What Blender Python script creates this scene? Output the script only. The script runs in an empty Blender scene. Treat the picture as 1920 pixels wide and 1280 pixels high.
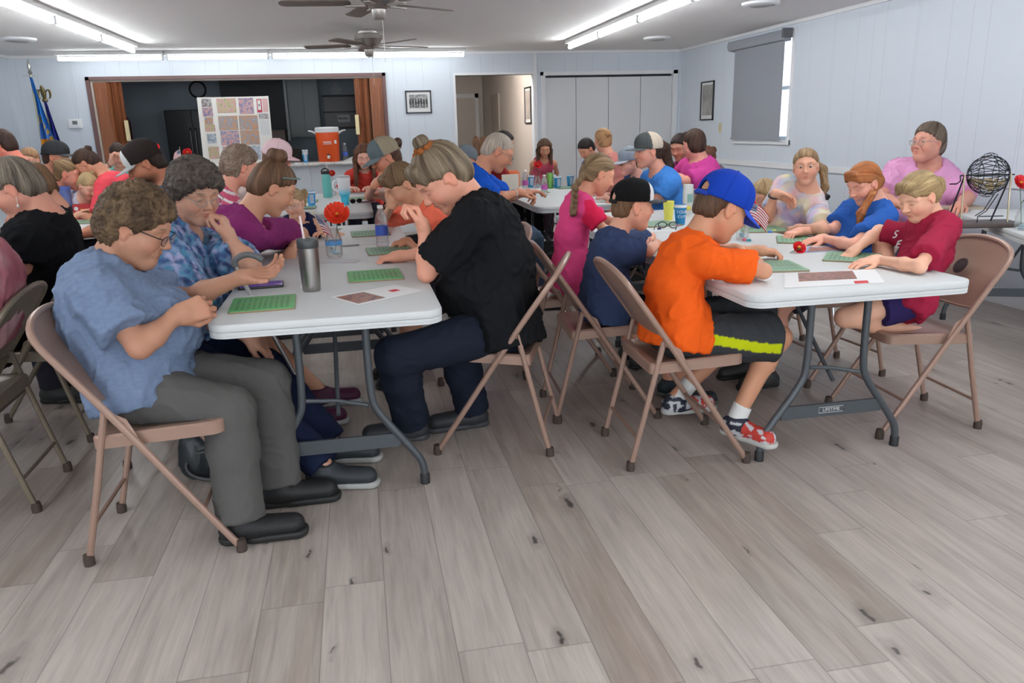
import bpy, math, random
import numpy as np
from mathutils import Vector, Matrix

# ------------------------------------------------------------------ camera
FPX, YAW, PITCH, ROLL, CH = 1457.47, 0.1884, 0.2679, -0.0279, 1.4056
_f = np.array([math.sin(YAW)*math.cos(PITCH), math.cos(YAW)*math.cos(PITCH), -math.sin(PITCH)])
_r0 = np.array([math.cos(YAW), -math.sin(YAW), 0.0]); _u0 = np.cross(_r0, _f)
_r = math.cos(ROLL)*_r0 + math.sin(ROLL)*_u0
_u = -math.sin(ROLL)*_r0 + math.cos(ROLL)*_u0
scene = bpy.context.scene
COL = scene.collection
cam = bpy.data.cameras.new('camera')
cam.sensor_width = 36; cam.lens = FPX/1920*36; cam.clip_start = 0.05
camo = bpy.data.objects.new('camera', cam); COL.objects.link(camo)
M = Matrix(((_r[0], _u[0], -_f[0], 0), (_r[1], _u[1], -_f[1], 0), (_r[2], _u[2], -_f[2], CH), (0, 0, 0, 1)))
camo.matrix_world = M
scene.camera = camo
# ------------------------------------------------------------------ light, exposure
scene.view_settings.view_transform = 'Standard'
scene.view_settings.look = 'None'
scene.view_settings.exposure = 1.1
scene.view_settings.gamma = 1.0
scene.view_settings.use_curve_mapping = False
world = bpy.data.worlds.new('world'); scene.world = world; world.use_nodes = True
world.node_tree.nodes['Background'].inputs[0].default_value = (0.75, 0.87, 1.0, 1)
world.node_tree.nodes['Background'].inputs[1].default_value = 1.5
TUBE = 17.0            # strength of the fluorescent tubes
FILL = 23.0             # strength of the added fill lights in the made-up windows behind the camera
HALL = 75.0            # strength of the hall lamp

def _ray(px, py): return (px-960)/FPX*_r - (py-640)/FPX*_u + _f
def at(px, py, Y):
    d = _ray(px, py); return np.array([0, 0, CH]) + d*(Y/d[1])
def atz(px, py, z):
    d = _ray(px, py); return np.array([0, 0, CH]) + d*((z-CH)/d[2])
def atx(px, py, X):
    d = _ray(px, py); return np.array([0, 0, CH]) + d*(X/d[0])

# ------------------------------------------------------------------ materials
MATS = {}
def mat(name, color=(.5, .5, .5), rough=.6, metal=0.0, bump=0.0, bscale=60, spec=.5, emit=0, alpha=1, trans=0, var=0.0, vscale=8):
    if name in MATS: return MATS[name]
    m = bpy.data.materials.new(name); m.use_nodes = True
    nt = m.node_tree; b = nt.nodes['Principled BSDF']
    b.inputs['Base Color'].default_value = (*color, 1)
    b.inputs['Roughness'].default_value = rough
    b.inputs['Metallic'].default_value = metal
    b.inputs['Specular IOR Level'].default_value = spec
    if emit:
        b.inputs['Emission Color'].default_value = (*color, 1); b.inputs['Emission Strength'].default_value = emit
    if trans: b.inputs['Transmission Weight'].default_value = trans; b.inputs['IOR'].default_value = 1.25
    if alpha < 1: b.inputs['Alpha'].default_value = alpha
    tc = nt.nodes.new('ShaderNodeTexCoord')
    if var:
        n = nt.nodes.new('ShaderNodeTexNoise'); n.inputs['Scale'].default_value = vscale; n.inputs['Detail'].default_value = 4
        nt.links.new(tc.outputs['Object'], n.inputs['Vector'])
        r = nt.nodes.new('ShaderNodeMapRange'); r.inputs[3].default_value = 1-var; r.inputs[4].default_value = 1+var
        nt.links.new(n.outputs['Fac'], r.inputs[0])
        x = nt.nodes.new('ShaderNodeVectorMath'); x.operation = 'SCALE'; x.inputs[0].default_value = color
        nt.links.new(r.outputs[0], x.inputs['Scale']); nt.links.new(x.outputs[0], b.inputs['Base Color'])
    if bump:
        n = nt.nodes.new('ShaderNodeTexNoise'); n.inputs['Scale'].default_value = bscale; n.inputs['Detail'].default_value = 3
        nt.links.new(tc.outputs['Object'], n.inputs['Vector'])
        p = nt.nodes.new('ShaderNodeBump'); p.inputs['Strength'].default_value = bump; p.inputs['Distance'].default_value = .01
        nt.links.new(n.outputs['Fac'], p.inputs['Height']); nt.links.new(p.outputs[0], b.inputs['Normal'])
    MATS[name] = m
    return m

def vmat(name, rough=.6, bump=0.0, bscale=200, spec=.4, sss=0.0, strand=False):
    """material reading its colour from the mesh's own colour attribute"""
    if name in MATS: return MATS[name]
    m = bpy.data.materials.new(name); m.use_nodes = True
    nt = m.node_tree; b = nt.nodes['Principled BSDF']
    a = nt.nodes.new('ShaderNodeAttribute'); a.attribute_name = 'col'
    b.inputs['Roughness'].default_value = rough; b.inputs['Specular IOR Level'].default_value = spec
    src = a.outputs['Color']
    if sss:
        b.inputs['Subsurface Weight'].default_value = sss; b.inputs['Subsurface Radius'].default_value = (1, .35, .2); b.inputs['Subsurface Scale'].default_value = .008
    if strand:
        h = nt.nodes.new('ShaderNodeAttribute'); h.attribute_name = 'hc'
        n = nt.nodes.new('ShaderNodeTexNoise'); n.inputs['Scale'].default_value = 9; n.inputs['Detail'].default_value = 5; n.inputs['Roughness'].default_value = .7
        nt.links.new(h.outputs['Vector'], n.inputs['Vector'])
        r = nt.nodes.new('ShaderNodeMapRange'); r.inputs[1].default_value = .3; r.inputs[2].default_value = .7; r.inputs[3].default_value = .32; r.inputs[4].default_value = 1.25
        nt.links.new(n.outputs['Fac'], r.inputs[0])
        x = nt.nodes.new('ShaderNodeVectorMath'); x.operation = 'SCALE'
        nt.links.new(a.outputs['Color'], x.inputs[0]); nt.links.new(r.outputs[0], x.inputs['Scale']); src = x.outputs[0]
        p = nt.nodes.new('ShaderNodeBump'); p.inputs['Strength'].default_value = .9; p.inputs['Distance'].default_value = .006
        nt.links.new(n.outputs['Fac'], p.inputs['Height']); nt.links.new(p.outputs[0], b.inputs['Normal'])
    elif bump:
        tc = nt.nodes.new('ShaderNodeTexCoord')
        if name == 'cloth':
            n3 = nt.nodes.new('ShaderNodeTexNoise'); n3.inputs['Scale'].default_value = 320; n3.inputs['Detail'].default_value = 4; nt.links.new(tc.outputs['Object'], n3.inputs['Vector'])
            r3 = nt.nodes.new('ShaderNodeMapRange'); r3.inputs[1].default_value = .3; r3.inputs[2].default_value = .7; r3.inputs[3].default_value = .95; r3.inputs[4].default_value = 1.05; nt.links.new(n3.outputs['Fac'], r3.inputs[0])
            x3 = nt.nodes.new('ShaderNodeVectorMath'); x3.operation = 'SCALE'; nt.links.new(a.outputs['Color'], x3.inputs[0]); nt.links.new(r3.outputs[0], x3.inputs['Scale']); src = x3.outputs[0]
        n = nt.nodes.new('ShaderNodeTexNoise'); n.inputs['Scale'].default_value = bscale; n.inputs['Detail'].default_value = 3
        nt.links.new(tc.outputs['Object'], n.inputs['Vector'])
        p = nt.nodes.new('ShaderNodeBump'); p.inputs['Strength'].default_value = bump; p.inputs['Distance'].default_value = .003
        nt.links.new(n.outputs['Fac'], p.inputs['Height']); nt.links.new(p.outputs[0], b.inputs['Normal'])
    nt.links.new(src, b.inputs['Base Color'])
    MATS[name] = m
    return m

# ------------------------------------------------------------------ object helpers
def P3(v): return (float(v[0]), float(v[1]), float(v[2]))
def tag(o, label=None, cat=None, group=None, kind=None):
    if label: o['label'] = label
    if cat: o['category'] = cat
    if group: o['group'] = group
    if kind: o['kind'] = kind
    return o
def empty(name, loc=(0, 0, 0), rz=0, label=None, cat=None, group=None):
    o = bpy.data.objects.new(name, None); COL.objects.link(o)
    o.empty_display_size = .1
    o.location = P3(loc); o.rotation_euler = (0, 0, rz)
    return tag(o, label, cat, group)
def dup(root, loc, rz, label=None, group=None, sc=None):
    r = root.copy(); COL.objects.link(r); r.location = P3(loc); r.rotation_euler = (0, 0, rz)
    if label: r['label'] = label
    if group: r['group'] = group
    if sc: r.scale = (sc, sc, sc)
    def rec(src, dst):
        for ch in list(src.children):
            c = ch.copy(); COL.objects.link(c); c.parent = dst; rec(ch, c)
    rec(root, r)
    return r

class MB:
    """collects shapes, builds them as one mesh"""
    def __init__(s): s.v = []; s.f = []; s.c = []; s.cc = (1, 1, 1)
    def add(s, vs, fs, col=None):
        n = len(s.v); s.v += [P3(v) for v in vs]; s.f += [tuple(n+i for i in f) for f in fs]
        s.c += [col or s.cc]*len(vs); return s
    def box(s, lo, hi, col=None, bev=0.0):
        x0, y0, z0 = lo; x1, y1, z1 = hi
        if bev <= 0:
            return s.add([(x0,y0,z0),(x1,y0,z0),(x1,y1,z0),(x0,y1,z0),(x0,y0,z1),(x1,y0,z1),(x1,y1,z1),(x0,y1,z1)],
                  [(0,3,2,1),(4,5,6,7),(0,1,5,4),(1,2,6,5),(2,3,7,6),(3,0,4,7)], col)
        return s.slab([( (x0+x1)/2, (y0+y1)/2 )], x1-x0, y1-y0, z0, z1, bev, bev, col)
    def slab(s, c, w, d, z0, z1, rad, bev, col=None, n=6, sag=None):
        """rounded rectangle plate, rounded corners rad, edge bevel bev"""
        cx, cy = c[0]
        rad = min(rad, w/2-1e-4, d/2-1e-4)
        def ring(inset, z):
            r = max(rad-inset, .0005); W, D = w/2-inset, d/2-inset; pts = []
            for (sx, sy, a0) in ((1,1,0),(-1,1,90),(-1,-1,180),(1,-1,270)):
                for k in range(n+1):
                    a = math.radians(a0+90*k/n)
                    pts.append((cx+sx*(W-r)+r*math.cos(a), cy+sy*(D-r)+r*math.sin(a), z))
            return pts
        bev = min(bev, (z1-z0)/2)
        rs = [ring(bev, z0), ring(bev*.3, z0+bev*.3), ring(0, z0+bev), ring(0, z1-bev), ring(bev*.3, z1-bev*.3), ring(bev, z1)]
        return s.loft(rs, col)
    def loft(s, rings, col=None, cap=True, closed=True):
        n = len(rings[0]); vs = [p for r in rings for p in r]; fs = []
        for i in range(len(rings)-1):
            for j in range(n if closed else n-1):
                a = i*n+j; b = i*n+(j+1) % n
                fs.append((a, b, b+n, a+n))
        if cap: fs.append(tuple(reversed(range(n)))); fs.append(tuple(range((len(rings)-1)*n, len(rings)*n)))
        return s.add(vs, fs, col)
    def lathe(s, prof, c=(0, 0, 0), n=24, col=None, cap=True):
        rs = [[(c[0]+r*math.cos(2*math.pi*k/n), c[1]+r*math.sin(2*math.pi*k/n), c[2]+z) for k in range(n)] for r, z in prof]
        return s.loft(rs, col, cap)
    def tube(s, pts, r, n=10, col=None, flat=1.0, up=None, smooth=0):
        pts = [np.array(p, float) for p in pts]
        if smooth:
            for _ in range(smooth):
                q = [pts[0]]
                for i in range(len(pts)-1):
                    q += [pts[i]*.75+pts[i+1]*.25, pts[i]*.25+pts[i+1]*.75]
                q.append(pts[-1]); pts = q
        rr = r if hasattr(r, '__len__') else [r]*len(pts)
        if len(rr) != len(pts): rr = list(np.interp(np.linspace(0, 1, len(pts)), np.linspace(0, 1, len(rr)), rr))
        rings = []; U = None
        for i, p in enumerate(pts):
            t = pts[min(i+1, len(pts)-1)]-pts[max(i-1, 0)]; t = t/(np.linalg.norm(t)+1e-9)
            if U is None:
                U = np.array(up, float) if up is not None else (np.array([0, 0, 1.]) if abs(t[2]) < .9 else np.array([1., 0, 0]))
            U = U-t*U.dot(t); U /= np.linalg.norm(U)+1e-9; V = np.cross(t, U)
            rings.append([p+rr[i]*(math.cos(2*math.pi*k/n)*U*flat+math.sin(2*math.pi*k/n)*V) for k in range(n)])
        return s.loft(rings, col)
    def xf(s, m):
        s.v = [P3(m @ Vector(v)) for v in s.v]; return s
    def build(s, name, m, parent=None, smooth=True, loc=None, ang=35, vc=False):
        me = bpy.data.meshes.new(name); me.from_pydata(s.v, [], s.f); me.update()
        return link(name, me, m, parent, smooth, ang, loc, s.c if vc else None)

def link(name, me, m, parent=None, smooth=True, ang=35, loc=None, cols=None, hc=None):
    if cols is not None:
        a = me.color_attributes.new('col', 'FLOAT_COLOR', 'POINT')
        arr = np.ones((len(me.vertices), 4), np.float32); arr[:, :3] = np.array(cols, np.float32); a.data.foreach_set('color', arr.ravel())
    if hc is not None:
        a = me.attributes.new('hc', 'FLOAT_VECTOR', 'POINT'); a.data.foreach_set('vector', np.array(hc, np.float32).ravel())
    if smooth:
        me.polygons.foreach_set('use_smooth', [True]*len(me.polygons))
        if ang and ang < 180:
            try: me.set_sharp_from_angle(angle=math.radians(ang))
            except Exception: pass
    me.materials.append(m)
    o = bpy.data.objects.new(name, me); COL.objects.link(o)
    if parent: o.parent = parent
    if loc is not None: o.location = P3(loc)
    return o
def struct(o): o['kind'] = 'structure'; return o
def text_mesh(txt, size, depth=.0015):
    cu = bpy.data.curves.new('t', 'FONT'); cu.body = txt; cu.size = size; cu.extrude = depth; cu.align_x = 'CENTER'; cu.align_y = 'CENTER'
    o = bpy.data.objects.new('t', cu); COL.objects.link(o)
    dg = bpy.context.evaluated_depsgraph_get(); me = bpy.data.meshes.new_from_object(o.evaluated_get(dg))
    bpy.data.objects.remove(o); return me
def text_on(name, txt, size, origin, xdir, ydir, m, parent, depth=.0015):
    me = text_mesh(txt, size, depth)
    x = Vector(P3(xdir)).normalized(); y = Vector(P3(ydir)).normalized(); z = x.cross(y)
    mm = Matrix(((x[0], y[0], z[0], origin[0]), (x[1], y[1], z[1], origin[1]), (x[2], y[2], z[2], origin[2]), (0, 0, 0, 1)))
    me.transform(mm)
    return link(name, me, m, parent, smooth=False)
# ------------------------------------------------------------------ room
BW, XR, XL, YF, CZ = 11.34, 4.79, -4.17, -3.2, 2.44
WT = .12
TZ = .765      # table height
SZ = .465     # seat height

def panel_mat(name, color, axis, pitch=.203, off=0.0):
    m = bpy.data.materials.new(name); m.use_nodes = True; nt = m.node_tree; b = nt.nodes['Principled BSDF']
    b.inputs['Roughness'].default_value = .45
    tc = nt.nodes.new('ShaderNodeTexCoord'); sp = nt.nodes.new('ShaderNodeSeparateXYZ'); nt.links.new(tc.outputs['Object'], sp.inputs[0])
    def math_(op, a, bb=None):
        n = nt.nodes.new('ShaderNodeMath'); n.operation = op
        for i, v in enumerate((a, bb)):
            if v is None: continue
            if hasattr(v, 'links') or not isinstance(v, (int, float)): nt.links.new(v, n.inputs[i])
            else: n.inputs[i].default_value = v
        return n.outputs[0]
    c = sp.outputs[axis]
    # irregular plank pattern: grooves at two interleaved spacings
    f1 = math_('ABSOLUTE', math_('SUBTRACT', math_('FRACT', math_('DIVIDE', math_('ADD', c, off), pitch*2)), .5))
    f2 = math_('ABSOLUTE', math_('SUBTRACT', math_('FRACT', math_('DIVIDE', math_('ADD', c, off+.13), pitch*3)), .5))
    g = math_('MINIMUM', math_('MULTIPLY', f1, pitch*2), math_('MULTIPLY', f2, pitch*3))
    gr = nt.nodes.new('ShaderNodeMapRange'); gr.inputs[1].default_value = 0.0; gr.inputs[2].default_value = .004; gr.inputs[3].default_value = 0; gr.inputs[4].default_value = 1
    nt.links.new(g, gr.inputs[0])
    n = nt.nodes.new('ShaderNodeTexNoise'); n.inputs['Scale'].default_value = 1.5; nt.links.new(tc.outputs['Object'], n.inputs['Vector'])
    mx = nt.nodes.new('ShaderNodeMix'); mx.data_type = 'RGBA'
    mx.inputs[6].default_value = (color[0]*.84, color[1]*.84, color[2]*.84, 1); mx.inputs[7].default_value = (*color, 1)
    nt.links.new(gr.outputs[0], mx.inputs[0]); nt.links.new(mx.outputs[2], b.inputs['Base Color'])
    bp = nt.nodes.new('ShaderNodeBump'); bp.inputs['Strength'].default_value = .5; bp.inputs['Distance'].default_value = .003
    nt.links.new(gr.outputs[0], bp.inputs['Height']); nt.links.new(bp.outputs[0], b.inputs['Normal'])
    return m
WALLC = (.65, .705, .765)
m_wx = panel_mat('blue_panel_back', WALLC, 0)
m_wy = panel_mat('blue_panel_side', WALLC, 1)
m_white = mat('white_paint', (.78, .79, .80), .4)
m_cream = mat('hall_paint', (.62, .57, .53), .5)
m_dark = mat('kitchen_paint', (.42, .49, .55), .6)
m_kit = mat('kitchen_cabinet', (.42, .45, .45), .5)
m_black = mat('black_plastic', (.015, .015, .017), .4)

def floor_mat():
    m = bpy.data.materials.new('grey_oak_planks'); m.use_nodes = True; nt = m.node_tree; b = nt.nodes['Principled BSDF']
    N = nt.nodes.new; L = nt.links.new
    tc = N('ShaderNodeTexCoord'); sp = N('ShaderNodeSeparateXYZ'); L(tc.outputs['Object'], sp.inputs[0])
    def mt(op, *a):
        n = N('ShaderNodeMath'); n.operation = op
        for i, v in enumerate(a):
            if isinstance(v, (int, float)): n.inputs[i].default_value = v
            else: L(v, n.inputs[i])
        return n.outputs[0]
    W, LN = .188, 1.22
    xs = mt('DIVIDE', mt('ADD', sp.outputs[0], -.177+W*100), W); row = mt('FLOOR', xs); fx = mt('FRACT', xs)
    wn = N('ShaderNodeTexWhiteNoise'); wn.noise_dimensions = '1D'; L(row, wn.inputs['W'])
    ys = mt('ADD', mt('DIVIDE', mt('ADD', sp.outputs[1], 50.0), LN), mt('MULTIPLY', wn.outputs['Value'], 7.3)); col = mt('FLOOR', ys); fy = mt('FRACT', ys)
    cb = N('ShaderNodeCombineXYZ'); L(row, cb.inputs[0]); L(col, cb.inputs[1])
    w2 = N('ShaderNodeTexWhiteNoise'); w2.noise_dimensions = '2D'; L(cb.outputs[0], w2.inputs['Vector'])
    # local plank coordinates, offset per plank so grain differs
    off = N('ShaderNodeVectorMath'); off.operation = 'SCALE'; L(w2.outputs['Color'], off.inputs[0]); off.inputs['Scale'].default_value = 37.0
    vec = N('ShaderNodeVectorMath'); vec.operation = 'ADD'; L(tc.outputs['Object'], vec.inputs[0]); L(off.outputs[0], vec.inputs[1])
    mp = N('ShaderNodeMapping'); mp.inputs['Scale'].default_value = (26, 1.6, 1); L(vec.outputs[0], mp.inputs[0])
    g1 = N('ShaderNodeTexNoise'); g1.inputs['Scale'].default_value = 1.6; g1.inputs['Detail'].default_value = 6; g1.inputs['Roughness'].default_value = .62; g1.inputs['Distortion'].default_value = .5; L(mp.outputs[0], g1.inputs['Vector'])
    mp2 = N('ShaderNodeMapping'); mp2.inputs['Scale'].default_value = (9, 1.5, 1); L(vec.outputs[0], mp2.inputs[0])
    g2 = N('ShaderNodeTexNoise'); g2.inputs['Scale'].default_value = 1.2; g2.inputs['Detail'].default_value = 3; L(mp2.outputs[0], g2.inputs['Vector'])
    mp4 = N('ShaderNodeMapping'); mp4.inputs['Scale'].default_value = (140, 6, 1); L(vec.outputs[0], mp4.inputs[0])
    g4 = N('ShaderNodeTexNoise'); g4.inputs['Scale'].default_value = 1.0; g4.inputs['Detail'].default_value = 3; L(mp4.outputs[0], g4.inputs['Vector'])
    base = N('ShaderNodeValToRGB'); e = base.color_ramp.elements
    e[0].position = 0; e[0].color = (.29, .225, .185, 1); e[1].position = 1; e[1].color = (.54, .48, .43, 1)
    e2 = base.color_ramp.elements.new(.5); e2.color = (.41, .355, .315, 1)
    tt = mt('ADD', mt('MULTIPLY', w2.outputs['Value'], .50), mt('MULTIPLY', mt('SUBTRACT', g2.outputs['Fac'], .22), 1.0)); L(tt, base.inputs[0])
    gr = N('ShaderNodeMapRange'); gr.inputs[1].default_value = .3; gr.inputs[2].default_value = .72; gr.inputs[3].default_value = .80; gr.inputs[4].default_value = 1.12; L(g1.outputs['Fac'], gr.inputs[0])
    gr4 = N('ShaderNodeMapRange'); gr4.inputs[1].default_value = .35; gr4.inputs[2].default_value = .6; gr4.inputs[3].default_value = .95; gr4.inputs[4].default_value = 1.02; L(g4.outputs['Fac'], gr4.inputs[0])
    fac = mt('MULTIPLY', gr.outputs[0], gr4.outputs[0])
    # knots: sparse voronoi cells stretched along the plank
    mp3 = N('ShaderNodeMapping'); mp3.inputs['Scale'].default_value = (4.6, 1.9, 1); L(vec.outputs[0], mp3.inputs[0])
    dn = N('ShaderNodeTexNoise'); dn.inputs['Scale'].default_value = 16; dn.inputs['Detail'].default_value = 3; L(vec.outputs[0], dn.inputs['Vector'])
    dv = N('ShaderNodeVectorMath'); dv.operation = 'MULTIPLY_ADD'; L(dn.outputs['Color'], dv.inputs[0]); dv.inputs[1].default_value = (.20, .34, 0); L(mp3.outputs[0], dv.inputs[2])
    vo = N('ShaderNodeTexVoronoi'); vo.voronoi_dimensions = '2D'; vo.inputs['Scale'].default_value = 1.0; L(dv.outputs[0], vo.inputs['Vector'])
    sepc = N('ShaderNodeSeparateColor'); L(vo.outputs['Color'], sepc.inputs[0])
    has = mt('GREATER_THAN', sepc.outputs[0], .45)
    size = mt('ADD', mt('MULTIPLY', mt('POWER', sepc.outputs[1], 2.0), .075), .018)
    kn = mt('SUBTRACT', 1.0, mt('DIVIDE', vo.outputs['Distance'], size)); kn = mt('MULTIPLY', mt('MAXIMUM', kn, 0), has)
    knc = mt('MINIMUM', mt('MULTIPLY', kn, 1.2), .68)
    halo = mt('MULTIPLY', mt('MAXIMUM', mt('SUBTRACT', 1.0, mt('DIVIDE', vo.outputs['Distance'], mt('MULTIPLY', size, 3.6))), 0), mt('MULTIPLY', has, .36))
    # long cracks
    fac2 = mt('MULTIPLY', fac, mt('SUBTRACT', 1.0, halo)); fac3 = mt('MULTIPLY', fac2, mt('SUBTRACT', 1.0, knc))
    # seams
    sx = mt('MULTIPLY', mt('MINIMUM', fx, mt('SUBTRACT', 1.0, fx)), W); sy = mt('MULTIPLY', mt('MINIMUM', fy, mt('SUBTRACT', 1.0, fy)), LN)
    sd = mt('MINIMUM', sx, sy)
    sm = N('ShaderNodeMapRange'); sm.inputs[1].default_value = .0006; sm.inputs[2].default_value = .0026; sm.inputs[3].default_value = .62; sm.inputs[4].default_value = 1; L(sd, sm.inputs[0])
    fac4 = mt('MULTIPLY', fac3, sm.outputs[0])
    sc = N('ShaderNodeVectorMath'); sc.operation = 'SCALE'; L(base.outputs[0], sc.inputs[0]); L(fac4, sc.inputs['Scale']); L(sc.outputs[0], b.inputs['Base Color'])
    b.inputs['Specular IOR Level'].default_value = .35
    rr = N('ShaderNodeMapRange'); rr.inputs[3].default_value = .28; rr.inputs[4].default_value = .42; L(g1.outputs['Fac'], rr.inputs[0]); L(rr.outputs[0], b.inputs['Roughness'])
    bp = N('ShaderNodeBump'); bp.inputs['Strength'].default_value = .25; bp.inputs['Distance'].default_value = .002; L(fac4, bp.inputs['Height']); L(bp.outputs[0], b.inputs['Normal'])
    return m

struct(MB().box((XL-WT, YF-WT, -.1), (XR+WT, 17, 0)).build('floor', floor_mat(), smooth=False))
struct(MB().box((XL-WT, YF-WT, CZ), (XR+WT, 17, CZ+.1)).build('ceiling', mat('popcorn_ceiling', (.88, .865, .845), .9, bump=.9, bscale=120), smooth=False))
# back wall with three openings
OX0, OX1, OZ0, OZ1 = -3.27, .47, .98, 2.15
DX0, DX1, DZ = 1.46, 2.57, 2.13
CX0, CX1 = 2.70, 4.70
w = MB()
w.box((XL-WT, BW, 0), (OX0, BW+WT, CZ)); w.box((OX0, BW, 0), (OX1, BW+WT, OZ0)); w.box((OX0, BW, OZ1), (OX1, BW+WT, CZ))
w.box((OX1, BW, 0), (DX0, BW+WT, CZ)); w.box((DX0, BW, DZ), (DX1, BW+WT, CZ)); w.box((DX1, BW, 0), (CX0, BW+WT, CZ))
w.box((CX0, BW, DZ), (CX1, BW+WT, CZ)); w.box((CX1, BW, 0), (XR+WT, BW+WT, CZ))
struct(w.build('wall_back', m_wx, smooth=False))
struct(MB().box((XL-WT, YF, 0), (XL, BW, CZ)).build('wall_left', m_wy, smooth=False))
# right wall with window hole
WY0, WY1, WZ0, WZ1 = 8.26, 9.48, 1.19, 2.33
w = MB(); w.box((XR, YF, 0), (XR+WT, WY0, CZ)); w.box((XR, WY1, 0), (XR+WT, BW, CZ)); w.box((XR, WY0, 0), (XR+WT, WY1, WZ0)); w.box((XR, WY0, WZ1), (XR+WT, WY1, CZ))
struct(w.build('wall_right', m_wy, smooth=False))
w = MB(); FW = [(-3.3, -1.7), (-.4, 1.2), (2.5, 4.1)]; xs_ = [XL-WT]+[q for ab in FW for q in ab]+[XR+WT]  # unseen front wall; its window openings are made up to hold fill lights
for i in range(0, len(xs_), 2): w.box((xs_[i], YF-WT, 0), (xs_[i+1], YF, CZ))
for a, b in FW: w.box((a, YF-WT, 0), (b, YF, .75)); w.box((a, YF-WT, 2.15), (b, YF, CZ))
struct(w.build('wall_front', m_wx, smooth=False))
for i, (a, b) in enumerate(FW):
    e = MB(); e.box((a-.05, YF, .70), (a, YF+.02, 2.2)); e.box((b, YF, .70), (b+.05, YF+.02, 2.2)); e.box((a, YF, 2.15), (b, YF+.02, 2.2)); e.box((a-.05, YF, .70), (b+.05, YF+.04, .75)); e.box(((a+b)/2-.02, YF-.08, .75), ((a+b)/2+.02, YF-.04, 2.15))
    struct(e.build('window_%d' % (i+3), m_white, smooth=False))  # frame of an added window, out of view behind the camera
    ld = bpy.data.lights.new('window_fill', 'AREA'); ld.shape = 'RECTANGLE'; ld.size = b-a-.05; ld.size_y = 1.35; ld.energy = FILL; ld.color = (.93, .96, 1.0)  # added area light, brightens the dark foreground and the floor under the tables
    lo_ = bpy.data.objects.new('window_fill', ld); COL.objects.link(lo_); lo_.location = ((a+b)/2, YF-.06, 1.45); lo_.rotation_euler = (math.radians(90), 0, 0)
# trims
def trim(name, lo, hi, m=m_white): return struct(MB().box(lo, hi).build(name, m, smooth=False))
trim('baseboard_right', (XR-.015, YF, 0), (XR, BW, .115))
trim('baseboard_left', (XL, YF, 0), (XL+.015, BW, .115))
trim('baseboard_back', (OX1+.02, BW-.015, 0), (DX0-.06, BW, .115))
trim('trim_1', (XR-.022, YF, .875), (XR, BW, .935))           # rail on the right wall
trim('trim_2', (XR-.03, YF, CZ-.035), (XR, BW, CZ), m_white)  # cornices
trim('trim_3', (XL, BW-.03, CZ-.035), (XR, BW, CZ), m_white)
trim('trim_4', (XL, YF, CZ-.035), (XL+.03, BW, CZ), m_white)
trim('trim_5', (2.575, BW-.02, 0), (2.625, BW, CZ-.035))
trim('trim_6', (XR-.02, BW-.02, 0), (XR, BW, CZ-.035), m_wx)
trim('trim_7', (DX0-.035, BW-.012, 0), (DX0, BW+WT, DZ+.03)); trim('trim_8', (DX0, BW-.012, DZ), (2.6, BW+WT, DZ+.035))
# hall behind the doorway
struct(MB().box((DX0-.12, BW+WT, 0), (DX0, 16.1, CZ)).build('wall_hall_left', m_cream, smooth=False)); struct(MB().box((DX1+.02, BW+WT, 0), (DX1+.12, 16.1, CZ)).build('wall_hall_right', m_cream, smooth=False)); struct(MB().box((DX0, 16.0, 0), (DX1+.02, 16.1, CZ)).build('wall_hall_back', m_cream, smooth=False))
d0 = at(857, 168, 15.98); d1 = at(889, 168, 15.98)
e = MB(); e.box((d0[0]-.35, 15.94, 0), (d1[0], 15.99, 2.0)); dr = struct(e.build('door_1', mat('door_cream', (.60, .55, .50), .5), smooth=False))
e = MB()
for k, (za, zb) in enumerate(((.15, .9), (1.05, 1.9))): e.box((d0[0]-.28, 15.932, za), (d1[0]-.09, 15.945, zb))
e.build('door_panel', mat('door_cream', (.60, .55, .50), .5), dr, smooth=False)
MB().lathe([(.0, 0), (.028, .005), (.03, .03), (.0, .05)], n=12).xf(Matrix.Translation((d1[0]-.06, 15.93, .98)) @ Matrix.Rotation(math.pi/2, 4, 'X')).build('door_knob', mat('brass', (.6, .45, .2), .25, 1), dr)
trim('trim_9', (d0[0]-.43, 15.93, 0), (d0[0]-.35, 15.98, 2.08)); trim('trim_10', (d1[0], 15.93, 0), (d1[0]+.07, 15.98, 2.08)); trim('trim_11', (d0[0]-.43, 15.93, 2.0), (d1[0]+.07, 15.98, 2.08))
e = MB(); e.box((DX1-.012, 14.1, 0), (DX1+.018, 14.85, 2.0)); struct(e.build('door_2', mat('door_grey', (.42, .38, .34), .5), smooth=False))
o = empty('hall_light', (1.58, 11.75, CZ), label='small round white ceiling light just inside the hallway doorway', cat='ceiling light')
MB().lathe([(.13, -.015), (.13, 0)], n=24).build('light_base', m_white, o)
MB().lathe([(.0, -.12), (.06, -.11), (.1, -.07), (.11, -.015)], n=24, cap=False).build('light_diffuser', mat('hall_glow', (1, .93, .85), .5, emit=HALL), o)
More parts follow.
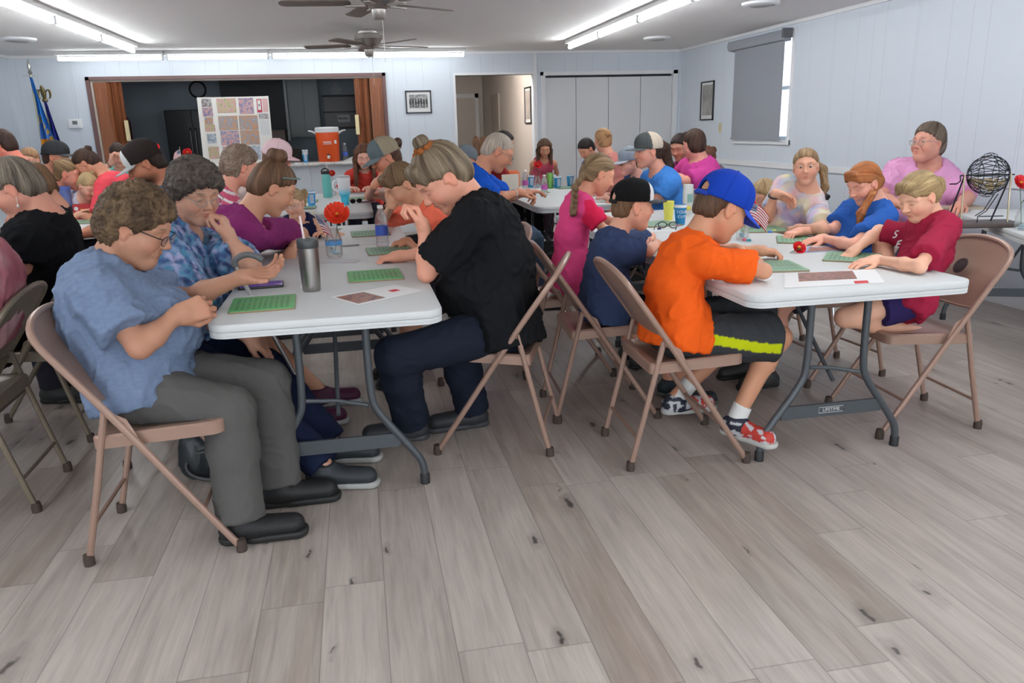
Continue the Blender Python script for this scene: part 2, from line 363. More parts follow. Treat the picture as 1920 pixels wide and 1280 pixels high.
# bifold closet
def bifold():
    k = 4; g = .008; wdt = (CX1-CX0-.04)/k
    d = empty('door_3', (CX0+.02, BW+.03, 0)); d['kind'] = 'structure'
    for i in range(k):
        MB().box((i*wdt+g/2, 0, .015), ((i+1)*wdt-g/2, .03, DZ-.05)).build('door_panel', mat('closet_white', (.68, .69, .70), .5), d, smooth=False)
    for i in (1, 3): MB().lathe([(0, 0), (.014, .004), (.016, .02), (0, .03)], n=10).xf(Matrix.Translation((i*wdt+.05, -.0, .95)) @ Matrix.Rotation(math.pi/2, 4, 'X')).build('door_knob', m_white, d)
    return d
bifold()
struct(MB().box((CX0, BW+.1, 0), (CX1, BW+.12, DZ)).build('wall_closet', m_black, smooth=False))
trim('trim_12', (CX0-.02, BW-.015, 0), (CX0+.02, BW+.1, DZ+.03)); trim('trim_13', (CX1-.02, BW-.015, 0), (CX1+.045, BW+.1, DZ+.03)); trim('trim_14', (CX0-.02, BW-.015, DZ-.02), (CX1+.045, BW+.1, DZ+.03))
trim('trim_15', (CX0+.0, BW+.005, 0), (CX0+.055, BW+.07, DZ-.02))
# window and roller shade
wn = empty('window_1', (XR, WY0, WZ0)); wn['kind'] = 'structure'
e = MB(); W_, H_ = WY1-WY0, WZ1-WZ0
e.box((-.015, -.06, -.05), (.0, 0, H_+.05)); e.box((-.015, W_, -.05), (.0, W_+.06, H_+.05)); e.box((-.015, 0, H_), (0, W_, H_+.05)); e.box((-.03, -.06, -.05), (0.0, W_+.06, -.0))
e.box((.05, 0, 0), (.09, .04, H_)); e.box((.05, W_-.04, 0), (.09, W_, H_)); e.box((.05, 0, 0), (.09, W_, .04)); e.box((.05, 0, H_-.04), (.09, W_, H_)); e.box((.045, 0, H_*.5-.02), (.09, W_, H_*.5+.02))
e.build('window_frame', m_white, wn, smooth=False)
MB().box((.065, .04, .04), (.07, W_-.04, H_-.04)).build('window_pane', mat('window_glass', (.9, .95, .95), .02, trans=1), wn, smooth=False)
sh = empty('roller_shade', (XR-.03, WY0, WZ0), label='grey roller shade pulled down over the window on the right wall', cat='window shade')
m_sh = mat('shade_cloth', (.30, .315, .35), .8, bump=.2, bscale=400)
MB().box((-.035, .07, .02), (-.03, W_+.02, H_-.02)).build('shade_cloth', m_sh, sh, smooth=False)
MB().box((-.042, .06, .0), (-.024, W_+.03, .025)).build('hem_bar', m_sh, sh, smooth=False)
e = MB(); y0, y1 = .0, W_+.12
e.loft([[(x, y, z) for x, z in ((.0, H_-.09), (-.08, H_-.075), (-.095, H_-.03), (-.085, H_+.03), (0, H_+.035))] for y in (y1, y0)])
e.build('valance', m_sh, sh, smooth=False)
e = MB(); e.box((-.10, -.02, H_-.06), (.0, .03, H_+.04)); e.build('end_bracket', mat('bracket_grey', (.12, .12, .13), .5), sh, smooth=False)
# framed pictures
def noise_pic(name, cols, scale, bw=False):
    m = bpy.data.materials.new(name); m.use_nodes = True; nt = m.node_tree; b = nt.nodes['Principled BSDF']; b.inputs['Roughness'].default_value = .35
    tc = nt.nodes.new('ShaderNodeTexCoord'); n = nt.nodes.new('ShaderNodeTexNoise'); n.inputs['Scale'].default_value = scale; n.inputs['Detail'].default_value = 4; n.inputs['Roughness'].default_value = .65
    nt.links.new(tc.outputs['Object'], n.inputs['Vector']); r = nt.nodes.new('ShaderNodeValToRGB'); r.color_ramp.interpolation = 'LINEAR'
    els = r.color_ramp.elements
    while len(els) < len(cols): els.new(.5)
    for i, c in enumerate(cols): els[i].position = .28+.44*i/(len(cols)-1); els[i].color = (*c, 1)
    nt.links.new(n.outputs['Fac'], r.inputs[0]); nt.links.new(r.outputs[0], b.inputs['Base Color']); return m
def framed(name, label, c, w, h, axis, pic, mat_w=.03):
    o = empty(name, c, label=label, cat='picture')
    if axis == 'x': o.rotation_euler = (0, 0, -math.pi/2)   # hangs on the right wall, faces -x
    elif axis == 'h': o.rotation_euler = (0, 0, -math.pi/2)
    f = MB(); t = .018
    f.box((-w/2, -.02, -h/2), (-w/2+t, 0, h/2)); f.box((w/2-t, -.02, -h/2), (w/2, 0, h/2)); f.box((-w/2, -.02, h/2-t), (w/2, 0, h/2)); f.box((-w/2, -.02, -h/2), (w/2, 0, -h/2+t))
    f.build('frame', mat('frame_black', (.02, .022, .028), .35), o, smooth=False)
    MB().box((-w/2+t, -.008, -h/2+t), (w/2-t, -.004, h/2-t)).build('mount', mat('mount_white', (.75, .75, .74), .6), o, smooth=False)
    MB().box((-w/2+t+mat_w, -.012, -h/2+t+mat_w*1.6), (w/2-t-mat_w, -.008, h/2-t-mat_w)).build('print', pic, o, smooth=False)
    return o
pa, pb = at(759, 170, BW), at(810, 212, BW)
bwpic = noise_pic('old_photo', [(.06, .06, .06), (.5, .5, .48), (.15, .15, .15), (.6, .6, .57)], 26)
o = framed('picture_frame', 'framed black and white group photograph on the back wall beside the serving opening', ((pa[0]+pb[0])/2, BW, (pa[2]+pb[2])/2), pb[0]-pa[0], pa[2]-pb[2], 'b', bwpic, .035)
m_ink = mat('print_ink', (.05, .05, .05), .6)
e = MB()      # row of standing figures in the print, cut as simple silhouettes
for k in range(7):
    x = -.115+k*.038; h0 = -.03+.006*math.sin(k*2.1)
    e.lathe([(.0, .0), (.009, .003), (.011, .012), (.008, .02), (0, .023)], (x, 0, h0+.052), 10); e.box((x-.013, -.001, h0-.0), (x+.013, .001, h0+.05)); e.box((x-.010, -.001, h0-.045), (x-.002, .001, h0)); e.box((x+.002, -.001, h0-.045), (x+.010, .001, h0))
e.v = [(v[0], -.0125+v[1]*.05, v[2]) for v in e.v]
e.build('printed_figures', m_ink, o, smooth=False)
framed('picture_frame', 'narrow dark framed picture on the right wall left of the shaded window', (XR-.0, 10.37, 1.69), .40, .51, 'x', noise_pic('grey_print', [(.10, .10, .10), (.3, .29, .27), (.45, .43, .4)], 3), .03)
framed('picture_frame', 'tall thin dark framed picture on the hallway side wall', (DX1+.02, 11.75, 1.72), .42, .52, 'h', noise_pic('hall_print', [(.25, .22, .2), (.4, .36, .33), (.5, .46, .42)], 3), .03)
# thermostat, switches
o = empty('thermostat', (-3.50, BW, 1.61), label='small white wall thermostat left of the serving opening', cat='thermostat')
MB().slab([(0, 0)], .165, .12, 0, .03, .012, .006).xf(Matrix.Rotation(math.pi/2, 4, 'X')).build('thermostat_body', m_white, o)
MB().box((-.03, -.033, -.01), (.03, -.029, .035)).build('screen', mat('lcd', (.16, .18, .17), .3), o, smooth=False)
o = empty('light_switch', (XR, 9.95, 1.33), label='ivory light switch on the right wall below the narrow framed picture', cat='light switch')
MB().box((-.008, -.04, -.065), (0, .04, .065)).build('switch_plate', mat('ivory', (.62, .56, .38), .4), o, smooth=False)
MB().box((-.018, -.006, -.014), (-.006, .006, .014)).build('toggle', mat('ivory', (.62, .56, .38), .4), o, smooth=False)
# ceiling vents
for (x, y, lab) in ((-3.33, 9.45, 'round white ceiling vent above the flags'), (3.80, 9.75, 'round white ceiling vent near the back corner over the closet'), (3.72, 7.02, 'round white ceiling vent close to the right wall nearer the camera')):
    o = empty('ceiling_vent', (x, y, CZ), label=lab, cat='vent')
    MB().lathe([(.17, 0), (.165, -.02), (.13, -.03), (.12, -.012)], n=28).build('vent_ring', m_white, o)
    e = MB(); e.lathe([(.085, -.035), (.10, -.022), (.0, -.015)], n=24); e.build('vent_cone', mat('vent_grey', (.4, .4, .4), .6), o)

# ------------------------------------------------------------------ kitchen behind the serving opening
KY = 14.3
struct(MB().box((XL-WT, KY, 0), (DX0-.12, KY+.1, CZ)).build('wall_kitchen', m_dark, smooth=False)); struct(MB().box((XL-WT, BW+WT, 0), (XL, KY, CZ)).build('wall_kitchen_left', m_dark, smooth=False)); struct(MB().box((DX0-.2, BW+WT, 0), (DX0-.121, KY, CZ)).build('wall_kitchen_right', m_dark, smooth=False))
m_red = mat('opening_trim', (.16, .085, .08), .45)
e = MB(); e.box((OX0-.03, BW-.02, OZ0), (OX0+.015, BW+.02, OZ1+.03)); e.box((OX1-.015, BW-.02, OZ0), (OX1+.03, BW+.02, OZ1+.03)); e.box((OX0-.03, BW-.02, OZ1-.012), (OX1+.03, BW+.02, OZ1+.03))
struct(e.build('trim_16', m_red, smooth=False))
e = MB(); e.box((OX0+.015, BW+.02, OZ0), (OX0+.04, BW+.08, OZ1-.03)); e.box((OX0+.04, BW+.03, OZ1-.035), (OX1-.015, BW+.07, OZ1-.013)); e.box((OX0+.015, BW+.02, OZ1-.03), (OX1-.015, BW+.08, OZ1-.012)); struct(e.build('trim_17', mat('track_tan', (.5, .42, .36), .5), smooth=False))
def marble():
    m = noise_pic('speckled_laminate', [(.25, .22, .2), (.55, .53, .5), (.8, .79, .77), (.62, .6, .58)], 14); return m
tag(MB().box((OX0+.045, BW-.16, OZ0+.002), (OX1-.035, BW+.42, OZ0+.045), bev=.012).build('serving_counter', marble()), 'speckled white laminate counter along the serving opening', 'counter')
def wood(name, base=(.21, .065, .025), light=(.33, .12, .05)):
    m = bpy.data.materials.new(name); m.use_nodes = True; nt = m.node_tree; b = nt.nodes['Principled BSDF']; b.inputs['Roughness'].default_value = .45
    tc = nt.nodes.new('ShaderNodeTexCoord'); mp = nt.nodes.new('ShaderNodeMapping'); mp.inputs['Scale'].default_value = (30, 30, 1.2); nt.links.new(tc.outputs['Object'], mp.inputs[0])
    n = nt.nodes.new('ShaderNodeTexNoise'); n.inputs['Scale'].default_value = 2; n.inputs['Detail'].default_value = 5; nt.links.new(mp.outputs[0], n.inputs[0])
    r = nt.nodes.new('ShaderNodeValToRGB'); r.color_ramp.elements[0].position = .35; r.color_ramp.elements[1].position = .65; r.color_ramp.elements[0].color = (*base, 1); r.color_ramp.elements[1].color = (*light, 1)
    nt.links.new(n.outputs[0], r.inputs[0]); nt.links.new(r.outputs[0], b.inputs['Base Color']); return m
m_wood = wood('accordion_wood')
def accordion(x0, x1, lab, side):
    o = empty('accordion_door', (x0, BW+.045, OZ0+.05), label=lab, cat='folding door')
    n = 5; W = x1-x0; H = OZ1-.035-OZ0-.05
    xs = [0]+list(np.cumsum([.46, .10, .16, .10, .18])/1.0)
    if side < 0: xs = [1-x for x in xs][::-1]
    xs = [x*W for x in xs]
    for i in range(n):
        ya, yb = (-.03, .03) if i % 2 else (.03, -.03)
        if xs[i+1]-xs[i] > .3*W: ya, yb = -.02, -.03
        e = MB(); a, b = xs[i]+.002, xs[i+1]-.002
        e.add([(a, ya, 0), (b, yb, 0), (b, yb+.012, 0), (a, ya+.012, 0), (a, ya, H), (b, yb, H), (b, yb+.012, H), (a, ya+.012, H)], [(0,3,2,1),(4,5,6,7),(0,1,5,4),(1,2,6,5),(2,3,7,6),(3,0,4,7)])
        e.build('door_panel', m_wood, o, smooth=False)
    xx = (W-.03, W+.02) if side > 0 else (-.02, .03)
    MB().box((xx[0], -.05, H*.32), (xx[1], -.03, H*.56)).build('latch_plate', mat('brass_pale', (.62, .52, .3), .35, .6), o, smooth=False)
accordion(OX0+.045, OX0+.045+.34, 'brown wood accordion door folded at the flag end of the serving opening', 1)
accordion(OX1-.40, OX1-.015, 'brown wood accordion door folded at the serving opening beside the group photograph', -1)
# kitchen contents
o = empty('wall_clock', (at(371, 168, KY)[0], KY, at(371, 168, KY)[2]), label='round black rimmed clock on the dark kitchen wall', cat='clock')
R_ = Matrix.Rotation(math.pi/2, 4, 'X')
e = MB(); e.tube([(.125*math.cos(a), -.02, .125*math.sin(a)) for a in np.linspace(0, 2*math.pi, 33)], .016, 8); e.build('clock_rim', m_black, o)
MB().lathe([(.12, .0), (.12, .01)], n=32).xf(R_).build('clock_face', mat('clock_face', (.35, .38, .42), .5), o)
e = MB(); e.box((-.004, -.016, 0), (.004, -.013, .05)); e.box((0, -.016, -.003), (.085, -.013, .003)); e.build('clock_hands', mat('clock_hand', (.35, .35, .35), .5), o, smooth=False)
o = empty('refrigerator', (-2.90, KY-.75, 0), label='tall black refrigerator in the kitchen behind the photo board', cat='refrigerator')
MB().slab([(.42, .37)], .82, .70, .02, 1.82, .02, .01).build('fridge_body', mat('fridge_black', (.02, .024, .028), .3), o)
MB().box((.03, -.012, .03), (.415, .015, 1.81)).build('fridge_door', mat('fridge_black', (.02, .024, .028), .3), o, smooth=False)
d = MB().box((.425, -.012, .03), (.81, .015, 1.81)).build('fridge_door', mat('fridge_black', (.02, .024, .028), .3), o, smooth=False)
for x in (.385, .455): MB().tube([(x, -.02, .7), (x, -.06, .74), (x, -.06, 1.5), (x, -.02, 1.54)], .011, 8).build('fridge_handle', mat('handle_steel', (.3, .3, .31), .3, 1), o)
tag(MB().box((-2.06, KY-.36, 1.5), (-1.06, KY, 2.3)).box((-1.57, KY-.375, 1.52), (-1.56, KY-.36, 2.28)).build('wall_cabinet', mat('cab_dark', (.03, .033, .036), .5), smooth=False), 'nearly black kitchen wall cabinet above the stove', 'cabinet')
o = empty('kitchen_cabinet', (-1.01, KY-.35, 1.35), label='grey kitchen wall cabinet with double doors behind the orange cooler', cat='cabinet')
MB().box((0, 0, 0), (.50, .345, .97)).build('cabinet_body', m_kit, o, smooth=False)
for a in (.01, .255): MB().box((a, -.02, .02), (a+.235, 0, .95)).build('cabinet_door', mat('cab_door', (.45, .48, .48), .5), o, smooth=False)
tag(MB().box((-1.06, KY-.37, 1.3), (-1.02, KY-.3, 2.33)).build('cabinet_trim', mat('trim_grey', (.7, .72, .73), .5), smooth=False), 'pale vertical trim strip between the kitchen cabinets', 'trim')
o = empty('stove', (-1.62, KY-.65, 0), label='dark stove with backguard in the kitchen', cat='stove')
MB().box((0, 0, 0), (.72, .63, .95), bev=.01).build('stove_body', m_black, o); MB().box((0, .55, .95), (.72, .63, 1.16)).build('backguard', mat('dark_steel', (.10, .085, .075), .3, .6), o, smooth=False)
tag(MB().box((-1.75, KY-.4, 1.2), (-1.10, KY-.01, 1.48), bev=.01).build('microwave', mat('mw_brown', (.3, .22, .17), .35)), 'dark microwave between the stove and the wall cabinet', 'microwave')
tag(MB().box((-.95, KY-.61, 0), (1.2, KY-.008, .93), bev=.01).build('base_cabinet', m_kit), 'grey kitchen base cabinets along the far kitchen wall', 'cabinet')
o = empty('window_2', (-.44, KY, 1.50)); o['kind'] = 'structure'
MB().box((0, -.03, 0), (.62, 0, .5)).build('window_pane', mat('dark_pane', (.03, .018, .015), .3), o, smooth=False)  # opaque near-black pane
e = MB(); e.box((-.03, -.04, -.03), (.65, -.0, 0)); e.box((-.03, -.04, .5), (.65, 0, .53)); e.box((-.03, -.04, .24), (.65, -.02, .26)); e.build('window_frame', mat('dark_wood', (.05, .025, .02), .5), o, smooth=False)
cp = at(537, 219, 14.2)
o = empty('wall_sign', (-.14, KY-.05, 1.64), label='small grey sign in the dark kitchen window', cat='sign')
MB().box((-.09, -.03, -.06), (.12, -.01, .06)).build('sign_board', mat('sign_grey', (.6, .6, .6), .5), o, smooth=False)
e = MB()
for k in range(6): e.box((-.07+k*.028, -.034, -.02+.006*(k % 2)), (-.055+k*.028, -.03, .03-.008*(k % 3)))
e.build('sign_marks', m_black, o, smooth=False)
c_ = at(631, 180, KY)
o = empty('wall_ornament', (c_[0], KY, 2.06), label='stacked dark hanging ornament above the kitchen window', cat='ornament')
e = MB()
for k, wd in enumerate((.03, .06, .08, .07)): e.box((-wd, -.03, .14-k*.05), (wd, -.01, .175-k*.05))
e.build('ornament_body', mat('orn', (.6, .6, .6), .5), o, smooth=False)
o = empty('fire_extinguisher', (-3.62, KY-.057, 1.36), label='dark red fire extinguisher hung by the folded door in the kitchen', cat='fire extinguisher')
MB().lathe([(.0, 0), (.05, .005), (.055, .03), (.055, .3), (.03, .36), (.02, .38)], n=16).build('cylinder_body', mat('ext_red', (.16, .015, .02), .5), o)
MB().tube([(0, 0, .38), (0, -.02, .41), (0, -.09, .42)], .012, 8).build('nozzle_lever', m_black, o)
# ------------------------------------------------------------------ fluorescent strips
m_tube = mat('tube_glow', (.93, .97, 1.0), .5, emit=TUBE)
m_house = mat('fixture_white', (.62, .62, .61), .5)
def make_strip():
    o = empty('fluorescent_light', (0, 0, 0))      # runs along local y from 0 to 1.24
    MB().box((-.055, 0, -.045), (.055, 1.24, 0), bev=.006).build('housing', m_house, o)
    MB().tube([(0, .03, -.085), (0, 1.21, -.085)], .022, 14).build('tube', m_tube, o)
    for y in (.012, 1.206): MB().box((-.02, y, -.11), (.02, y+.022, -.045), bev=.004).build('socket', m_white, o)
    return o
strip0 = make_strip(); first = True
def strip(x, y, rz, label, group):
    global first
    if first:
        first = False; strip0.location = (x, y, CZ); strip0.rotation_euler = (0, 0, rz); tag(strip0, label, 'ceiling light', group); return strip0
    return dup(strip0, (x, y, CZ), rz, label, group)
ordn = ['first', 'second', 'third', 'fourth', 'fifth', 'sixth', 'seventh', 'eighth', 'ninth']
for k in range(4):
    st_ = strip(-3.45+1.255*k, 10.84, -math.pi/2, 'fluorescent tube light along the back wall, %s counted from the flags' % ordn[k], 'fluorescent tubes over the back wall')
back_row = []
for row, x, y1 in (('left', -2.35, 9.97), ('right', 2.73, 9.97)):
    for k in range(9):
        strip(x, y1-1.24-1.25*k, 0, 'fluorescent tube in the %s ceiling row, %s from the back wall' % ('flag side' if row == 'left' else 'window side', ordn[k]), 'fluorescent tubes in the long ceiling rows')
for o_ in [q for q in COL.objects if q.get('group') == 'fluorescent tubes over the back wall']:      # tubes set dimmer so the wall behind them does not burn out
    for c_ in o_.children:
        if c_.name.startswith('tube'): c_.data = c_.data.copy(); c_.data.materials[0] = mat('dim_tube_glow', (.93, .97, 1.0), .5, emit=7.5)
# ------------------------------------------------------------------ ceiling fans
m_bn = mat('brushed_nickel', (.42, .39, .36), .35, .85)
m_blade = mat('fan_blade', (.20, .165, .14), .5, var=.15, vscale=5)
def make_fan():
    o = empty('ceiling_fan', (0, 0, 0))
    MB().lathe([(.0, 0), (.10, 0), (.105, -.02), (.10, -.035)], n=32).build('canopy', m_bn, o)
    MB().lathe([(.10, -.035), (.145, -.05), (.15, -.09), (.135, -.11), (.12, -.14), (.085, -.165), (.0, -.165)], n=32).build('motor_housing', m_bn, o)
    MB().lathe([(.0, -.165), (.07, -.165), (.075, -.18), (.05, -.195), (.045, -.25), (.035, -.262), (0, -.262)], n=28).build('switch_housing', m_bn, o)
    MB().tube([(.03, 0, -.26), (.03, 0, -.55)], .002, 6).build('pull_chain', m_bn, o)
    for k in range(5):
        a = 2*math.pi*k/5; e = MB()
        e.slab([(.44, 0)], .50, .135, -.155, -.147, .05, .003)
        e.xf(Matrix.Rotation(a, 4, 'Z') @ Matrix.Rotation(.13, 4, 'X'))
        b = e.build('blade', m_blade, o)
        f = MB().slab([(.16, 0)], .16, .05, -.175, -.166, .02, .002); f.xf(Matrix.Rotation(a, 4, 'Z')); f.build('blade_arm', m_bn, b)
    return o
fan0 = make_fan()
fan0.location = (.24, 8.9, CZ); fan0.rotation_euler = (0, 0, .35)
tag(fan0, 'brown five blade ceiling fan nearer the serving opening', 'ceiling fan', 'ceiling fans')
f1 = dup(fan0, (.25, 6.05, CZ), .55, 'brown five blade ceiling fan cut by the top edge of the view', 'ceiling fans')
# ------------------------------------------------------------------ folding tables
m_top = mat('table_white', (.63, .65, .65), .42, bump=.15, bscale=500)
m_leg = mat('table_leg_grey', (.075, .085, .095), .38, .25)
m_cap = mat('rubber_black', (.02, .02, .022), .6)
def make_table(W, Lt, x, y, rz, label, group='folding tables', mark=False, braces=True):
    o = empty('folding_table', (x, y, 0), rz, label, 'table', group)   # near end at local y=0
    t = MB()
    t.slab([(0, Lt/2)], W, Lt, TZ-.030, TZ, .07, .006, n=8)
    t.slab([(0, Lt/2)], W-.0015, Lt-.0015, TZ-.033, TZ-.030, .07, .0005, n=8)
    t.slab([(0, Lt/2)], W-.001, Lt-.001, TZ-.041, TZ-.033, .07, .001, n=8)
    t.slab([(0, Lt/2)], W-.0025, Lt-.0025, TZ-.044, TZ-.041, .07, .0005, n=8)
    t.slab([(0, Lt/2)], W-.002, Lt-.002, TZ-.053, TZ-.044, .069, .003, n=8)
    t.build('tabletop', m_top, o)
    for (yl, sg) in ((.17, 1), (Lt-.17, -1)):
        for s in (-1, 1):
            g = MB().tube([(s*.13, yl, TZ-.05), (s*.13, yl, .40), (s*.15, yl, .33), (s*.285, yl, .15), (s*.322, yl, .09), (s*.325, yl, .02)], .0155, 12, smooth=2)
            g = g.build('leg', m_leg, o)
            MB().lathe([(.0195, 0), (.0195, .04), (.0165, .045)], (s*.325, yl, 0), 14).build('foot_cap', m_cap, g)
        c = MB().box((-.235, yl-.006, .175), (.235, yl+.006, .232)).build('crossbar', m_leg, o, smooth=False)
        MB().box((-.16, yl-.01, TZ-.075), (.16, yl+.01, TZ-.055)).build('hinge_bar', m_leg, o, smooth=False)
        if braces:
            MB().tube([(0, yl+sg*.005, .33), (0, yl+sg*.12, .42), (0, yl+sg*.45, TZ-.07)], .009, 8).tube([(-.12, yl, .40), (0, yl+sg*.03, .38), (.12, yl, .36)], .009, 8).build('brace', m_leg, o)
        if mark and sg == 1:
            text_on('brand_plate', 'LIFETIME', .021, (-.005, yl-.0075, .2045), (1, 0, 0), (0, 0, 1), mat('plate_silver', (.55, .56, .56), .4), c, .0008)
            MB().tube([(-.062, yl-.0075, .192), (.052, yl-.0075, .192), (.052, yl-.0075, .217), (-.062, yl-.0075, .217), (-.062, yl-.0075, .192)], .0012, 4).build('plate_rim', mat('plate_silver', (.55, .56, .56), .4), c)
    return o
make_table(.84, 1.85, -.14, 2.80, 0, 'white folding table with the steel tumbler and the purple phone')
make_table(.84, 1.05, -.14, 4.67, 0, 'white folding table continuing behind the one with the steel tumbler')
make_table(.98, 1.85, 1.93, 2.66, 0, 'white folding table between the boy in orange and the girl in crimson', mark=True)
make_table(.98, 1.2, 1.93, 4.53, 0, 'white folding table with the yellow cup, behind the boy in the blue cap')
make_table(.76, 1.5, 1.84, 6.35, 0, 'white folding table beside the white haired man in the blue shirt')
make_table(.76, .95, 1.84, 7.87, 0, 'far white folding table where the small long haired girl stands')
make_table(.84, 2.3, -.30, 6.62, 0, 'white folding table with the teal bottle and blue handled tumbler')
make_table(.80, 1.85, -2.28, 6.1, 0, 'white folding table with the red box, blue pitcher and water bottle')
make_table(.80, 1.05, -2.14, 7.97, 0, 'white folding table holding the far poppy jars before the folded door')
make_table(.80, 2.3, -2.95, 3.7, 0, 'white folding table in front of the grey haired woman in black')
make_table(.66, 1.85, 3.668, 3.053, -.414, 'white folding table holding the wire bingo cage by the right wall')
# ------------------------------------------------------------------ folding chairs
def make_chair(m_c, name='folding_chair'):
    o = empty(name, (0, 0, 0))
    hw = .225; r = .0125
    # front frame: inverted U, foot - top - foot
    prof = [(.25, 0.0), (.10, .225), (-.04, .44), (-.17, .63), (-.27, .77)]
    L = [(x, -hw, z) for x, z in prof]
    arc = []
    for k in range(1, 10):
        a = math.pi*k/10; s = math.sin(a)
        arc.append((-.27-.062*s**.75, -hw*math.cos(a), .77+.092*s**.75))
    R_ = [(x, hw, z) for x, z in reversed(prof)]
    MB().tube(L+arc+R_, r, 10, smooth=1).build('front_frame', m_c, o)
    # backrest shell between the uprights
    e = MB(); nu, nv = 14, 12; rows = []
    def bp(u, v, off):
        # u -1..1 across, v 0..1 up
        top = .77+.092*max(1-u*u, 0)**.37*1.0; bot = .585-.012*(1-u*u)
        z = bot+(top-bot)*v; x = -.17-(z-.63)*.714+off-.018*(1-u*u)
        if z > .77: x = -.27-.062*(z-.77)/.092+off-.018*(1-u*u)*(1-(z-.77)/.092)
        return (x, u*(hw-.006), z)
    vs = []; fs = []
    for off in (.004, -.004):
        for j in range(nv+1):
            for i in range(nu+1): vs.append(bp(-1+2*i/nu, j/nv, off))
    n1 = (nu+1)*(nv+1)
    for j in range(nv):
        for i in range(nu):
            a = j*(nu+1)+i; fs.append((a, a+1, a+nu+2, a+nu+1)); fs.append((n1+a, n1+a+nu+1, n1+a+nu+2, n1+a+1))
    for i in range(nu): fs.append((i, n1+i, n1+i+1, i+1)); a = nv*(nu+1)+i; fs.append((a, a+1, n1+a+1, n1+a))
    e.add(vs, fs); e.tube([bp(-1+2*i/12, .0, 0) for i in range(13)], .006, 6)
    e.build('backrest', m_c, o)
    # seat pan
    t = MB()
    def sring(ins, z, dz=0):
        pts = []
        for (px, py, a0) in ((.21-ins, hw-.045-ins, 0), (-.165+ins, hw-.045-ins, 90), (-.165+ins, -hw+.045+ins, 180), (.21-ins, -hw+.045+ins, 270)):
            rr = .05 if a0 in (0, 270) else .02
            sx = 1 if a0 in (0, 270) else -1; sy = 1 if a0 in (0, 90) else -1
            for k in range(6):
                a = math.radians(a0+18*k); pts.append((px-sx*(rr-.02)+rr*math.cos(a), py-sy*(rr-.02)+rr*math.sin(a), z+(.014*max(px, 0)/.2)))
        return pts
    t.loft([sring(.006, SZ-.05), sring(0, SZ-.048), sring(0, SZ-.010), sring(.006, SZ-.002), sring(.03, SZ-.001), sring(.045, SZ-.009), sring(.10, SZ-.016)])
    t.build('seat', m_c, o)
    for s in (-1, 1):
        l = MB().tube([(-.265, s*(hw-.028), 0), (-.195, s*(hw-.028), .28), (-.13, s*(hw-.024), .555)], r*.95, 10).build('rear_leg', m_c, o)
        MB().lathe([(.018, 0), (.019, .02), (.0165, .04)], (-.262, s*(hw-.028), 0), 12).build('foot_cap', mat('foot_brown', (.06, .04, .03), .7), l)
        MB().tube([(-.13, s*(hw-.012), .548), (-.07, s*(hw-.006), .515), (-.045, s*(hw-.004), .455)], .006, 8, flat=1.6).build('side_link', m_c, o)
        MB().lathe([(.0185, 0), (.0195, .022), (.0165, .045)], (.242, s*hw, 0), 12).build('foot_cap', mat('foot_brown', (.06, .04, .03), .7), o)
    MB().tube([(-.232, -(hw-.03), .14), (-.232, hw-.03, .14)], .0075, 8).build('stretcher', m_c, o)
    MB().tube([(.135, -hw, .17), (.135, hw, .17)], .0075, 8).build('stretcher', m_c, o)
    return o
m_tan = mat('chair_tan', (.34, .215, .165), .30, .15)
m_khaki = mat('chair_khaki', (.19, .155, .11), .35, .2)
chair_t = make_chair(m_tan); chair_k = None; used_t = False
def chair(x, y, deg, label, kind='tan', group='folding chairs'):
    global used_t, chair_k
    rz = math.radians(deg)
    if kind == 'khaki':
        if chair_k is None:
            chair_k = make_chair(m_khaki); chair_k.location = (x, y, 0); chair_k.rotation_euler = (0, 0, rz); return tag(chair_k, label, 'chair', group)
        return dup(chair_k, (x, y, 0), rz, label, group)
    if not used_t:
        used_t = True; chair_t.location = (x, y, 0); chair_t.rotation_euler = (0, 0, rz); return tag(chair_t, label, 'chair', group)
    return dup(chair_t, (x, y, 0), rz, label, group)
# ------------------------------------------------------------------ implicit-surface bodies
def V(*a): return np.array(a, float)
def nrm(v): return np.array(v, float)/(np.linalg.norm(v)+1e-9)
class Cone:
    def __init__(s, a, b, ra, rb=None, k=.02, lat=None, ratio=1.0, clip=None, sub=False):
        s.a = np.array(a, float); s.b = np.array(b, float); s.ra = ra; s.rb = ra if rb is None else rb; s.k = k; s.clip = clip; s.sub = sub
        s.lat = None if lat is None or abs(ratio-1) < 1e-3 else nrm(lat); s.ratio = ratio
        m = max(s.ra, s.rb)*max(1, ratio)
        s.lo = np.minimum(s.a, s.b)-m; s.hi = np.maximum(s.a, s.b)+m
    def ev(s, x, y, z):
        dx = x-s.a[0]; dy = y-s.a[1]; dz = z-s.a[2]; d = s.b-s.a
        if s.lat is not None:
            l = s.lat; c = (dx*l[0]+dy*l[1]+dz*l[2])*(1-1/s.ratio); dx = dx-l[0]*c; dy = dy-l[1]*c; dz = dz-l[2]*c
            d = d-l*d.dot(l)*(1-1/s.ratio)
        t = np.clip((dx*d[0]+dy*d[1]+dz*d[2])/(d.dot(d)+1e-12), 0, 1)
        ex = dx-t*d[0]; ey = dy-t*d[1]; ez = dz-t*d[2]
        r = np.sqrt(ex*ex+ey*ey+ez*ez)-(s.ra+(s.rb-s.ra)*t)
        if s.clip:
            for (p, n) in s.clip: r = np.maximum(r, (x-p[0])*n[0]+(y-p[1])*n[1]+(z-p[2])*n[2])
        return r
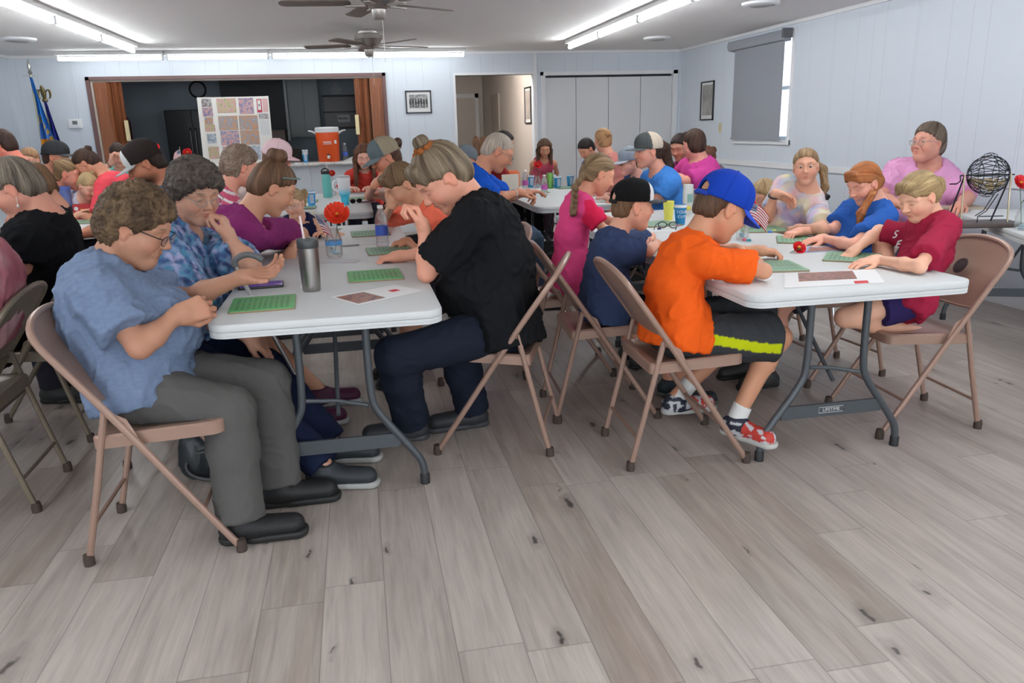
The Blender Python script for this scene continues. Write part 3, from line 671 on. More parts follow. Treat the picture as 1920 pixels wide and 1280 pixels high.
class Ell:
    def __init__(s, c, ax, rad, k=.02, clip=None, sub=False, ck=0):
        s.ck = ck
        s.c = np.array(c, float); s.ax = [nrm(a) for a in ax]; s.rad = rad; s.k = k; s.clip = clip; s.sub = sub
        e = sum(np.abs(a)*r for a, r in zip(s.ax, rad)); s.lo = s.c-e; s.hi = s.c+e
    def ev(s, x, y, z):
        dx = x-s.c[0]; dy = y-s.c[1]; dz = z-s.c[2]; q0 = 0; q1 = 0
        for a, r in zip(s.ax, s.rad):
            u = (dx*a[0]+dy*a[1]+dz*a[2])/r; q0 = q0+u*u; q1 = q1+(u/r)**2
        k0 = np.sqrt(q0)+1e-9; r = k0*(k0-1)/(np.sqrt(q1)+1e-9)
        if s.clip:
            for (p, n) in s.clip:
                pl = (x-p[0])*n[0]+(y-p[1])*n[1]+(z-p[2])*n[2]
                if s.ck: pl = pl+.0035*(np.sin(x*230+z*60)+np.sin(y*210-z*50)+.6*np.sin((x+y)*480))*.5
                r = -smin(-r, -pl, s.ck) if s.ck else np.maximum(r, pl)
        return r
def smin(a, b, k):
    h = np.maximum(k-np.abs(a-b), 0)/k
    return np.minimum(a, b)-h*h*k*.25
def grid_sdf(prims, lo, hi, h, cuts=()):
    n = np.maximum(np.ceil((hi-lo)/h).astype(int)+1, 3)
    ax = [np.arange(n[i], dtype=np.float32)*h+lo[i] for i in range(3)]
    D = np.full(n, 9.0, np.float32)
    for p in prims:
        pad = p.k+2.5*h
        i0 = np.clip(((p.lo-pad-lo)/h).astype(int), 0, n-1); i1 = np.clip(((p.hi+pad-lo)/h).astype(int)+2, 1, n)
        if (i1 <= i0).any() or (p.hi+pad < lo).any() or (p.lo-pad > hi).any(): continue
        sl = tuple(slice(a, b) for a, b in zip(i0, i1))
        d = p.ev(ax[0][sl[0]][:, None, None], ax[1][sl[1]][None, :, None], ax[2][sl[2]][None, None, :]).astype(np.float32)
        if p.sub: D[sl] = -smin(-D[sl], d, p.k)
        else: D[sl] = smin(D[sl], d, p.k)
    for c in cuts:
        if c[0] == 'plane':
            p, m = c[1], c[2]; d = ((ax[0]-p[0])*m[0])[:, None, None]+((ax[1]-p[1])*m[1])[None, :, None]+((ax[2]-p[2])*m[2])[None, None, :]
            D = np.maximum(D, d.astype(np.float32))
        else:
            q = c[1]; d = q.ev(ax[0][:, None, None], ax[1][None, :, None], ax[2][None, None, :]).astype(np.float32)
            D = -smin(-D, d, c[2]) if len(c) > 2 else np.maximum(D, -d)
    return D
def nets(prims, lo, hi, h, cuts=()):
    lo = np.array(lo, float); hi = np.array(hi, float)
    D = grid_sdf(prims, lo, hi, h, cuts)
    S = D < 0
    nx, ny, nz = D.shape
    cnt = np.zeros((nx-1, ny-1, nz-1), np.int8)
    for i in (0, 1):
        for j in (0, 1):
            for k in (0, 1): cnt += S[i:nx-1+i, j:ny-1+j, k:nz-1+k]
    act = (cnt > 0) & (cnt < 8)
    idx = np.argwhere(act)
    if len(idx) == 0: return np.zeros((0, 3)), np.zeros((0, 4), int)
    vid = np.full(act.shape, -1, np.int32); vid[act] = np.arange(len(idx))
    acc = np.zeros((len(idx), 3)); w = np.zeros(len(idx))
    cor = [(0,0,0),(1,0,0),(0,1,0),(1,1,0),(0,0,1),(1,0,1),(0,1,1),(1,1,1)]
    vals = [D[idx[:, 0]+c[0], idx[:, 1]+c[1], idx[:, 2]+c[2]] for c in cor]
    for a, b in ((0,1),(2,3),(4,5),(6,7),(0,2),(1,3),(4,6),(5,7),(0,4),(1,5),(2,6),(3,7)):
        va, vb = vals[a], vals[b]; m = (va < 0) != (vb < 0)
        t = np.where(m, va/(va-vb+1e-12*(va == vb)), 0)
        pa, pb = np.array(cor[a]), np.array(cor[b])
        acc += np.where(m[:, None], pa+(pb-pa)*t[:, None], 0); w += m
    verts = lo+(idx+acc/w[:, None])*h
    faces = []
    for axis in range(3):
        o1, o2 = [(1, 2), (2, 0), (0, 1)][axis]
        sl0 = [slice(None)]*3; sl1 = [slice(None)]*3; sl0[axis] = slice(0, -1); sl1[axis] = slice(1, None)
        A = S[tuple(sl0)]; B = S[tuple(sl1)]; e = np.argwhere(A != B)
        ok = (e[:, o1] > 0) & (e[:, o2] > 0) & (e[:, o1] < D.shape[o1]-1) & (e[:, o2] < D.shape[o2]-1)
        e = e[ok]; fl = A[e[:, 0], e[:, 1], e[:, 2]]
        def g(d1, d2):
            q = e.copy(); q[:, o1] -= d1; q[:, o2] -= d2; return vid[q[:, 0], q[:, 1], q[:, 2]]
        q = np.stack([g(1, 1), g(0, 1), g(0, 0), g(1, 0)], 1)
        q[~fl] = q[~fl][:, ::-1]
        faces.append(q)
    return verts, np.concatenate(faces)
def bounds(prims, pad=.03):
    P = [p for p in prims if not p.sub]
    return np.min([p.lo for p in P], 0)-pad, np.max([p.hi for p in P], 0)+pad
def normals(v, f):
    a = np.cross(v[f[:, 2]]-v[f[:, 0]], v[f[:, 3]]-v[f[:, 1]]); n = np.zeros_like(v)
    for i in range(4): np.add.at(n, f[:, i], a)
    return n/(np.linalg.norm(n, axis=1, keepdims=True)+1e-12)
def relax(v, f, it=1, lam=.5):
    for _ in range(it):
        acc = np.zeros_like(v); c = np.zeros(len(v))
        for i in range(4):
            j = (i+1) % 4
            np.add.at(acc, f[:, i], v[f[:, j]]); np.add.at(acc, f[:, j], v[f[:, i]]); np.add.at(c, f[:, i], 1); np.add.at(c, f[:, j], 1)
        v = v+lam*(acc/np.maximum(c, 1)[:, None]-v)
    return v
def wob(p, freq, seed, n=5):
    """cheap smooth noise in [-1,1]"""
    rs = np.random.RandomState(seed); out = 0
    for i in range(n):
        d = rs.normal(size=3); d /= np.linalg.norm(d); out = out+np.sin((p@d)*freq*(1+.6*rs.rand())+rs.rand()*6.28+1.3*np.sin((p@rs.normal(size=3))*freq*.6))
    return out/n*1.6
def qmesh(name, v, f, m, parent, org, cols, hc=None):
    me = bpy.data.meshes.new(name)
    v = (v-org).astype(np.float32); n = len(v); k = len(f)
    me.vertices.add(n); me.vertices.foreach_set('co', v.ravel())
    me.loops.add(4*k); me.loops.foreach_set('vertex_index', f.astype(np.int32).ravel())
    me.polygons.add(k); me.polygons.foreach_set('loop_start', np.arange(0, 4*k, 4, dtype=np.int32))
    me.update(); me.validate()
    if cols.ndim == 1: cols = np.tile(cols, (n, 1))
    if len(me.vertices) != n: cols = cols[:len(me.vertices)]
    return link(name, me, m, parent, True, None, None, cols, hc)

m_skin = vmat('skin', .5, spec=.35, sss=.08)
m_clothv = vmat('cloth', .85, bump=.35, bscale=700, spec=.15)
m_hairv = vmat('hair', .5, spec=.3, strand=True)
m_shoev = vmat('shoe', .55, bump=.2, bscale=300)
m_eye = mat('eye_white', (.72, .70, .68), .15); m_iris = mat('eye_iris', (.05, .035, .03), .1)
SKIN = (.60, .36, .27); SKIN_L = (.66, .43, .34); SKIN_T = (.46, .26, .18)

class Fr:   # local frame
    def __init__(s, o, F, L, U, sc=1.0): s.o = np.array(o, float); s.F, s.L, s.U, s.s = F, L, U, sc
    def __call__(s, f, l, u): return s.o+s.s*(f*s.F+l*s.L+u*s.U)
def head_frame(H, az, pit, roll, sc):
    a, p, r = map(math.radians, (az, pit, roll))
    F = V(math.cos(a)*math.cos(p), math.sin(a)*math.cos(p), -math.sin(p))
    L = V(-math.sin(a), math.cos(a), 0); U = np.cross(F, L)
    L2 = L*math.cos(r)+U*math.sin(r); U2 = U*math.cos(r)-L*math.sin(r)
    return Fr(H, F, L2, U2, sc)
def head_prims(h, fat=0.0, eyes_open=False, old=False, kid=False):
    s = h.s; ax = (h.F, h.L, h.U); P = []
    def E(c, r, k=.02, **kw): P.append(Ell(h(*c), ax, [x*s for x in r], k*s, **kw))
    def C(a, b, ra, rb=None, k=.02, **kw): P.append(Cone(h(*a), h(*b), ra*s, (rb if rb is not None else ra)*s, k*s, **kw))
    E((-.012, 0, .032), (.096, .074+fat*.3, .083), .01)
    E((.028, 0, -.028), (.062+fat*.2, .060+fat*.5, .082), .04)
    C((.03, 0, -.06), (.066, 0, -.094), .036+fat*.4, .021+fat*.4, .03)
    for g in (-1, 1):
        C((-.002, g*.048, -.048), (.060, g*.014, -.094), .024+fat*.5, .016+fat*.4, .03)
        E((.056, g*.036, -.032), (.030, .026+fat*.4, .028), .03)
        C((.080, g*.012, .030), (.064, g*.050, .026), .011, .009, .02)
        P.append(Ell(h(.098, g*.031, .010), ax, [.017*s, .018*s, .012*s], .016*s, sub=True))
        E((.071, g*.031, .006), (.0155, .0165, .0135), .006)
        E((.101, g*.0115, -.026), (.010, .008, .007), .008)
        # ear
        E((-.008, g*.0775, -.004), (.019, .008, .032), .008)
        P.append(Ell(h(-.004, g*.087, .002), ax, [.010*s, .007*s, .018*s], .006*s, sub=True))
        E((-.004, g*.077, -.030), (.010, .007, .011), .006)
        C((.016, g*.0765, -.006), (.010, g*.0765, .004), .005, .004, .006)
    C((.084, 0, .022), (.106, 0, -.018), .0075, .0095, .012)
    E((.109, 0, -.022), (.0095, .010, .009), .008)
    C((.090, -.013, -.052), (.090, .013, -.052), .0055, .0055, .010)
    C((.0945, 0, -.051), (.0915, 0, -.0515), .0062, .005, .006)
    C((.087, -.011, -.064), (.087, .011, -.064), .0065, .0065, .009)
    P.append(Cone(h(.101, -.022, -.0575), h(.101, .022, -.0575), .0035*s, .0035*s, .004*s, sub=True))
    if eyes_open:
        for g in (-1, 1): P.append(Ell(h(.0885, g*.031, .0065), ax, [.006*s, .0130*s, .0038*s], .002*s, sub=True))
    if old:
        for g in (-1, 1): P.append(Cone(h(.098, g*.022, -.022), h(.083, g*.036, -.055), .003*s, .003*s, .008*s, sub=True))
    return P
def hand_prims(w, D, N, sc, curl=.35, spread=.0, side=1, fingers=None, thumb=.5):
    """w wrist, D towards fingers, N palm normal, side: +1 thumb on N x D side"""
    D = nrm(D); N = nrm(N-D*np.dot(N, D)); T = np.cross(N, D)*side; s = sc; P = []
    def pt(d, t, n): return w+s*(d*D+t*T+n*N)
    base = [(.088, .030), (.092, .010), (.088, -.011), (.079, -.030)]
    lens = [(.040, .025, .020), (.045, .029, .021), (.041, .027, .021), (.033, .020, .018)]
    rads = [.0092, .0095, .009, .008]
    P.append(Cone(pt(0, 0, 0), pt(.03, 0, 0), .026*s, .028*s, .02, lat=T, ratio=1.05))
    for i in range(4):
        b = base[i]; P.append(Cone(pt(.018, b[1]*.65, .0), pt(b[0], b[1], 0), .0155*s, .0115*s, .012*s))
        c = (fingers[i] if fingers else curl); p = pt(b[0], b[1], 0); ang = 0; sp = spread*(1.5-i)*.12
        dd = nrm(D+T*sp)
        for j, (l, f) in enumerate(zip(lens[i], (.9, 1.1, .8))):
            ang += c*f*1.35; q = p+s*l*(math.cos(ang)*dd+math.sin(ang)*N)
            r0 = rads[i]*(1-.08*j); P.append(Cone(p, q, r0*s, r0*.93*s, .0035*s)); p = q
    # thumb
    a = pt(.022, .020, .006); b = pt(.052, .043, .012+.012*thumb); c = pt(.078, .052-.012*thumb, .018+.02*thumb); e = pt(.100, .052-.022*thumb, .020+.026*thumb)
    P += [Cone(a, b, .0165*s, .0125*s, .014*s), Cone(b, c, .0115*s, .0100*s, .004*s), Cone(c, e, .0098*s, .0082*s, .003*s)]
    return P
def ik(a, t, l1, l2, pole):
    a = np.array(a, float); t = np.array(t, float); d = t-a; L = np.linalg.norm(d); u = d/(L+1e-9)
    if L > (l1+l2)*.995: k = L/(l1+l2)*1.01; l1 *= k; l2 *= k
    x = (l1*l1-l2*l2+L*L)/(2*L+1e-9); hgt = math.sqrt(max(l1*l1-x*x, 1e-6)); p = np.array(pole, float); p = p-u*p.dot(u); p = nrm(p)
    return a+u*x+p*hgt

PEOPLE = {}
def person(key, label, H, az, pit=20, roll=0, s=1.08, b=1.0, hd=None, pel=None, lat_off=0, wL=None, wR=None, pL=None, pR=None,
           hL=None, hR=None, feet=None, knees=None, shirt=None, pants=None, shoes=(.03, .03, .03), skin=SKIN, hair=None, res=1.0, legs=True,
           fat=0.0, eyes=False, glasses=None, old=False, twist=0, neck=(.55, .85), belly=0.0, bust=0.0, kid=False, cap=None, standing=False,
           hsc=1.0, eL=None, eR=None, ank=None, shw=None, shrug=0, brow=None, spine_l=None, pz=None, cat='person', handres=.0045, bulge=.05):
    """build one person as body + clothing; H head centre (world)"""
    skin = np.array(skin)
    hd = az if hd is None else hd
    h = math.radians(hd); HF = V(math.cos(h), math.sin(h), 0); HL = V(-math.sin(h), math.cos(h), 0); UP = V(0, 0, 1)
    hsc *= .92; b *= .95
    if s < .99 and not cap: fat = fat-.004
    H = np.array(H, float); hf = head_frame(H, az, pit, roll, s*hsc)
    base = hf(-.035, 0, -.075)
    nl = .098*s
    N = base-nl*nrm(HF*neck[0]+UP*neck[1])             # neck base
    legz = .92*s if standing else None
    PZ = pz if pz is not None else ((.93*s if standing else SZ+.085*s))
    SL = (spine_l or .49)*s
    if pel is None:
        dz = N[2]-PZ; hor = math.sqrt(max(SL*SL-dz*dz, .0009)) if dz < SL else .03
        PEL = V(*(N[:2]-HF[:2]*hor+HL[:2]*lat_off), PZ)
    else: PEL = V(pel[0], pel[1], PZ)
    sd = nrm(N-PEL); mid = (N+PEL)/2-HF*bulge*s
    HFp = nrm(HF-sd*HF.dot(sd))
    tw = math.radians(twist); LT_ = nrm(HL*math.cos(tw)-HF*math.sin(tw)); FT = np.cross(LT_, UP); FT = nrm(FT-sd*FT.dot(sd)); LT_ = nrm(np.cross(sd, FT))
    shw = shw or .165
    S = {g: N+LT_*g*shw*s*(.5+.5*b)-sd*.082*s+FT*.012*s+UP*shrug for g in (1, -1)}
    UA, FA = .285*s, .245*s
    W = {1: wL, -1: wR}; PO = {1: pL, -1: pR}; J = {}
    for g in (1, -1):
        w = W[g]
        if w is None: w = V(*(PEL+HF*.46*s+HL*g*.13*s)[:2], TZ+.035)
        w = np.array(w, float); dv = w-S[g]; Ld = np.linalg.norm(dv)
        if Ld > .535*s:
            if abs(w[2]-TZ) < .12:
                dz_ = w[2]-S[g][2]; hr_ = math.sqrt(max((.525*s)**2-dz_**2, .01)); hv = dv[:2]/(np.linalg.norm(dv[:2])+1e-9)*hr_; w = V(S[g][0]+hv[0], S[g][1]+hv[1], w[2])
            else: w = S[g]+dv/Ld*.53*s
        po = PO[g] if PO[g] is not None else (HL*g*.8-UP*.6-HF*.3)
        el = eL if g == 1 else eR
        J[g] = (ik(S[g], w, UA, FA, po) if el is None else np.array(el, float), np.array(w, float))
    # ---- skeleton of legs
    LG = {}
    if legs:
        for g in (1, -1):
            hip = PEL+HL*g*.085*s*(.6+.4*b)-UP*.01
            if standing:
                ft = PEL*V(1, 1, 0)+HL*g*.10*s; ank_ = ft+UP*.085*s; knee = (hip+ank_)/2+HF*.03*s
            else:
                fx = feet[0 if g == 1 else 1] if feet else None
                ft = V(fx[0], fx[1], 0) if fx is not None else V(PEL[0], PEL[1], 0)+HF*.45*s+HL*g*.11*s
                ank_ = ft+UP*.09*s if ank is None or ank[0 if g == 1 else 1] is None else np.array(ank[0 if g == 1 else 1], float)
                if shoes is not None and ank_[2] < .09*s: ank_ = V(ank_[0], ank_[1], .09*s)
                if shoes is not None and ank_[2] < .09*s: ank_ = V(ank_[0], ank_[1], .09*s)
                kp = knees[0 if g == 1 else 1] if knees else None
                knee = np.array(kp, float) if kp is not None else ik(hip, ank_, .42*s, .40*s, UP*1.0+HF*.6)
            LG[g] = (hip, knee, ank_)
    bb = b
    def torso(inf, k=.05):
        P = []
        r = bb*s
        P.append(Cone(PEL-sd*.01, PEL+(mid-PEL)*.5, .115*r+inf, .108*r+inf, k, lat=LT_, ratio=1.32))
        P.append(Cone(PEL+(mid-PEL)*.5, mid, .108*r+inf, .108*r+inf, k, lat=LT_, ratio=1.28))
        P.append(Cone(mid, mid+(N-mid)*.62, .108*r+inf, .108*r+inf, k, lat=LT_, ratio=1.32))
        P.append(Cone(mid+(N-mid)*.62, mid+(N-mid)*.84, .105*r+inf, .068*s+inf, k, lat=LT_, ratio=1.45))
        for g in (1, -1): P.append(Cone(N-sd*.035*s, S[g], .050*s+inf, .047*r+inf, k))
        if belly: P.append(Ell(PEL+sd*.16*s+HFp*.07*r, (HFp, LT_, sd), ((.10+belly)*r+inf, (.14+belly*.6)*r+inf, .13*s+inf), k))
        if bust:
            for g in (1, -1): P.append(Ell(mid+(N-mid)*.30+FT*.085*r+LT_*g*.068*r, (FT, LT_, sd), ((.045+bust)*s+inf, .072*s+inf, .072*s+inf), k))
        return P
    def upper(g, inf, fr=1.0, k=.03, flare=0, hem=True):
        e, w = J[g]; a = S[g]; d = nrm(e-a); Lr = np.linalg.norm(e-a)
        r0, r1 = .045*bb*s, .034*(.5+.5*bb)*s
        if fr >= 1 and not hem: return [Cone(a, e, r0+inf, r1+inf, k)]
        end = a+d*Lr*fr; rr = r0+(r1-r0)*fr
        return [Cone(a, end+d*.03, r0+inf, rr+inf+flare, k, clip=[(end, d)])]
    def fore(g, inf, k=.02):
        e, w = J[g]; m_ = e+(w-e)*.35; r = (.5+.5*bb)*s
        return [Cone(e, m_, .034*r+inf, .036*r+inf, k), Cone(m_, w, .036*r+inf, .0225*s+inf, k)]
    def leg(g, inf, k=.03):
        hip, kn, an = LG[g]; r = (.4+.6*bb)*s; cf = kn+(an-kn)*.3
        back = -HF*.012*s if not standing else -HF*.01
        return [Cone(hip, kn, .085*r+inf, .056*r+inf, k), Cone(kn, cf+back, .052*r+inf, .054*r+inf, k), Cone(cf+back, an, .054*r+inf, .034*s+inf, k)]
    # ---- body
    P = torso(0); neckr = .052*s*(.6+.4*bb)
    P.append(Cone(N-sd*.02, base+hf.U*.01*s, neckr*1.10, neckr*.92, .03)); 
    P.append(Cone(N-HF*0, hf(-.035, 0, -.03), neckr*1.0, neckr*.86, .03))
    HPm = head_prims(hf, fat, eyes, old)
    hands = []
    for g in (1, -1):
        P += upper(g, 0, hem=False)+fore(g, 0)
        e, w = J[g]; hs = hL if g == 1 else hR
        hs = dict(hs or {}); D = hs.get('D'); Nn = hs.get('N')
        D = nrm(w-e) if D is None else nrm(D); Nn = V(0, 0, -1.) if Nn is None else np.array(Nn, float)
        if abs(np.dot(nrm(Nn), D)) > .95: Nn = V(0, 0, -1)*.3-HL*g
        # thumb side so that left/right hands are mirrored: for palm down, left hand thumb points to the right
        hp = hand_prims(w, D, Nn, s, hs.get('curl', .3), hs.get('spread', .3), side=-g if hs.get('flip') is None else g, fingers=hs.get('f'), thumb=hs.get('th', .4))
        hands.append((g, w, D, hp))
    if legs:
        for g in (1, -1): P += leg(g, 0)
    allp = P+HPm+[q for hnd in hands for q in hnd[3]]
    V_, F_ = [], []; off = 0
    def addm(v, f, keep):
        nonlocal off
        fc = v[f].mean(1); k = keep(fc); f = f[k]
        u, inv = np.unique(f.ravel(), return_inverse=True)
        V_.append(v[u]); F_.append(inv.reshape(-1, 4)+off); off += len(u)
    hr = .135*s*hsc; hc_ = hf(.01, 0, -.01)
    def inhead(c, r=0): 
        q = c-hc_; return np.sqrt((q@hf.F)**2+(q@hf.L)**2*1.3+((q@hf.U)/1.06)**2) < hr+r
    def inhand(c, m, z0=.012):
        o = np.zeros(len(c), bool)
        for g, w, D, hp in hands: o |= ((np.linalg.norm(c-(w+D*.10*s), axis=1) < .135*s+m) & ((c-w)@D > z0))
        return o
    lo, hi = bounds(allp, .02)
    v, f = nets(allp, lo, hi, .0095*res); addm(v, f, lambda c: ~(inhead(c, -.009) | inhand(c, -.006)))
    lo, hi = hc_-hr*1.12-.004, hc_+hr*1.12+.004
    v, f = nets(allp, lo, hi, .0031*res); addm(v, f, lambda c: inhead(c, .003))
    for g, w, D, hp in hands:
        c0_ = w+D*.10*s; l2, h2 = c0_-.14*s, c0_+.14*s
        v, f = nets(allp, l2, h2, handres*min(res, 1.35)); 
        gg, ww, DD, _ = g, w, D, hp
        addm(v, f, lambda c: ((np.linalg.norm(c-(ww+DD*.10*s), axis=1) < .136*s) & ((c-ww)@DD > -.002)))
    v = np.concatenate(V_); f = np.concatenate(F_)
    cols = np.tile(skin, (len(v), 1))
    q = v-hf.o; lf, ll, lu = q@hf.F/hf.s, q@hf.L/hf.s, q@hf.U/hf.s
    face = inhead(v)
    def blob(cf, cl, cu, rf, rl, ru, soft=1.0): return np.clip(1.25-np.sqrt(((lf-cf)/rf)**2+((np.abs(ll)-cl)/rl)**2+((lu-cu)/ru)**2), 0, 1)*face
    def mixc(wt, c): 
        nonlocal cols
        wt = np.clip(wt, 0, 1)[:, None]; cols = cols*(1-wt)+np.array(c)*wt
    mixc(blob(.07, .042, -.032, .04, .028, .026)*.45, skin*V(1.12, .72, .68))
    mixc(blob(.105, 0, -.024, .02, .014, .012)*.35, skin*V(1.1, .75, .7))
    mixc(blob(-.005, .08, -.01, .02, .02, .035)*.4, skin*V(1.12, .72, .66))
    mixc(blob(.092, .0, -.0525, .016, .021, .0052)*.95, skin*V(.84, .42, .42)); mixc(blob(.09, .0, -.0655, .016, .018, .0062)*.95, skin*V(.90, .45, .45))
    bc = np.array(brow if brow is not None else (hair['col'] if hair else (.15, .1, .07)))*.8
    mixc(blob(.082, .032, .0335, .03, .021, .0045)*.75, bc)
    mixc(blob(.085, .031, .0025, .02, .0155, .0026)*.8, skin*V(.28, .24, .24))
    for g, w, D, hp in hands:
        dd = np.linalg.norm(v-(w+D*.13*s), axis=1); mixc(np.clip(1-dd/(.09*s), 0, 1)*.35, skin*V(1.08, .78, .74))
    if hair and hair.get('beard'):
        bw = (blob(.05, .03, -.085, .07, .05, .045)+blob(.09, 0, -.035, .02, .03, .008))*1.2*(lu < -.03)
        bw *= (1-np.clip(blob(.092, .0, -.058, .016, .024, .010)*2, 0, 1)); mixc(bw, hair.get('bcol', hair['col']))
    org = V(PEL[0], PEL[1], 0)
    o = empty('person', org, 0, label, cat)
    # shorten skin pieces hidden in clothing is not needed
    bobj = qmesh('body', v, f, m_skin, o, org, cols)
    # ---- eyes
    if eyes:
        for g in (1, -1):
            e = MB(); c = hf(.0725, g*.031, .0065); R0 = .0132*s
            rings = [[P3(c+R0*(math.cos(t)*nrm(hf.F)+math.sin(t)*(math.cos(a)*hf.L+math.sin(a)*hf.U))-org) for a in np.linspace(0, 2*math.pi, 17)[:-1]] for t in np.linspace(.02, 2.6, 9)]
            eo = e.loft(rings).build('eye', m_eye, o)
            e = MB(); rings = [[P3(c+(R0+.0006)*(math.cos(t)*nrm(hf.F)+math.sin(t)*(math.cos(a)*hf.L+math.sin(a)*hf.U))-org) for a in np.linspace(0, 2*math.pi, 13)[:-1]] for t in np.linspace(.02, .50, 5)]
            e.loft(rings).build('iris', m_iris, eo)
    CR = .0085*max(res, .85)
    def cloth(name, prims, cuts, colf, disp=.004, seed=1, h=None, fq=26, lo_=None):
        lo, hi = bounds(prims, .02); v, f = nets(prims, lo, hi, h or CR, cuts)
        if len(f) == 0: return None
        n = normals(v, f)
        if disp:
            w_ = wob(v, fq, seed); rid = 1-np.abs(np.sin(w_*3.4+1.2*wob(v, fq*.4, seed+2))); d = disp*1.25*(rid**2.2*1.0+.3*wob(v, fq*2.3, seed+7))
            v = v+n*np.clip(d, -.001, 1)[:, None]
        v = relax(v, f, 1, .35)
        c = colf(v) if callable(colf) else np.tile(np.array(colf, float), (len(v), 1))
        return qmesh(name, v, f, m_clothv, o, org, c)
    sdd = hash(key) % 97 if False else sum(map(ord, key)) % 97
    if shirt:
        sl = shirt.get('sleeve', .62); inf = shirt.get('inf', .013)
        P = torso(inf, .04)
        for g in (1, -1):
            if sl > 0:
                P += upper(g, inf+shirt.get('loose', .006), min(sl, 1), .035, flare=shirt.get('flare', .012))
            if sl > 1: P += fore(g, inf+.004)
        hemd = shirt.get('hem', .05)
        P.append(Cone(PEL+sd*.06, PEL-sd*(hemd+.02), .124*bb*s+inf+.004, .130*bb*s+inf+.006, .05, lat=LT_, ratio=1.33, clip=None))
        if legs and not standing:
            for g in (1, -1):
                hip, kn, an = LG[g]; e_ = hip+(kn-hip)*.22; P.append(Cone(hip-(kn-hip)*.05, e_+(kn-hip)*.1, .092*(.4+.6*bb)*s+inf+.010, .088*(.4+.6*bb)*s+inf+.012, .04, clip=[(e_, nrm(kn-hip))]))
        nk = shirt.get('neck', .078); dep = shirt.get('deep', .02)
        cuts = [('prim', Cone(N+FT*(dep+.02)*s+sd*.03*s, base+FT*.05, nk*s, nk*s*1.1))]
        if shirt.get('v'): cuts.append(('prim', Cone(N+FT*.07*s+sd*.02*s, N+FT*.14*s-sd*shirt['v']*s, .05*s, .010*s)))
        if sl <= 0:
            for g in (1, -1): cuts.append(('prim', Cone(S[g]+LT_*g*.035*s+sd*.04*s, S[g]+LT_*g*.05*s-sd*.10*s, .075*s, .055*s)))
        cuts.append(('plane', PEL-sd*(hemd), -sd))
        ctx = dict(N=N, PEL=PEL, sd=sd, LT=LT_, FT=FT, S=S, s=s)
        so = cloth('shirt', P, cuts, (lambda v: shirt['col'](v, ctx)) if callable(shirt['col']) else shirt['col'], shirt.get('disp', .006), sdd)
        if so:
            PEOPLE.setdefault(key, {})['shirt'] = so
            cr = [N+FT*(dep+.02)*s*.6+sd*.015*s]
    if pants and legs:
        typ = pants.get('type', 'long'); inf = .014
        r = bb*s
        P = [Cone(PEL-sd*.01, PEL+sd*.06, .118*r+.008, .112*r+.006, .05, lat=LT_, ratio=1.34)]
        cuts = []
        for g in (1, -1):
            hip, kn, an = LG[g]; rr = (.4+.6*bb)*s; fl = pants.get('flare', .0)
            if typ == 'long':
                cf = kn+(an-kn)*.35; end = an-(an-kn)*.02
                P += [Cone(hip, kn, .088*rr+inf, .060*rr+inf, .05), Cone(kn, cf, .060*rr+inf, .056*rr+inf+fl*.2, .04), Cone(cf, end+(an-kn)*.12, .056*rr+inf+fl*.2, .045*s+inf+fl, .04, clip=[(end+UP*-.02, nrm(an-kn))])]
            else:
                fr = pants.get('len', .8); end = hip+(kn-hip)*fr; d = nrm(kn-hip)
                P += [Cone(hip, end+d*.05, .09*rr+inf, .078*rr+inf+pants.get('sflare', .01), .05, clip=[(end, d)])]
        ctx = dict(PEL=PEL, HF=HF, HL=HL, LG=LG, s=s)
        po = cloth('trousers' if typ == 'long' else 'shorts', P, cuts, (lambda v: pants['col'](v, ctx)) if callable(pants['col']) else pants['col'], pants.get('disp', .005), sdd+3, fq=20)
    if shoes is not None and legs:
        for g in (1, -1):
            hip, kn, an = LG[g]
            fd = HF if not feet or len(feet) < 3 else nrm(V(*feet[2][0 if g == 1 else 1], 0))
            fl = V(an[0], an[1], an[2]-.09*s); lat = nrm(np.cross(UP, fd))
            P = [Cone(fl-fd*.03*s+UP*.045*s, fl+fd*.165*s+UP*.040*s, .044*s, .037*s, .03, lat=lat, ratio=1.05), Cone(an-UP*.03*s, fl+fd*.03*s+UP*.05*s, .040*s, .040*s, .03), Cone(an, an-UP*.04, .042*s, .045*s, .02, clip=[(an+UP*.005, UP)])]
            v, f = nets(P, *bounds(P, .02), .006*max(res, 1), [('plane', fl+UP*.016*s, -UP)])
            c = shoes['col'] if isinstance(shoes, dict) else shoes
            cc = shoes['fn'](v, fl, fd, lat) if isinstance(shoes, dict) and 'fn' in shoes else np.tile(np.array(c, float), (len(v), 1))
            so = qmesh('shoe', v, f, m_shoev, o, org, cc)
            P = [Cone(fl-fd*.035*s+UP*.017*s, fl+fd*.05*s+UP*.017*s, .042*s, .038*s, .02, lat=lat, ratio=.98), Cone(fl+fd*.05*s+UP*.017*s, fl+fd*.175*s+UP*.017*s, .038*s, .038*s, .02, lat=lat, ratio=1.15)]
            v, f = nets(P, *bounds(P, .02), .006*max(res, 1), [('plane', fl+UP*.003, -UP), ('plane', fl+UP*.026*s, UP)])
            sc_ = shoes.get('sole', (.35, .35, .35)) if isinstance(shoes, dict) else (.02, .02, .02)
            qmesh('sole', v, f, m_shoev, so, org, np.array(sc_, float))
            if isinstance(shoes, dict) and 'sock' in shoes:
                P = [Cone(an-UP*.02, an+(kn-an)*.16, .042*s, .043*s, .01, clip=[(an+(kn-an)*.16, nrm(kn-an))])]
                v, f = nets(P, *bounds(P, .02), .008); qmesh('sock', v, f, m_clothv, o, org, np.array(shoes['sock'], float))
    if hair: build_hair(o, org, hf, hair, res, cap)
    if cap: build_cap(o, org, hf, cap)
    if glasses: build_glasses(o, org, hf, glasses)
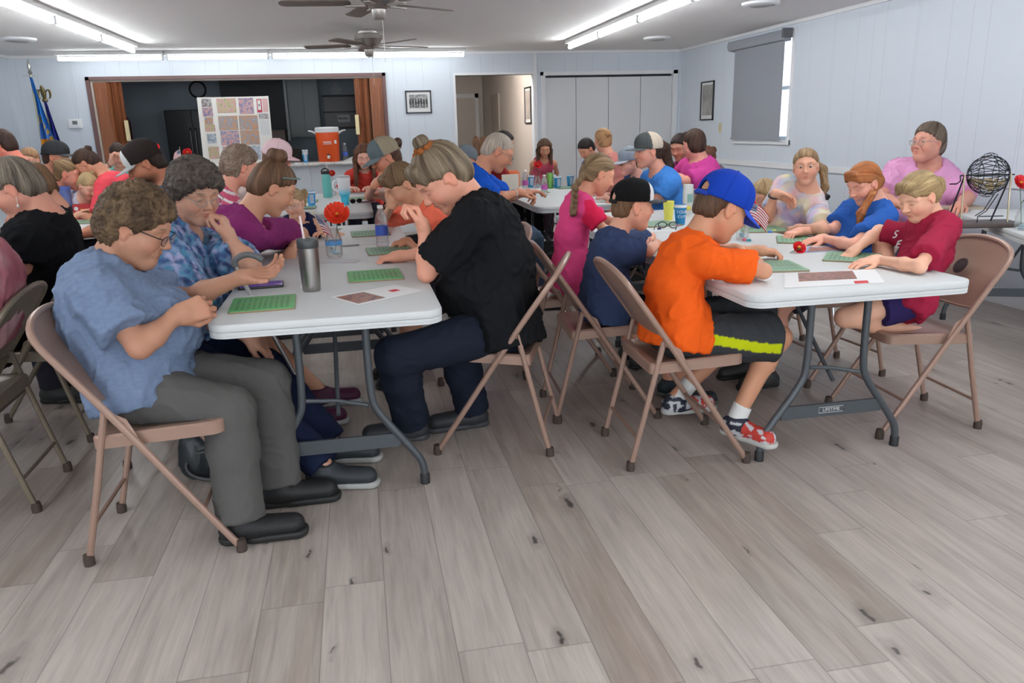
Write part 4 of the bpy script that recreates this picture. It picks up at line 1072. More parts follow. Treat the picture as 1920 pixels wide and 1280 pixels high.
    PEOPLE.setdefault(key, {}).update(o=o, org=org, hf=hf, J=J, S=S, N=N, PEL=PEL, sd=sd, FT=FT, LT=LT_, HF=HF, HL=HL, LG=LG, s=s)
    return PEOPLE[key]

def build_hair(o, org, hf, hr, res, cap):
    s = hf.s; ax = (hf.F, hf.L, hf.U); t = hr.get('t', .010)*.8; col = np.array(hr['col'])
    st = hr.get('style', 'short'); P = []
    def E(c, r, k=.02, **kw): P.append(Ell(hf(*c), ax, [x*s for x in r], k*s, **kw))
    def C(a, b, ra, rb=None, k=.02, **kw): P.append(Cone(a, b, ra*s, (rb if rb is not None else ra)*s, k*s, **kw))
    top = hr.get('top', 0)
    nape = hr.get('nape', -.065); front = hr.get('front', .068)
    # hairline plane: through forehead (f=.085,u=front) and nape (f=-.085,u=nape)
    d = nrm(hf.F*(.17)+hf.U*(front-nape)); n = np.cross(hf.L, d); n = n if n.dot(hf.U) < 0 else -n
    p0 = hf(-.085, 0, nape)
    cl = [(p0, n)]
    if cap: cl.append((hf(0, 0, cap.get('z', .045)), nrm(hf.U-hf.F*.15)))
    rr = (.096+t, .0745+t, .083+t+top)
    P.append(Ell(hf(-.012, 0, .032), ax, [x*s for x in rr], .01*s, clip=cl, ck=.022*s))
    if st != 'bald':
        fl_ = .93 if cap else 1.0
        P.append(Ell(hf(-.052, 0, -.018), ax, [(.056+t)*s*fl_, (.064+t)*s*fl_, (.078)*s], .02*s, clip=[(hf(0, 0, nape-.005), -hf.U+hf.F*.15), (hf(-.004, 0, 0), hf.F)]+(cl[1:] if cap else []), ck=.018*s))
    # bangs / fringe
    if hr.get('bangs'):
        for g in np.linspace(-.05, .05, 6): C(hf(.062, g*.8, .095), hf(.094-abs(g)*.5, g*1.1, .055-hr['bangs']*.02), .015, .008, .02)
    if st in ('pony', 'bun', 'braid', 'long') and not cap:
        pass
    root = hf(-.03, 0, .10); extra = []
    if st in ('pony', 'bun', 'braid'):
        tp = hr.get('tie', (-.10, 0, .04)); T = hf(*tp); root = T
        if st == 'bun':
            u0 = nrm(T-(hf.o+hf.U*.03*s)); br = hr.get('r', .04)*s; extra.append(Ell(T+u0*br*.35, (u0, nrm(np.cross(u0, hf.L)), nrm(np.cross(u0, np.cross(u0, hf.L)))), (br*.62, br*.92, br*.92), .004*s)); T = T+u0*br*.3
            for a in np.linspace(0, 6.28, 6)[:-1]:
                u = nrm(T-hf.o); w_ = nrm(np.cross(u, hf.F)); w2 = np.cross(u, w_); c = T+(math.cos(a)*w_+math.sin(a)*w2)*br*.42+u*.010*s
                extra.append(Cone(c, c+u*.004, hr.get('r', .04)*.55*s, hr.get('r', .04)*.5*s, .004*s))
        else:
            L = hr.get('len', .22); pts = hr.get('path'); out = nrm(T-hf.o)
            if pts is None: pts = [T, T+out*.035*s, T+out*.05*s-V(0, 0, 1)*L*.35*s, T+out*.03*s-V(0, 0, 1)*L*s]
            else: pts = [T]+[np.array(q, float) for q in pts]
            w0 = hr.get('w', .028); n_ = len(pts)-1
            if st == 'braid':
                # chain of plaited lumps
                dense = []; 
                for i in range(n_):
                    for k in range(6): dense.append(pts[i]+(pts[i+1]-pts[i])*k/6)
                dense.append(pts[-1])
                for i, q in enumerate(dense[:-1]):
                    side = nrm(np.cross(dense[i+1]-q, hf.F))*(.010*s if i % 2 else -.010*s); extra.append(Cone(q+side, dense[i+1]-side*.3, w0*.62*s, w0*.50*s, .004*s))
            else:
                for i in range(n_):
                    a = w0*(1-.12*i)*(.75 if i == 0 else 1); bq = w0*(1-.12*(i+1))*(.45 if i == n_-1 else 1); extra.append(Cone(pts[i], pts[i+1], a*s, bq*s, .02*s))
    if st == 'long':
        L = hr.get('len', .28); dn = hr.get('down', V(0, 0, -1.)); fwd = hr.get('fw', .01)
        for g in (-1, 1):
            for (f0, l0) in ((.025, .070), (-.015, .078), (-.055, .062)):
                a = hf(f0, g*l0, .045); m_ = hf(f0*.9, g*(l0+.012), -.05); e = m_+dn*L*s*.75+hf.F*fwd*s+hf.L*g*.012*s
                extra += [Cone(a, m_, .022*s, .024*s, .02*s), Cone(m_, e, .024*s, .012*s, .02*s)]
        for l0 in (-.04, 0, .04):
            a = hf(-.085, l0, .03); m_ = hf(-.095, l0*1.2, -.06); e = m_+dn*L*s*.8; extra += [Cone(a, m_, .026*s, .03*s, .025*s), Cone(m_, e, .03*s, .016*s, .025*s)]
    if st == 'bob':
        for g in (-1, 1): extra += [Cone(hf(-.01, g*.07, .04), hf(-.02, g*.075, -.055), .024*s, .02*s, .02*s), Cone(hf(-.06, g*.05, .02), hf(-.07, g*.05, -.07), .03*s, .026*s, .02*s)]
    cuts = []
    # keep the face and the ears clear
    cuts.append(('prim', Ell(hf(.085, 0, -.02), ax, [.055*s, .072*s, (.085+hr.get('fh', 0))*s]), .02*s))
    if not hr.get('cover'):
        for g in (-1, 1): cuts.append(('prim', Ell(hf(.000, g*.088, -.014), ax, [.026*s, .024*s, .033*s]), .012*s))
    lo, hi = bounds(P+extra, .03)
    h = (.0042 if res <= 1.1 else .0065 if res < 1.8 else .009)
    v, f = nets(P+extra, lo, hi, h, cuts)
    if len(f) == 0: return
    lb = np.arange(len(v))
    for _ in range(80):
        l0_ = lb.copy(); m_ = lb[f].min(1); np.minimum.at(lb, f.ravel(), np.repeat(m_, 4)); lb = lb[lb]
        if (lb == l0_).all(): break
    cn = np.bincount(lb, minlength=len(v)); keep = cn[lb] > len(v)*.04
    f = f[keep[f].all(1)]; u_, inv_ = np.unique(f.ravel(), return_inverse=True); v = v[u_]; f = inv_.reshape(-1, 4)
    n = normals(v, f)
    q = v-(hf.o+hf.U*.03*s); 
    W = nrm(root-(hf.o+hf.U*.02*s)) if st in ('pony', 'bun', 'braid') else nrm(hf.U*.9-hf.F*.45)
    A = nrm(np.cross(W, hf.L)); B = np.cross(W, A)
    ph = np.arctan2(q@B, q@A); th = np.arctan2(np.sqrt((q@A)**2+(q@B)**2), q@W)
    hc = np.stack([np.cos(ph)*1.5, np.sin(ph)*1.5, th*.12], 1)
    if st in ('pony', 'braid', 'long'):
        far = np.linalg.norm(v-(hf.o+hf.U*.02*s), axis=1) > .135*s
        dn = nrm(hr.get('down', V(0, 0, -1.))) if st == 'long' else nrm((extra[-1].b if extra else root)-root+V(0, 0, -1e-3))
        a1 = nrm(np.cross(dn, hf.F+V(.01, .02, 0))); a2 = np.cross(dn, a1)
        hc[far] = np.stack([(v@a1)*22, (v@a2)*22, (v@dn)*1.2], 1)[far]
    if hr.get('curly'):
        cq = hr['curly']; dd = .0075*cq*(1-np.abs(wob(v, 95, 3)))+.006*cq*(1-np.abs(wob(v, 190, 9)))
        v = v+n*dd[:, None]*s; hc = v*7+wob(v, 60, 4)[:, None]*.25
    else:
        g_ = np.abs(np.sin(hc[:, 0]*21+3*np.sin(hc[:, 1]*9)))+.6*np.abs(np.sin(hc[:, 1]*33+2*np.sin(hc[:, 0]*13)))
        v = v+n*((.0032 if h < .006 else .0045)*(g_-.6)*hr.get('rough', 1))[:, None]*s
    c = np.tile(col, (len(v), 1))
    c2 = hr.get('col2')
    if c2 is not None:
        w_ = np.clip(.5+.6*wob(hc*3.0, 2.0, 11), 0, 1)[:, None]
        if hr.get('mode') == 'root': w_ = np.clip(((v-hf.o)@hf.U/s*(-4)+.35), 0, 1)[:, None]
        c = c*(1-w_)+np.array(c2)*w_
    qmesh('hair', v, f, m_hairv, o, org, c, hc)
    if hr.get('scrunchie'):
        T = hf(*hr.get('tie', (-.10, 0, .04))); u = nrm(T-hf.o); w_ = nrm(np.cross(u, hf.F)); w2 = np.cross(u, w_); e = MB()
        R0 = hr.get('sr', .03)*s
        pts = [T-u*.012+(math.cos(a)*w_+math.sin(a)*w2)*R0*(1+.16*math.sin(a*7))+u*.006*math.sin(a*9)-org for a in np.linspace(0, 2*math.pi, 60)]
        e.tube(pts, [.011*s*(1+.35*math.sin(i*1.9)) for i in range(60)], 8); e.build('hair_tie', mat('tie_'+str(hr['scrunchie']), hr['scrunchie'], .8, var=.5, vscale=60), o)

def build_cap(o, org, hf, cp):
    s = hf.s; ax = (hf.F, hf.L, hf.U); z = cp.get('z', .045); tl = cp.get('tilt', .12)
    Un = nrm(hf.U-hf.F*tl)
    P = [Ell(hf(-.010, 0, .038), ax, [(.096+.015)*s, (.0745+.016)*s, (.083+.019)*s], .01*s, clip=[(hf(0, 0, z-.025), -Un)])]
    P.append(Ell(hf(.035, 0, .075), ax, [.055*s, .055*s, .050*s], .03*s, clip=[(hf(0, 0, z-.025), -Un)]))
    cuts = [('prim', Ell(hf(-.010, 0, .036), ax, [(.096+.007)*s, (.0745+.008)*s, (.083+.010)*s]))]
    cuts[0] = ('prim', Ell(hf(-.010, 0, .030), ax, [(.096+.006)*s, (.0745+.007)*s, (.083+.004)*s]))
    if cp.get('hole', True): cuts.append(('prim', Ell(hf(-.115, 0, z-.012), ax, [.05*s, .036*s, .026*s])))
    v, f = nets(P, *bounds(P, .02), .0045, cuts)
    q = v-hf.o; lf, ll, lu = q@hf.F/s, q@hf.L/s, q@hf.U/s
    c = np.tile(np.array(cp['col'], float), (len(v), 1))
    if 'front' in cp:
        m = lf > cp.get('split', .03)
        c[m] = cp['front']
    if 'mid' in cp:
        a, b = cp['midr']; m = (lf > a) & (lf < b); c[m] = cp['mid']
    seam = (np.abs(ll) < .002) | (np.abs(np.abs(np.arctan2(ll, lf+.01))-1.05) < .025) | (np.abs(np.abs(np.arctan2(ll, lf+.01))-2.1) < .025)
    c[seam] *= .72
    co = qmesh('cap', v, f, m_clothv, o, org, c)
    # brim: curved plate
    e = MB(); nu, nv = 18, 8; A0 = 1.05; top = []; bot = []
    for j in range(nv+1):
        for i in range(nu+1):
            u = -1+2*i/nu; a = u*A0; t = j/nv
            cx, cy = -.010+.104*math.cos(a), .087*math.sin(a)
            ln = .086*math.sqrt(max(1-(u*.98)**2, 0))**.9
            fx = cx+ln*t; uy = cy*(1+.02*t)
            uz = (z-.012)+.12*fx*tl*1.0-cp.get('curve', .30)*uy*uy*4*(.35+.65*t)-.012*t
            # follow the cap edge plane
            uz = z-.018+tl*fx-3.2*cp.get('curve', .6)*uy*uy*(.3+.7*t)-cp.get('droop', .15)*ln*t
            top.append(hf(fx, uy, uz+.0022)); bot.append(hf(fx, uy, uz-.0022))
    n1 = len(top); fs = []
    for j in range(nv):
        for i in range(nu):
            a = j*(nu+1)+i; fs.append((a, a+nu+1, a+nu+2, a+1)); fs.append((n1+a, n1+a+1, n1+a+nu+2, n1+a+nu+1))
    for i in range(nu):
        a = nv*(nu+1)+i; fs.append((a, n1+a, n1+a+1, a+1)); fs.append((i, i+1, n1+i+1, n1+i))
    for j in range(nv):
        a = j*(nu+1); fs.append((a, n1+a, n1+a+nu+1, a+nu+1)); a += nu; fs.append((a, a+nu+1, n1+a+nu+1, n1+a))
    e.add([P3(p-org) for p in top+bot], fs); bc = cp.get('brim', cp['col'])
    e.build('brim', mat('brim_%.2f_%.2f_%.2f' % tuple(bc), bc, .8, bump=.2, bscale=600), co, ang=60)
    e = MB().lathe([(.0, .006), (.007, .004), (.009, 0)], n=12, cap=False); tp = hf(-.01, 0, .140)
    mm = Matrix(((hf.L[0], -hf.F[0], hf.U[0], tp[0]-org[0]), (hf.L[1], -hf.F[1], hf.U[1], tp[1]-org[1]), (hf.L[2], -hf.F[2], hf.U[2], tp[2]-org[2]), (0, 0, 0, 1)))
    e.xf(mm).build('cap_button', mat('brim_%.2f_%.2f_%.2f' % tuple(bc), bc, .8), co)
    if cp.get('strap', True) and cp.get('hole', True):
        pts = [hf(-.010-.109*math.cos(a), .090*math.sin(a), z-.034) for a in np.linspace(-.5, .5, 9)]
        MB().tube([p-org for p in pts], .006*s, 8, flat=1.6).build('cap_strap', mat('brim_%.2f_%.2f_%.2f' % tuple(cp['col']), cp['col'], .8), co)

def build_glasses(o, org, hf, g):
    e = MB(); col = g if isinstance(g, tuple) else (.03, .03, .03); m = mat('glasses_%.2f_%.2f' % col[:2], col, .3, .4)
    r = .0013*max(1, hf.s)
    for sgn in (-1, 1):
        pts = [hf(.108-.25*abs(math.cos(a)*.024+.033-.033)*.2-.004*abs(math.cos(a)), sgn*.034+math.cos(a)*.024, .002+math.sin(a)*.017) for a in np.linspace(0, 2*math.pi, 25)]
        e.tube([p-org for p in pts], r*1.1, 6)
        e.tube([hf(.106, sgn*.058, .010)-org, hf(.095, sgn*.070, .011)-org, hf(.02, sgn*.080, .010)-org, hf(-.01, sgn*.081, .008)-org, hf(-.025, sgn*.080, -.012)-org], r*1.3, 6)
    e.tube([hf(.110, -.011, .006)-org, hf(.114, 0, .009)-org, hf(.110, .011, .006)-org], r, 6)
    go = e.build('glasses', m, o)
    for sgn in (-1, 1):
        e = MB(); c = hf(.107, sgn*.034, .002); e.loft([[P3(c+hf.L*math.cos(a)*.023*hf.s+hf.U*math.sin(a)*.016*hf.s+hf.F*dz-org) for a in np.linspace(0, 2*math.pi, 19)[:-1]] for dz in (-.0005, .0005)])
        e.build('lens', mat('lens_glass', (.9, .95, .97), .03, trans=1, alpha=.35), go)
# ------------------------------------------------------------------ the people
def rgb(r, g, b): return tuple((c/255/12.92 if c/255 <= .04045 else ((c/255+.055)/1.055)**2.4) for c in (r, g, b))
def tz(px, py, dz=.03): return atz(px, py, TZ+dz)
def heather(c, amt=.25, fq=460):
    c = np.array(c)
    def f(v, ctx): 
        w = wob(v*V(1, 1, 2.2), fq*.35, 3)[:, None]; return c*(1+amt*w)
    return f
def stripes(c1, c2, pitch, duty=.35):
    def f(v, ctx):
        t = ((v-ctx['PEL'])@ctx['sd'])/pitch; m = ((t % 1) < duty)[:, None]; return np.where(m, np.array(c2), np.array(c1))
    return f
def blobs(cols, fq, seed=3, soft=True):
    cols = [np.array(c) for c in cols]
    def f(v, ctx):
        w = np.stack([wob(v, fq*(1+.17*i), seed+i*5) for i in range(len(cols))], 1); w = np.exp(w*(5 if soft else 14)); w /= w.sum(1, keepdims=True)
        return w@np.stack(cols)
    return f
GREYPANT = rgb(90, 88, 86)
R = {}
# the woman in the heather blue tee, right at the front
person('p1', 'short haired woman in heather blue tee and grey slacks, gesturing over a phone', at(258, 424, 2.95), -8, 28, s=1.09, hsc=1.08, b=1.14, hd=0, pel=(-.82, 2.90), belly=.035, bust=.02,
       wR=at(330, 592, 2.76), eR=at(262, 650, 2.66), wL=at(452, 520, 3.02), eL=at(350, 560, 3.12),
       hR=dict(D=(1, .15, .25), N=(0, 1, -.3), curl=.95, th=1.0), hL=dict(D=(1, -.15, .12), N=(0, -.45, 1), curl=.3, spread=1.3, th=-.4),
       ank=[at(528, 935, 2.92), at(453, 985, 2.66)], knees=[at(500, 716, 3.0), at(430, 770, 2.74)], shoes=dict(col=(.012, .012, .013), sole=(.02, .02, .02)),
       shirt=dict(col=heather(rgb(112, 128, 155), .09), sleeve=.72, inf=.02, loose=.012, flare=.02, hem=.07, deep=.05, neck=.082, disp=.008),
       pants=dict(col=GREYPANT, flare=.022, disp=.004), skin=rgb(184, 134, 108), brow=(.12, .08, .05),
       hair=dict(style='short', col=rgb(82, 62, 44), col2=rgb(118, 94, 68), t=.022, curly=1.0, nape=-.085, front=.052, top=.006, cover=False), glasses=(.02, .02, .025), old=True, fat=.010, res=.9)
# elderly woman in floral blouse
person('p2', 'elderly woman in a blue floral blouse with curly grey hair and glasses', at(367, 361, 3.55), -50, 22, s=1.07, hsc=1.02, b=1.15, hd=-12, pel=(-.86, 3.55), belly=.03, bust=.02,
       wL=at(432, 450, 3.50), eL=at(472, 497, 3.42), hL=dict(D=(-.22, .12, 1), N=(-.9, .1, 0), curl=.85, th=.6),
       wR=at(462, 628, 3.28), eR=at(375, 590, 3.30), hR=dict(D=(.75, -.1, -.7), N=(0, 0, -1), curl=.3, spread=.5),
       shirt=dict(col=blobs([rgb(70, 95, 140), rgb(120, 150, 185), rgb(50, 65, 105), rgb(165, 165, 200), rgb(80, 140, 170)], 75, 5), sleeve=.78, inf=.02, loose=.014, flare=.02, hem=.09, deep=.04, v=.12, disp=.008),
       pants=dict(col=rgb(28, 36, 62), flare=.01), skin=rgb(196, 146, 122), feet=[(-.20, 3.30), (-.22, 3.04)], shoes=dict(sock=(.01, .012, .02), col=(.03, .035, .04), sole=(.4, .4, .38)),
       hair=dict(style='short', col=rgb(72, 62, 58), col2=rgb(104, 92, 84), t=.030, curly=1.5, nape=-.09, front=.070, cover=True), glasses=(.35, .33, .3), old=True, fat=.012, res=.9)
# woman in magenta
person('p3', 'woman with a brown hair bun and magenta tee leaning over the table', at(513, 352, 4.2), 12, 36, s=1.07, hsc=1.08, b=1.12, hd=6, pel=(-.98, 4.12), bulge=.09,
       wR=tz(545, 472), eR=tz(565, 438, .06), wL=tz(600, 440), hR=dict(D=(-.2, -.5, -.5), curl=.7), hL=dict(curl=.5),
       shirt=dict(col=rgb(134, 46, 106), sleeve=.75, inf=.016, loose=.012, flare=.016, disp=.007), pants=dict(type='shorts', col=rgb(40, 45, 60), len=.8), shoes=dict(col=rgb(80, 30, 60), sole=(.5, .5, .5)), skin=rgb(205, 150, 120), feet=[(-.28, 4.05), (-.35, 3.75)],
       hair=dict(style='bun', col=rgb(92, 62, 42), col2=rgb(132, 98, 72), t=.014, tie=(-.05, .0, .118), r=.052, nape=-.07, front=.075), res=1.05)
person('p4', 'toddler girl in pale glasses and sleeveless navy top at the table', at(551, 380, 5.0), -104, 18, s=.70, hsc=1.12, b=.95, hd=-95, pz=.56, kid=True,
       wR=tz(560, 440), wL=tz(610, 438), shirt=dict(col=rgb(30, 34, 66), sleeve=0, deep=.04), pants=None, legs=False, skin=rgb(225, 175, 150), eyes=True,
       hair=dict(style='pony', col=rgb(188, 160, 120), t=.008, tie=(-.06, .06, .05), len=.12, w=.02), glasses=(.55, .56, .6), res=1.2)
person('p5', 'brown haired boy in coral tee looking down beside the woman in black', at(752, 345, 4.3), 196, 42, shw=.15, s=.90, hsc=1.12, b=.95, hd=185, pel=(.60, 4.40), pz=.58,
       wL=tz(765, 452), hL=dict(D=(-1, -.1, -.1), curl=.6), wR=at(735, 385, 4.3), eR=tz(720, 412), hR=dict(D=(.2, 0, 1), curl=.4), shirt=dict(col=rgb(238, 112, 86), sleeve=.8, disp=.005), pants=dict(type='shorts', col=rgb(50, 50, 60)), legs=True, skin=rgb(214, 158, 126),
       hair=dict(style='short', col=rgb(106, 80, 54), col2=rgb(140, 110, 78), t=.012, nape=-.06, front=.052, bangs=.6), res=1.05)
person('p6', 'woman in black tee with a scrunchie round her bun, leaning on her elbow', at(828, 332, 3.5), 190, 46, s=1.1, hsc=1.18, b=1.12, hd=168, pel=(.60, 3.38), bulge=.045, belly=.03,
       wL=at(796, 432, 3.38), eL=tz(800, 512, .04), hL=dict(D=(-.3, .1, 1), N=(-1, 0, 0), curl=.9), wR=tz(752, 480), eR=tz(840, 470, .06), hR=dict(D=(-1, .1, -.1), curl=.65, th=.6),
       shirt=dict(col=rgb(22, 23, 26), sleeve=.80, inf=.022, loose=.016, flare=.022, hem=.11, disp=.009), pants=dict(col=rgb(30, 36, 50), flare=.02, disp=.004), skin=rgb(226, 160, 134),
       ank=[at(770, 785, 3.35), at(885, 765, 3.55)], knees=[at(742, 668, 3.20), at(860, 660, 3.50)], shoes=dict(col=(.03, .032, .036), sole=(.05, .05, .055)), feet=[(0, 0), (0, 0), [(-1, .05), (-1, -.1)]],
       hair=dict(style='bun', col=rgb(98, 80, 60), col2=rgb(160, 142, 118), t=.016, tie=(-.035, 0, .125), r=.032, nape=-.075, front=.06, bangs=1.0, scrunchie=rgb(150, 84, 30), sr=.034), old=True, fat=.008, res=.95)
# boy in orange
def limeshort(v, ctx):
    c = np.tile(np.array(rgb(58, 60, 63)), (len(v), 1)); hip, kn, an = ctx['LG'][-1]; d = nrm(kn-hip); q = v-hip
    t = q@d; up = np.cross(ctx['HL'], d); u = q@(-ctx['HL']); w = q@up
    m = (u > .02) & (np.abs(w-.004+.02*np.cos(t*8)) < .021) & (t > -.16) & (t < .40); c[m] = rgb(190, 200, 20); return c
person('p34', 'boy in orange tee, blue cap and grey and lime shorts', at(1354, 388, 3.1), 4, 30, s=.98, hsc=1.25, b=.86, hd=0, pel=(1.30, 3.05), bulge=.055,
       eR=tz(1432, 508, .045), wR=at(1385, 470, 3.22), hR=dict(D=(-.2, .8, .1), curl=.6), wL=tz(1418, 470, .045), eL=tz(1345, 470, .05), hL=dict(D=(1, -.25, -.05), curl=.55, spread=.5),
       shirt=dict(col=rgb(238, 96, 26), sleeve=.78, inf=.015, loose=.010, flare=.016, hem=.07, disp=.007), pants=dict(type='shorts', col=limeshort, len=.92, sflare=.03, disp=.006), skin=rgb(205, 148, 116),
       ank=[at(1268, 742, 3.35), at(1380, 782, 2.97)], knees=[at(1440, 580, 3.3), at(1462, 632, 2.96)], feet=[(0, 0), (0, 0), [(1, 0), (.45, -.9)]], shoes=dict(col=rgb(70, 75, 90), fn=lambda v, fl, fd, lat: np.where(((wob(v, 120, 2) > .2))[:, None], np.array(rgb(200, 200, 205)), np.where(((v-fl)@fd > .06)[:, None], np.array(rgb(190, 60, 50)), np.array(rgb(40, 44, 60)))), sole=(.5, .5, .47), sock=(.75, .74, .72)),
       hair=dict(style='short', col=rgb(98, 70, 50), t=.004, nape=-.055, front=.06, rough=.6), cap=dict(col=rgb(22, 62, 170), brim=rgb(26, 70, 190), z=.040, tilt=.10, droop=.45), res=.9)
def redsleeve(v, ctx):
    c = np.tile(np.array(rgb(236, 80, 142)), (len(v), 1)); q = v-ctx['S'][-1]; m = ((q@(-ctx['LT']) > .015) & (q@ctx['sd'] > -.12) & (q@ctx['FT'] > -.03)) ; c[m] = rgb(226, 40, 84)
    return c
person('p33', 'boy in navy tee and black cap with white front panel, looking to the table', at(1186, 386, 3.65), 2, 6, s=.88, hsc=1.20, b=.85, hd=2, pel=(1.17, 3.62), bulge=.03, pz=.56,
       eR=at(1215, 470, 3.5), wR=tz(1262, 444), eL=tz(1220, 445, .02), wL=tz(1270, 432), shirt=dict(col=rgb(56, 70, 104), sleeve=.8, inf=.015, loose=.012, hem=.1, disp=.006), pants=dict(type='shorts', col=rgb(24, 24, 26), len=.8), skin=rgb(232, 170, 142),
       hair=dict(style='short', col=rgb(128, 96, 68), t=.002, nape=-.045, front=.06, rough=.4), cap=dict(col=rgb(20, 20, 21), front=(.82, .80, .80), split=.060, brim=rgb(60, 62, 66), z=.052, tilt=.05, droop=.05), shoes=dict(col=rgb(40, 50, 55), sole=(.1, .11, .1)), res=1.0)
person('p27', 'girl with a brown braid in a pink and red tee reading a red booklet', at(1122, 326, 4.35), 2, 26, s=.88, hsc=1.14, b=.80, hd=0, pel=(1.18, 4.32), bulge=.03, pz=.56,
       eR=at(1143, 442, 4.15), wR=at(1160, 408, 4.30), eL=at(1160, 420, 4.5), wL=at(1168, 402, 4.42), hR=dict(D=(.4, .5, .6), curl=.5), shirt=dict(col=redsleeve, sleeve=.55, inf=.014, disp=.005, hem=.1), pants=dict(type='shorts', col=blobs([rgb(60, 150, 120), rgb(110, 170, 190), rgb(50, 110, 120)], 30), len=.6), skin=rgb(222, 160, 130),
       hair=dict(style='braid', col=rgb(126, 98, 70), col2=rgb(172, 144, 108), t=.010, tie=(-.085, -.03, -.005), path=[at(1078, 350, 4.25), at(1076, 385, 4.22), at(1074, 402, 4.22)], w=.030, nape=-.06, front=.075), res=1.05)
person('p38', 'small blonde girl in crimson tee kneeling on a chair and touching a green card', at(1722, 367, 3.2), 190, 30, s=.88, hsc=1.1, b=.84, shw=.15, hd=184, pel=(2.42, 3.10), pz=.62,
       eL=tz(1724, 500, .035), wL=tz(1645, 487, .03), eR=at(1648, 432, 3.42), wR=at(1604, 468, 3.32), hL=dict(D=(-1, -.05, -.05), curl=.2, spread=.2), hR=dict(D=(-.8, -.2, -.45), curl=.25, spread=1.0),
       shirt=dict(col=rgb(160, 36, 66), sleeve=.8, inf=.013, loose=.009, flare=.014, hem=.10, disp=.007), pants=dict(type='shorts', col=rgb(50, 40, 90), len=.5), skin=rgb(232, 178, 150),
       knees=[at(1585, 595, 3.05), at(1655, 462, 3.40)], ank=[at(1738, 628, 3.12), at(1660, 600, 3.40)], shoes=None,
       hair=dict(style='pony', col=rgb(206, 178, 130), col2=rgb(170, 138, 92), t=.013, tie=(-.105, 0, -.01), len=.10, w=.032, nape=-.06, front=.05, bangs=.4), res=.95)
person('p37', 'red haired girl in blue tee with her hands on a green card', at(1620, 343, 3.85), 190, 30, s=.90, hsc=1.08, b=.86, hd=186, pel=(2.52, 3.85), pz=.60,
       eL=tz(1600, 460, .04), wL=tz(1545, 447, .03), eR=tz(1560, 430, .05), wR=tz(1500, 434, .035), hL=dict(D=(-1, 0, -.05), curl=.25), hR=dict(D=(-1, -.3, -.1), curl=.7),
       shirt=dict(col=rgb(46, 96, 178), sleeve=.75, inf=.013, loose=.009, flare=.014, hem=.1, disp=.007), pants=dict(type='shorts', col=rgb(60, 60, 80)), skin=rgb(236, 172, 148),
       hair=dict(style='pony', col=rgb(178, 100, 50), col2=rgb(206, 134, 82), t=.012, tie=(-.07, .06, -.02), path=[at(1614, 400, 3.72), at(1608, 440, 3.70)], w=.024, nape=-.06, front=.06, bangs=.3), res=1.0)
person('p36', 'girl in pastel tie dye tee looking at the camera with her chin near her hand', at(1511, 312, 4.4), 238, 4, roll=4, s=.95, hsc=1.02, b=.90, hd=205, pel=(2.50, 4.62), pz=.58,
       eR=tz(1440, 408, .05), wR=at(1452, 362, 4.45), hR=dict(D=(.75, -.3, -.3), N=(-.2, -.6, -.7), curl=.4, spread=.7), eL=tz(1545, 430, .06), wL=tz(1500, 428, .03),
       shirt=dict(col=blobs([rgb(210, 205, 210), rgb(220, 210, 175), rgb(190, 170, 205), rgb(170, 190, 215), rgb(225, 185, 185)], 22), sleeve=.75, inf=.016, loose=.012, disp=.006), pants=dict(type='shorts', col=rgb(60, 60, 80), len=.6), skin=rgb(222, 165, 138), eyes=True,
       hair=dict(style='pony', col=rgb(146, 112, 78), col2=rgb(186, 154, 116), t=.010, tie=(-.09, .0, .06), path=[at(1543, 318, 4.5), at(1547, 352, 4.48), at(1540, 372, 4.46)], w=.03, nape=-.06, front=.075), shoes=dict(col=(.45, .44, .42), sole=(.5, .5, .48)), res=.95)
person('p35', 'blonde long haired girl in turquoise tee half hidden behind the blue cap', at(1432, 366, 4.9), 200, 30, s=.86, hsc=1.1, b=.9, hd=190, pel=(2.38, 5.05), pz=.58,
       wL=tz(1420, 420), wR=tz(1400, 412), shirt=dict(col=rgb(40, 160, 185), sleeve=.7), pants=dict(type='shorts', col=rgb(60, 60, 80)), skin=rgb(226, 170, 144),
       hair=dict(style='long', col=rgb(176, 142, 98), col2=rgb(212, 184, 140), t=.012, len=.24, front=.07), res=1.2)
person('p39', 'woman with short grey hair and glasses in a pale pink tee behind the bingo cage', at(1740, 268, 5.25), 192, -2, s=1.12, hsc=1.1, b=1.36, hd=215, pel=(4.25, 5.42), belly=.03, bust=.03,
       eL=at(1815, 372, 5.0), wL=tz(1800, 384, .04), eR=at(1650, 370, 5.3), wR=at(1700, 390, 4.9), shirt=dict(col=rgb(222, 158, 200), sleeve=.8, inf=.02, loose=.016, flare=.02, v=.05, deep=.04, disp=.007), pants=dict(col=rgb(60, 60, 80)), skin=rgb(214, 152, 132),
       hair=dict(style='short', col=rgb(96, 80, 68), col2=rgb(146, 128, 112), t=.016, nape=-.075, front=.084, top=.008, rough=1.5), glasses=(.4, .38, .36), eyes=True, old=True, fat=.012, res=1.15)
person('p22', 'elderly man with short white hair and glasses in a blue polo marking his card', at(934, 284, 6.0), -6, 34, s=1.14, hsc=1.10, b=1.12, hd=-5, pel=(.84, 6.08), bulge=.09,
       eR=at(925, 374, 5.85), wR=at(970, 361, 5.98), eL=at(945, 370, 6.35), wL=at(985, 362, 6.4), hR=dict(D=(1, .1, -.1), curl=.6), shirt=dict(col=rgb(22, 84, 190), sleeve=.85, inf=.02, loose=.016, flare=.022, disp=.008), pants=dict(col=rgb(70, 88, 108), disp=.005), skin=rgb(205, 142, 112),
       hair=dict(style='short', col=rgb(190, 176, 160), t=.002, nape=-.06, front=.05, rough=.4), glasses=(.3, .28, .25), old=True, res=1.15)
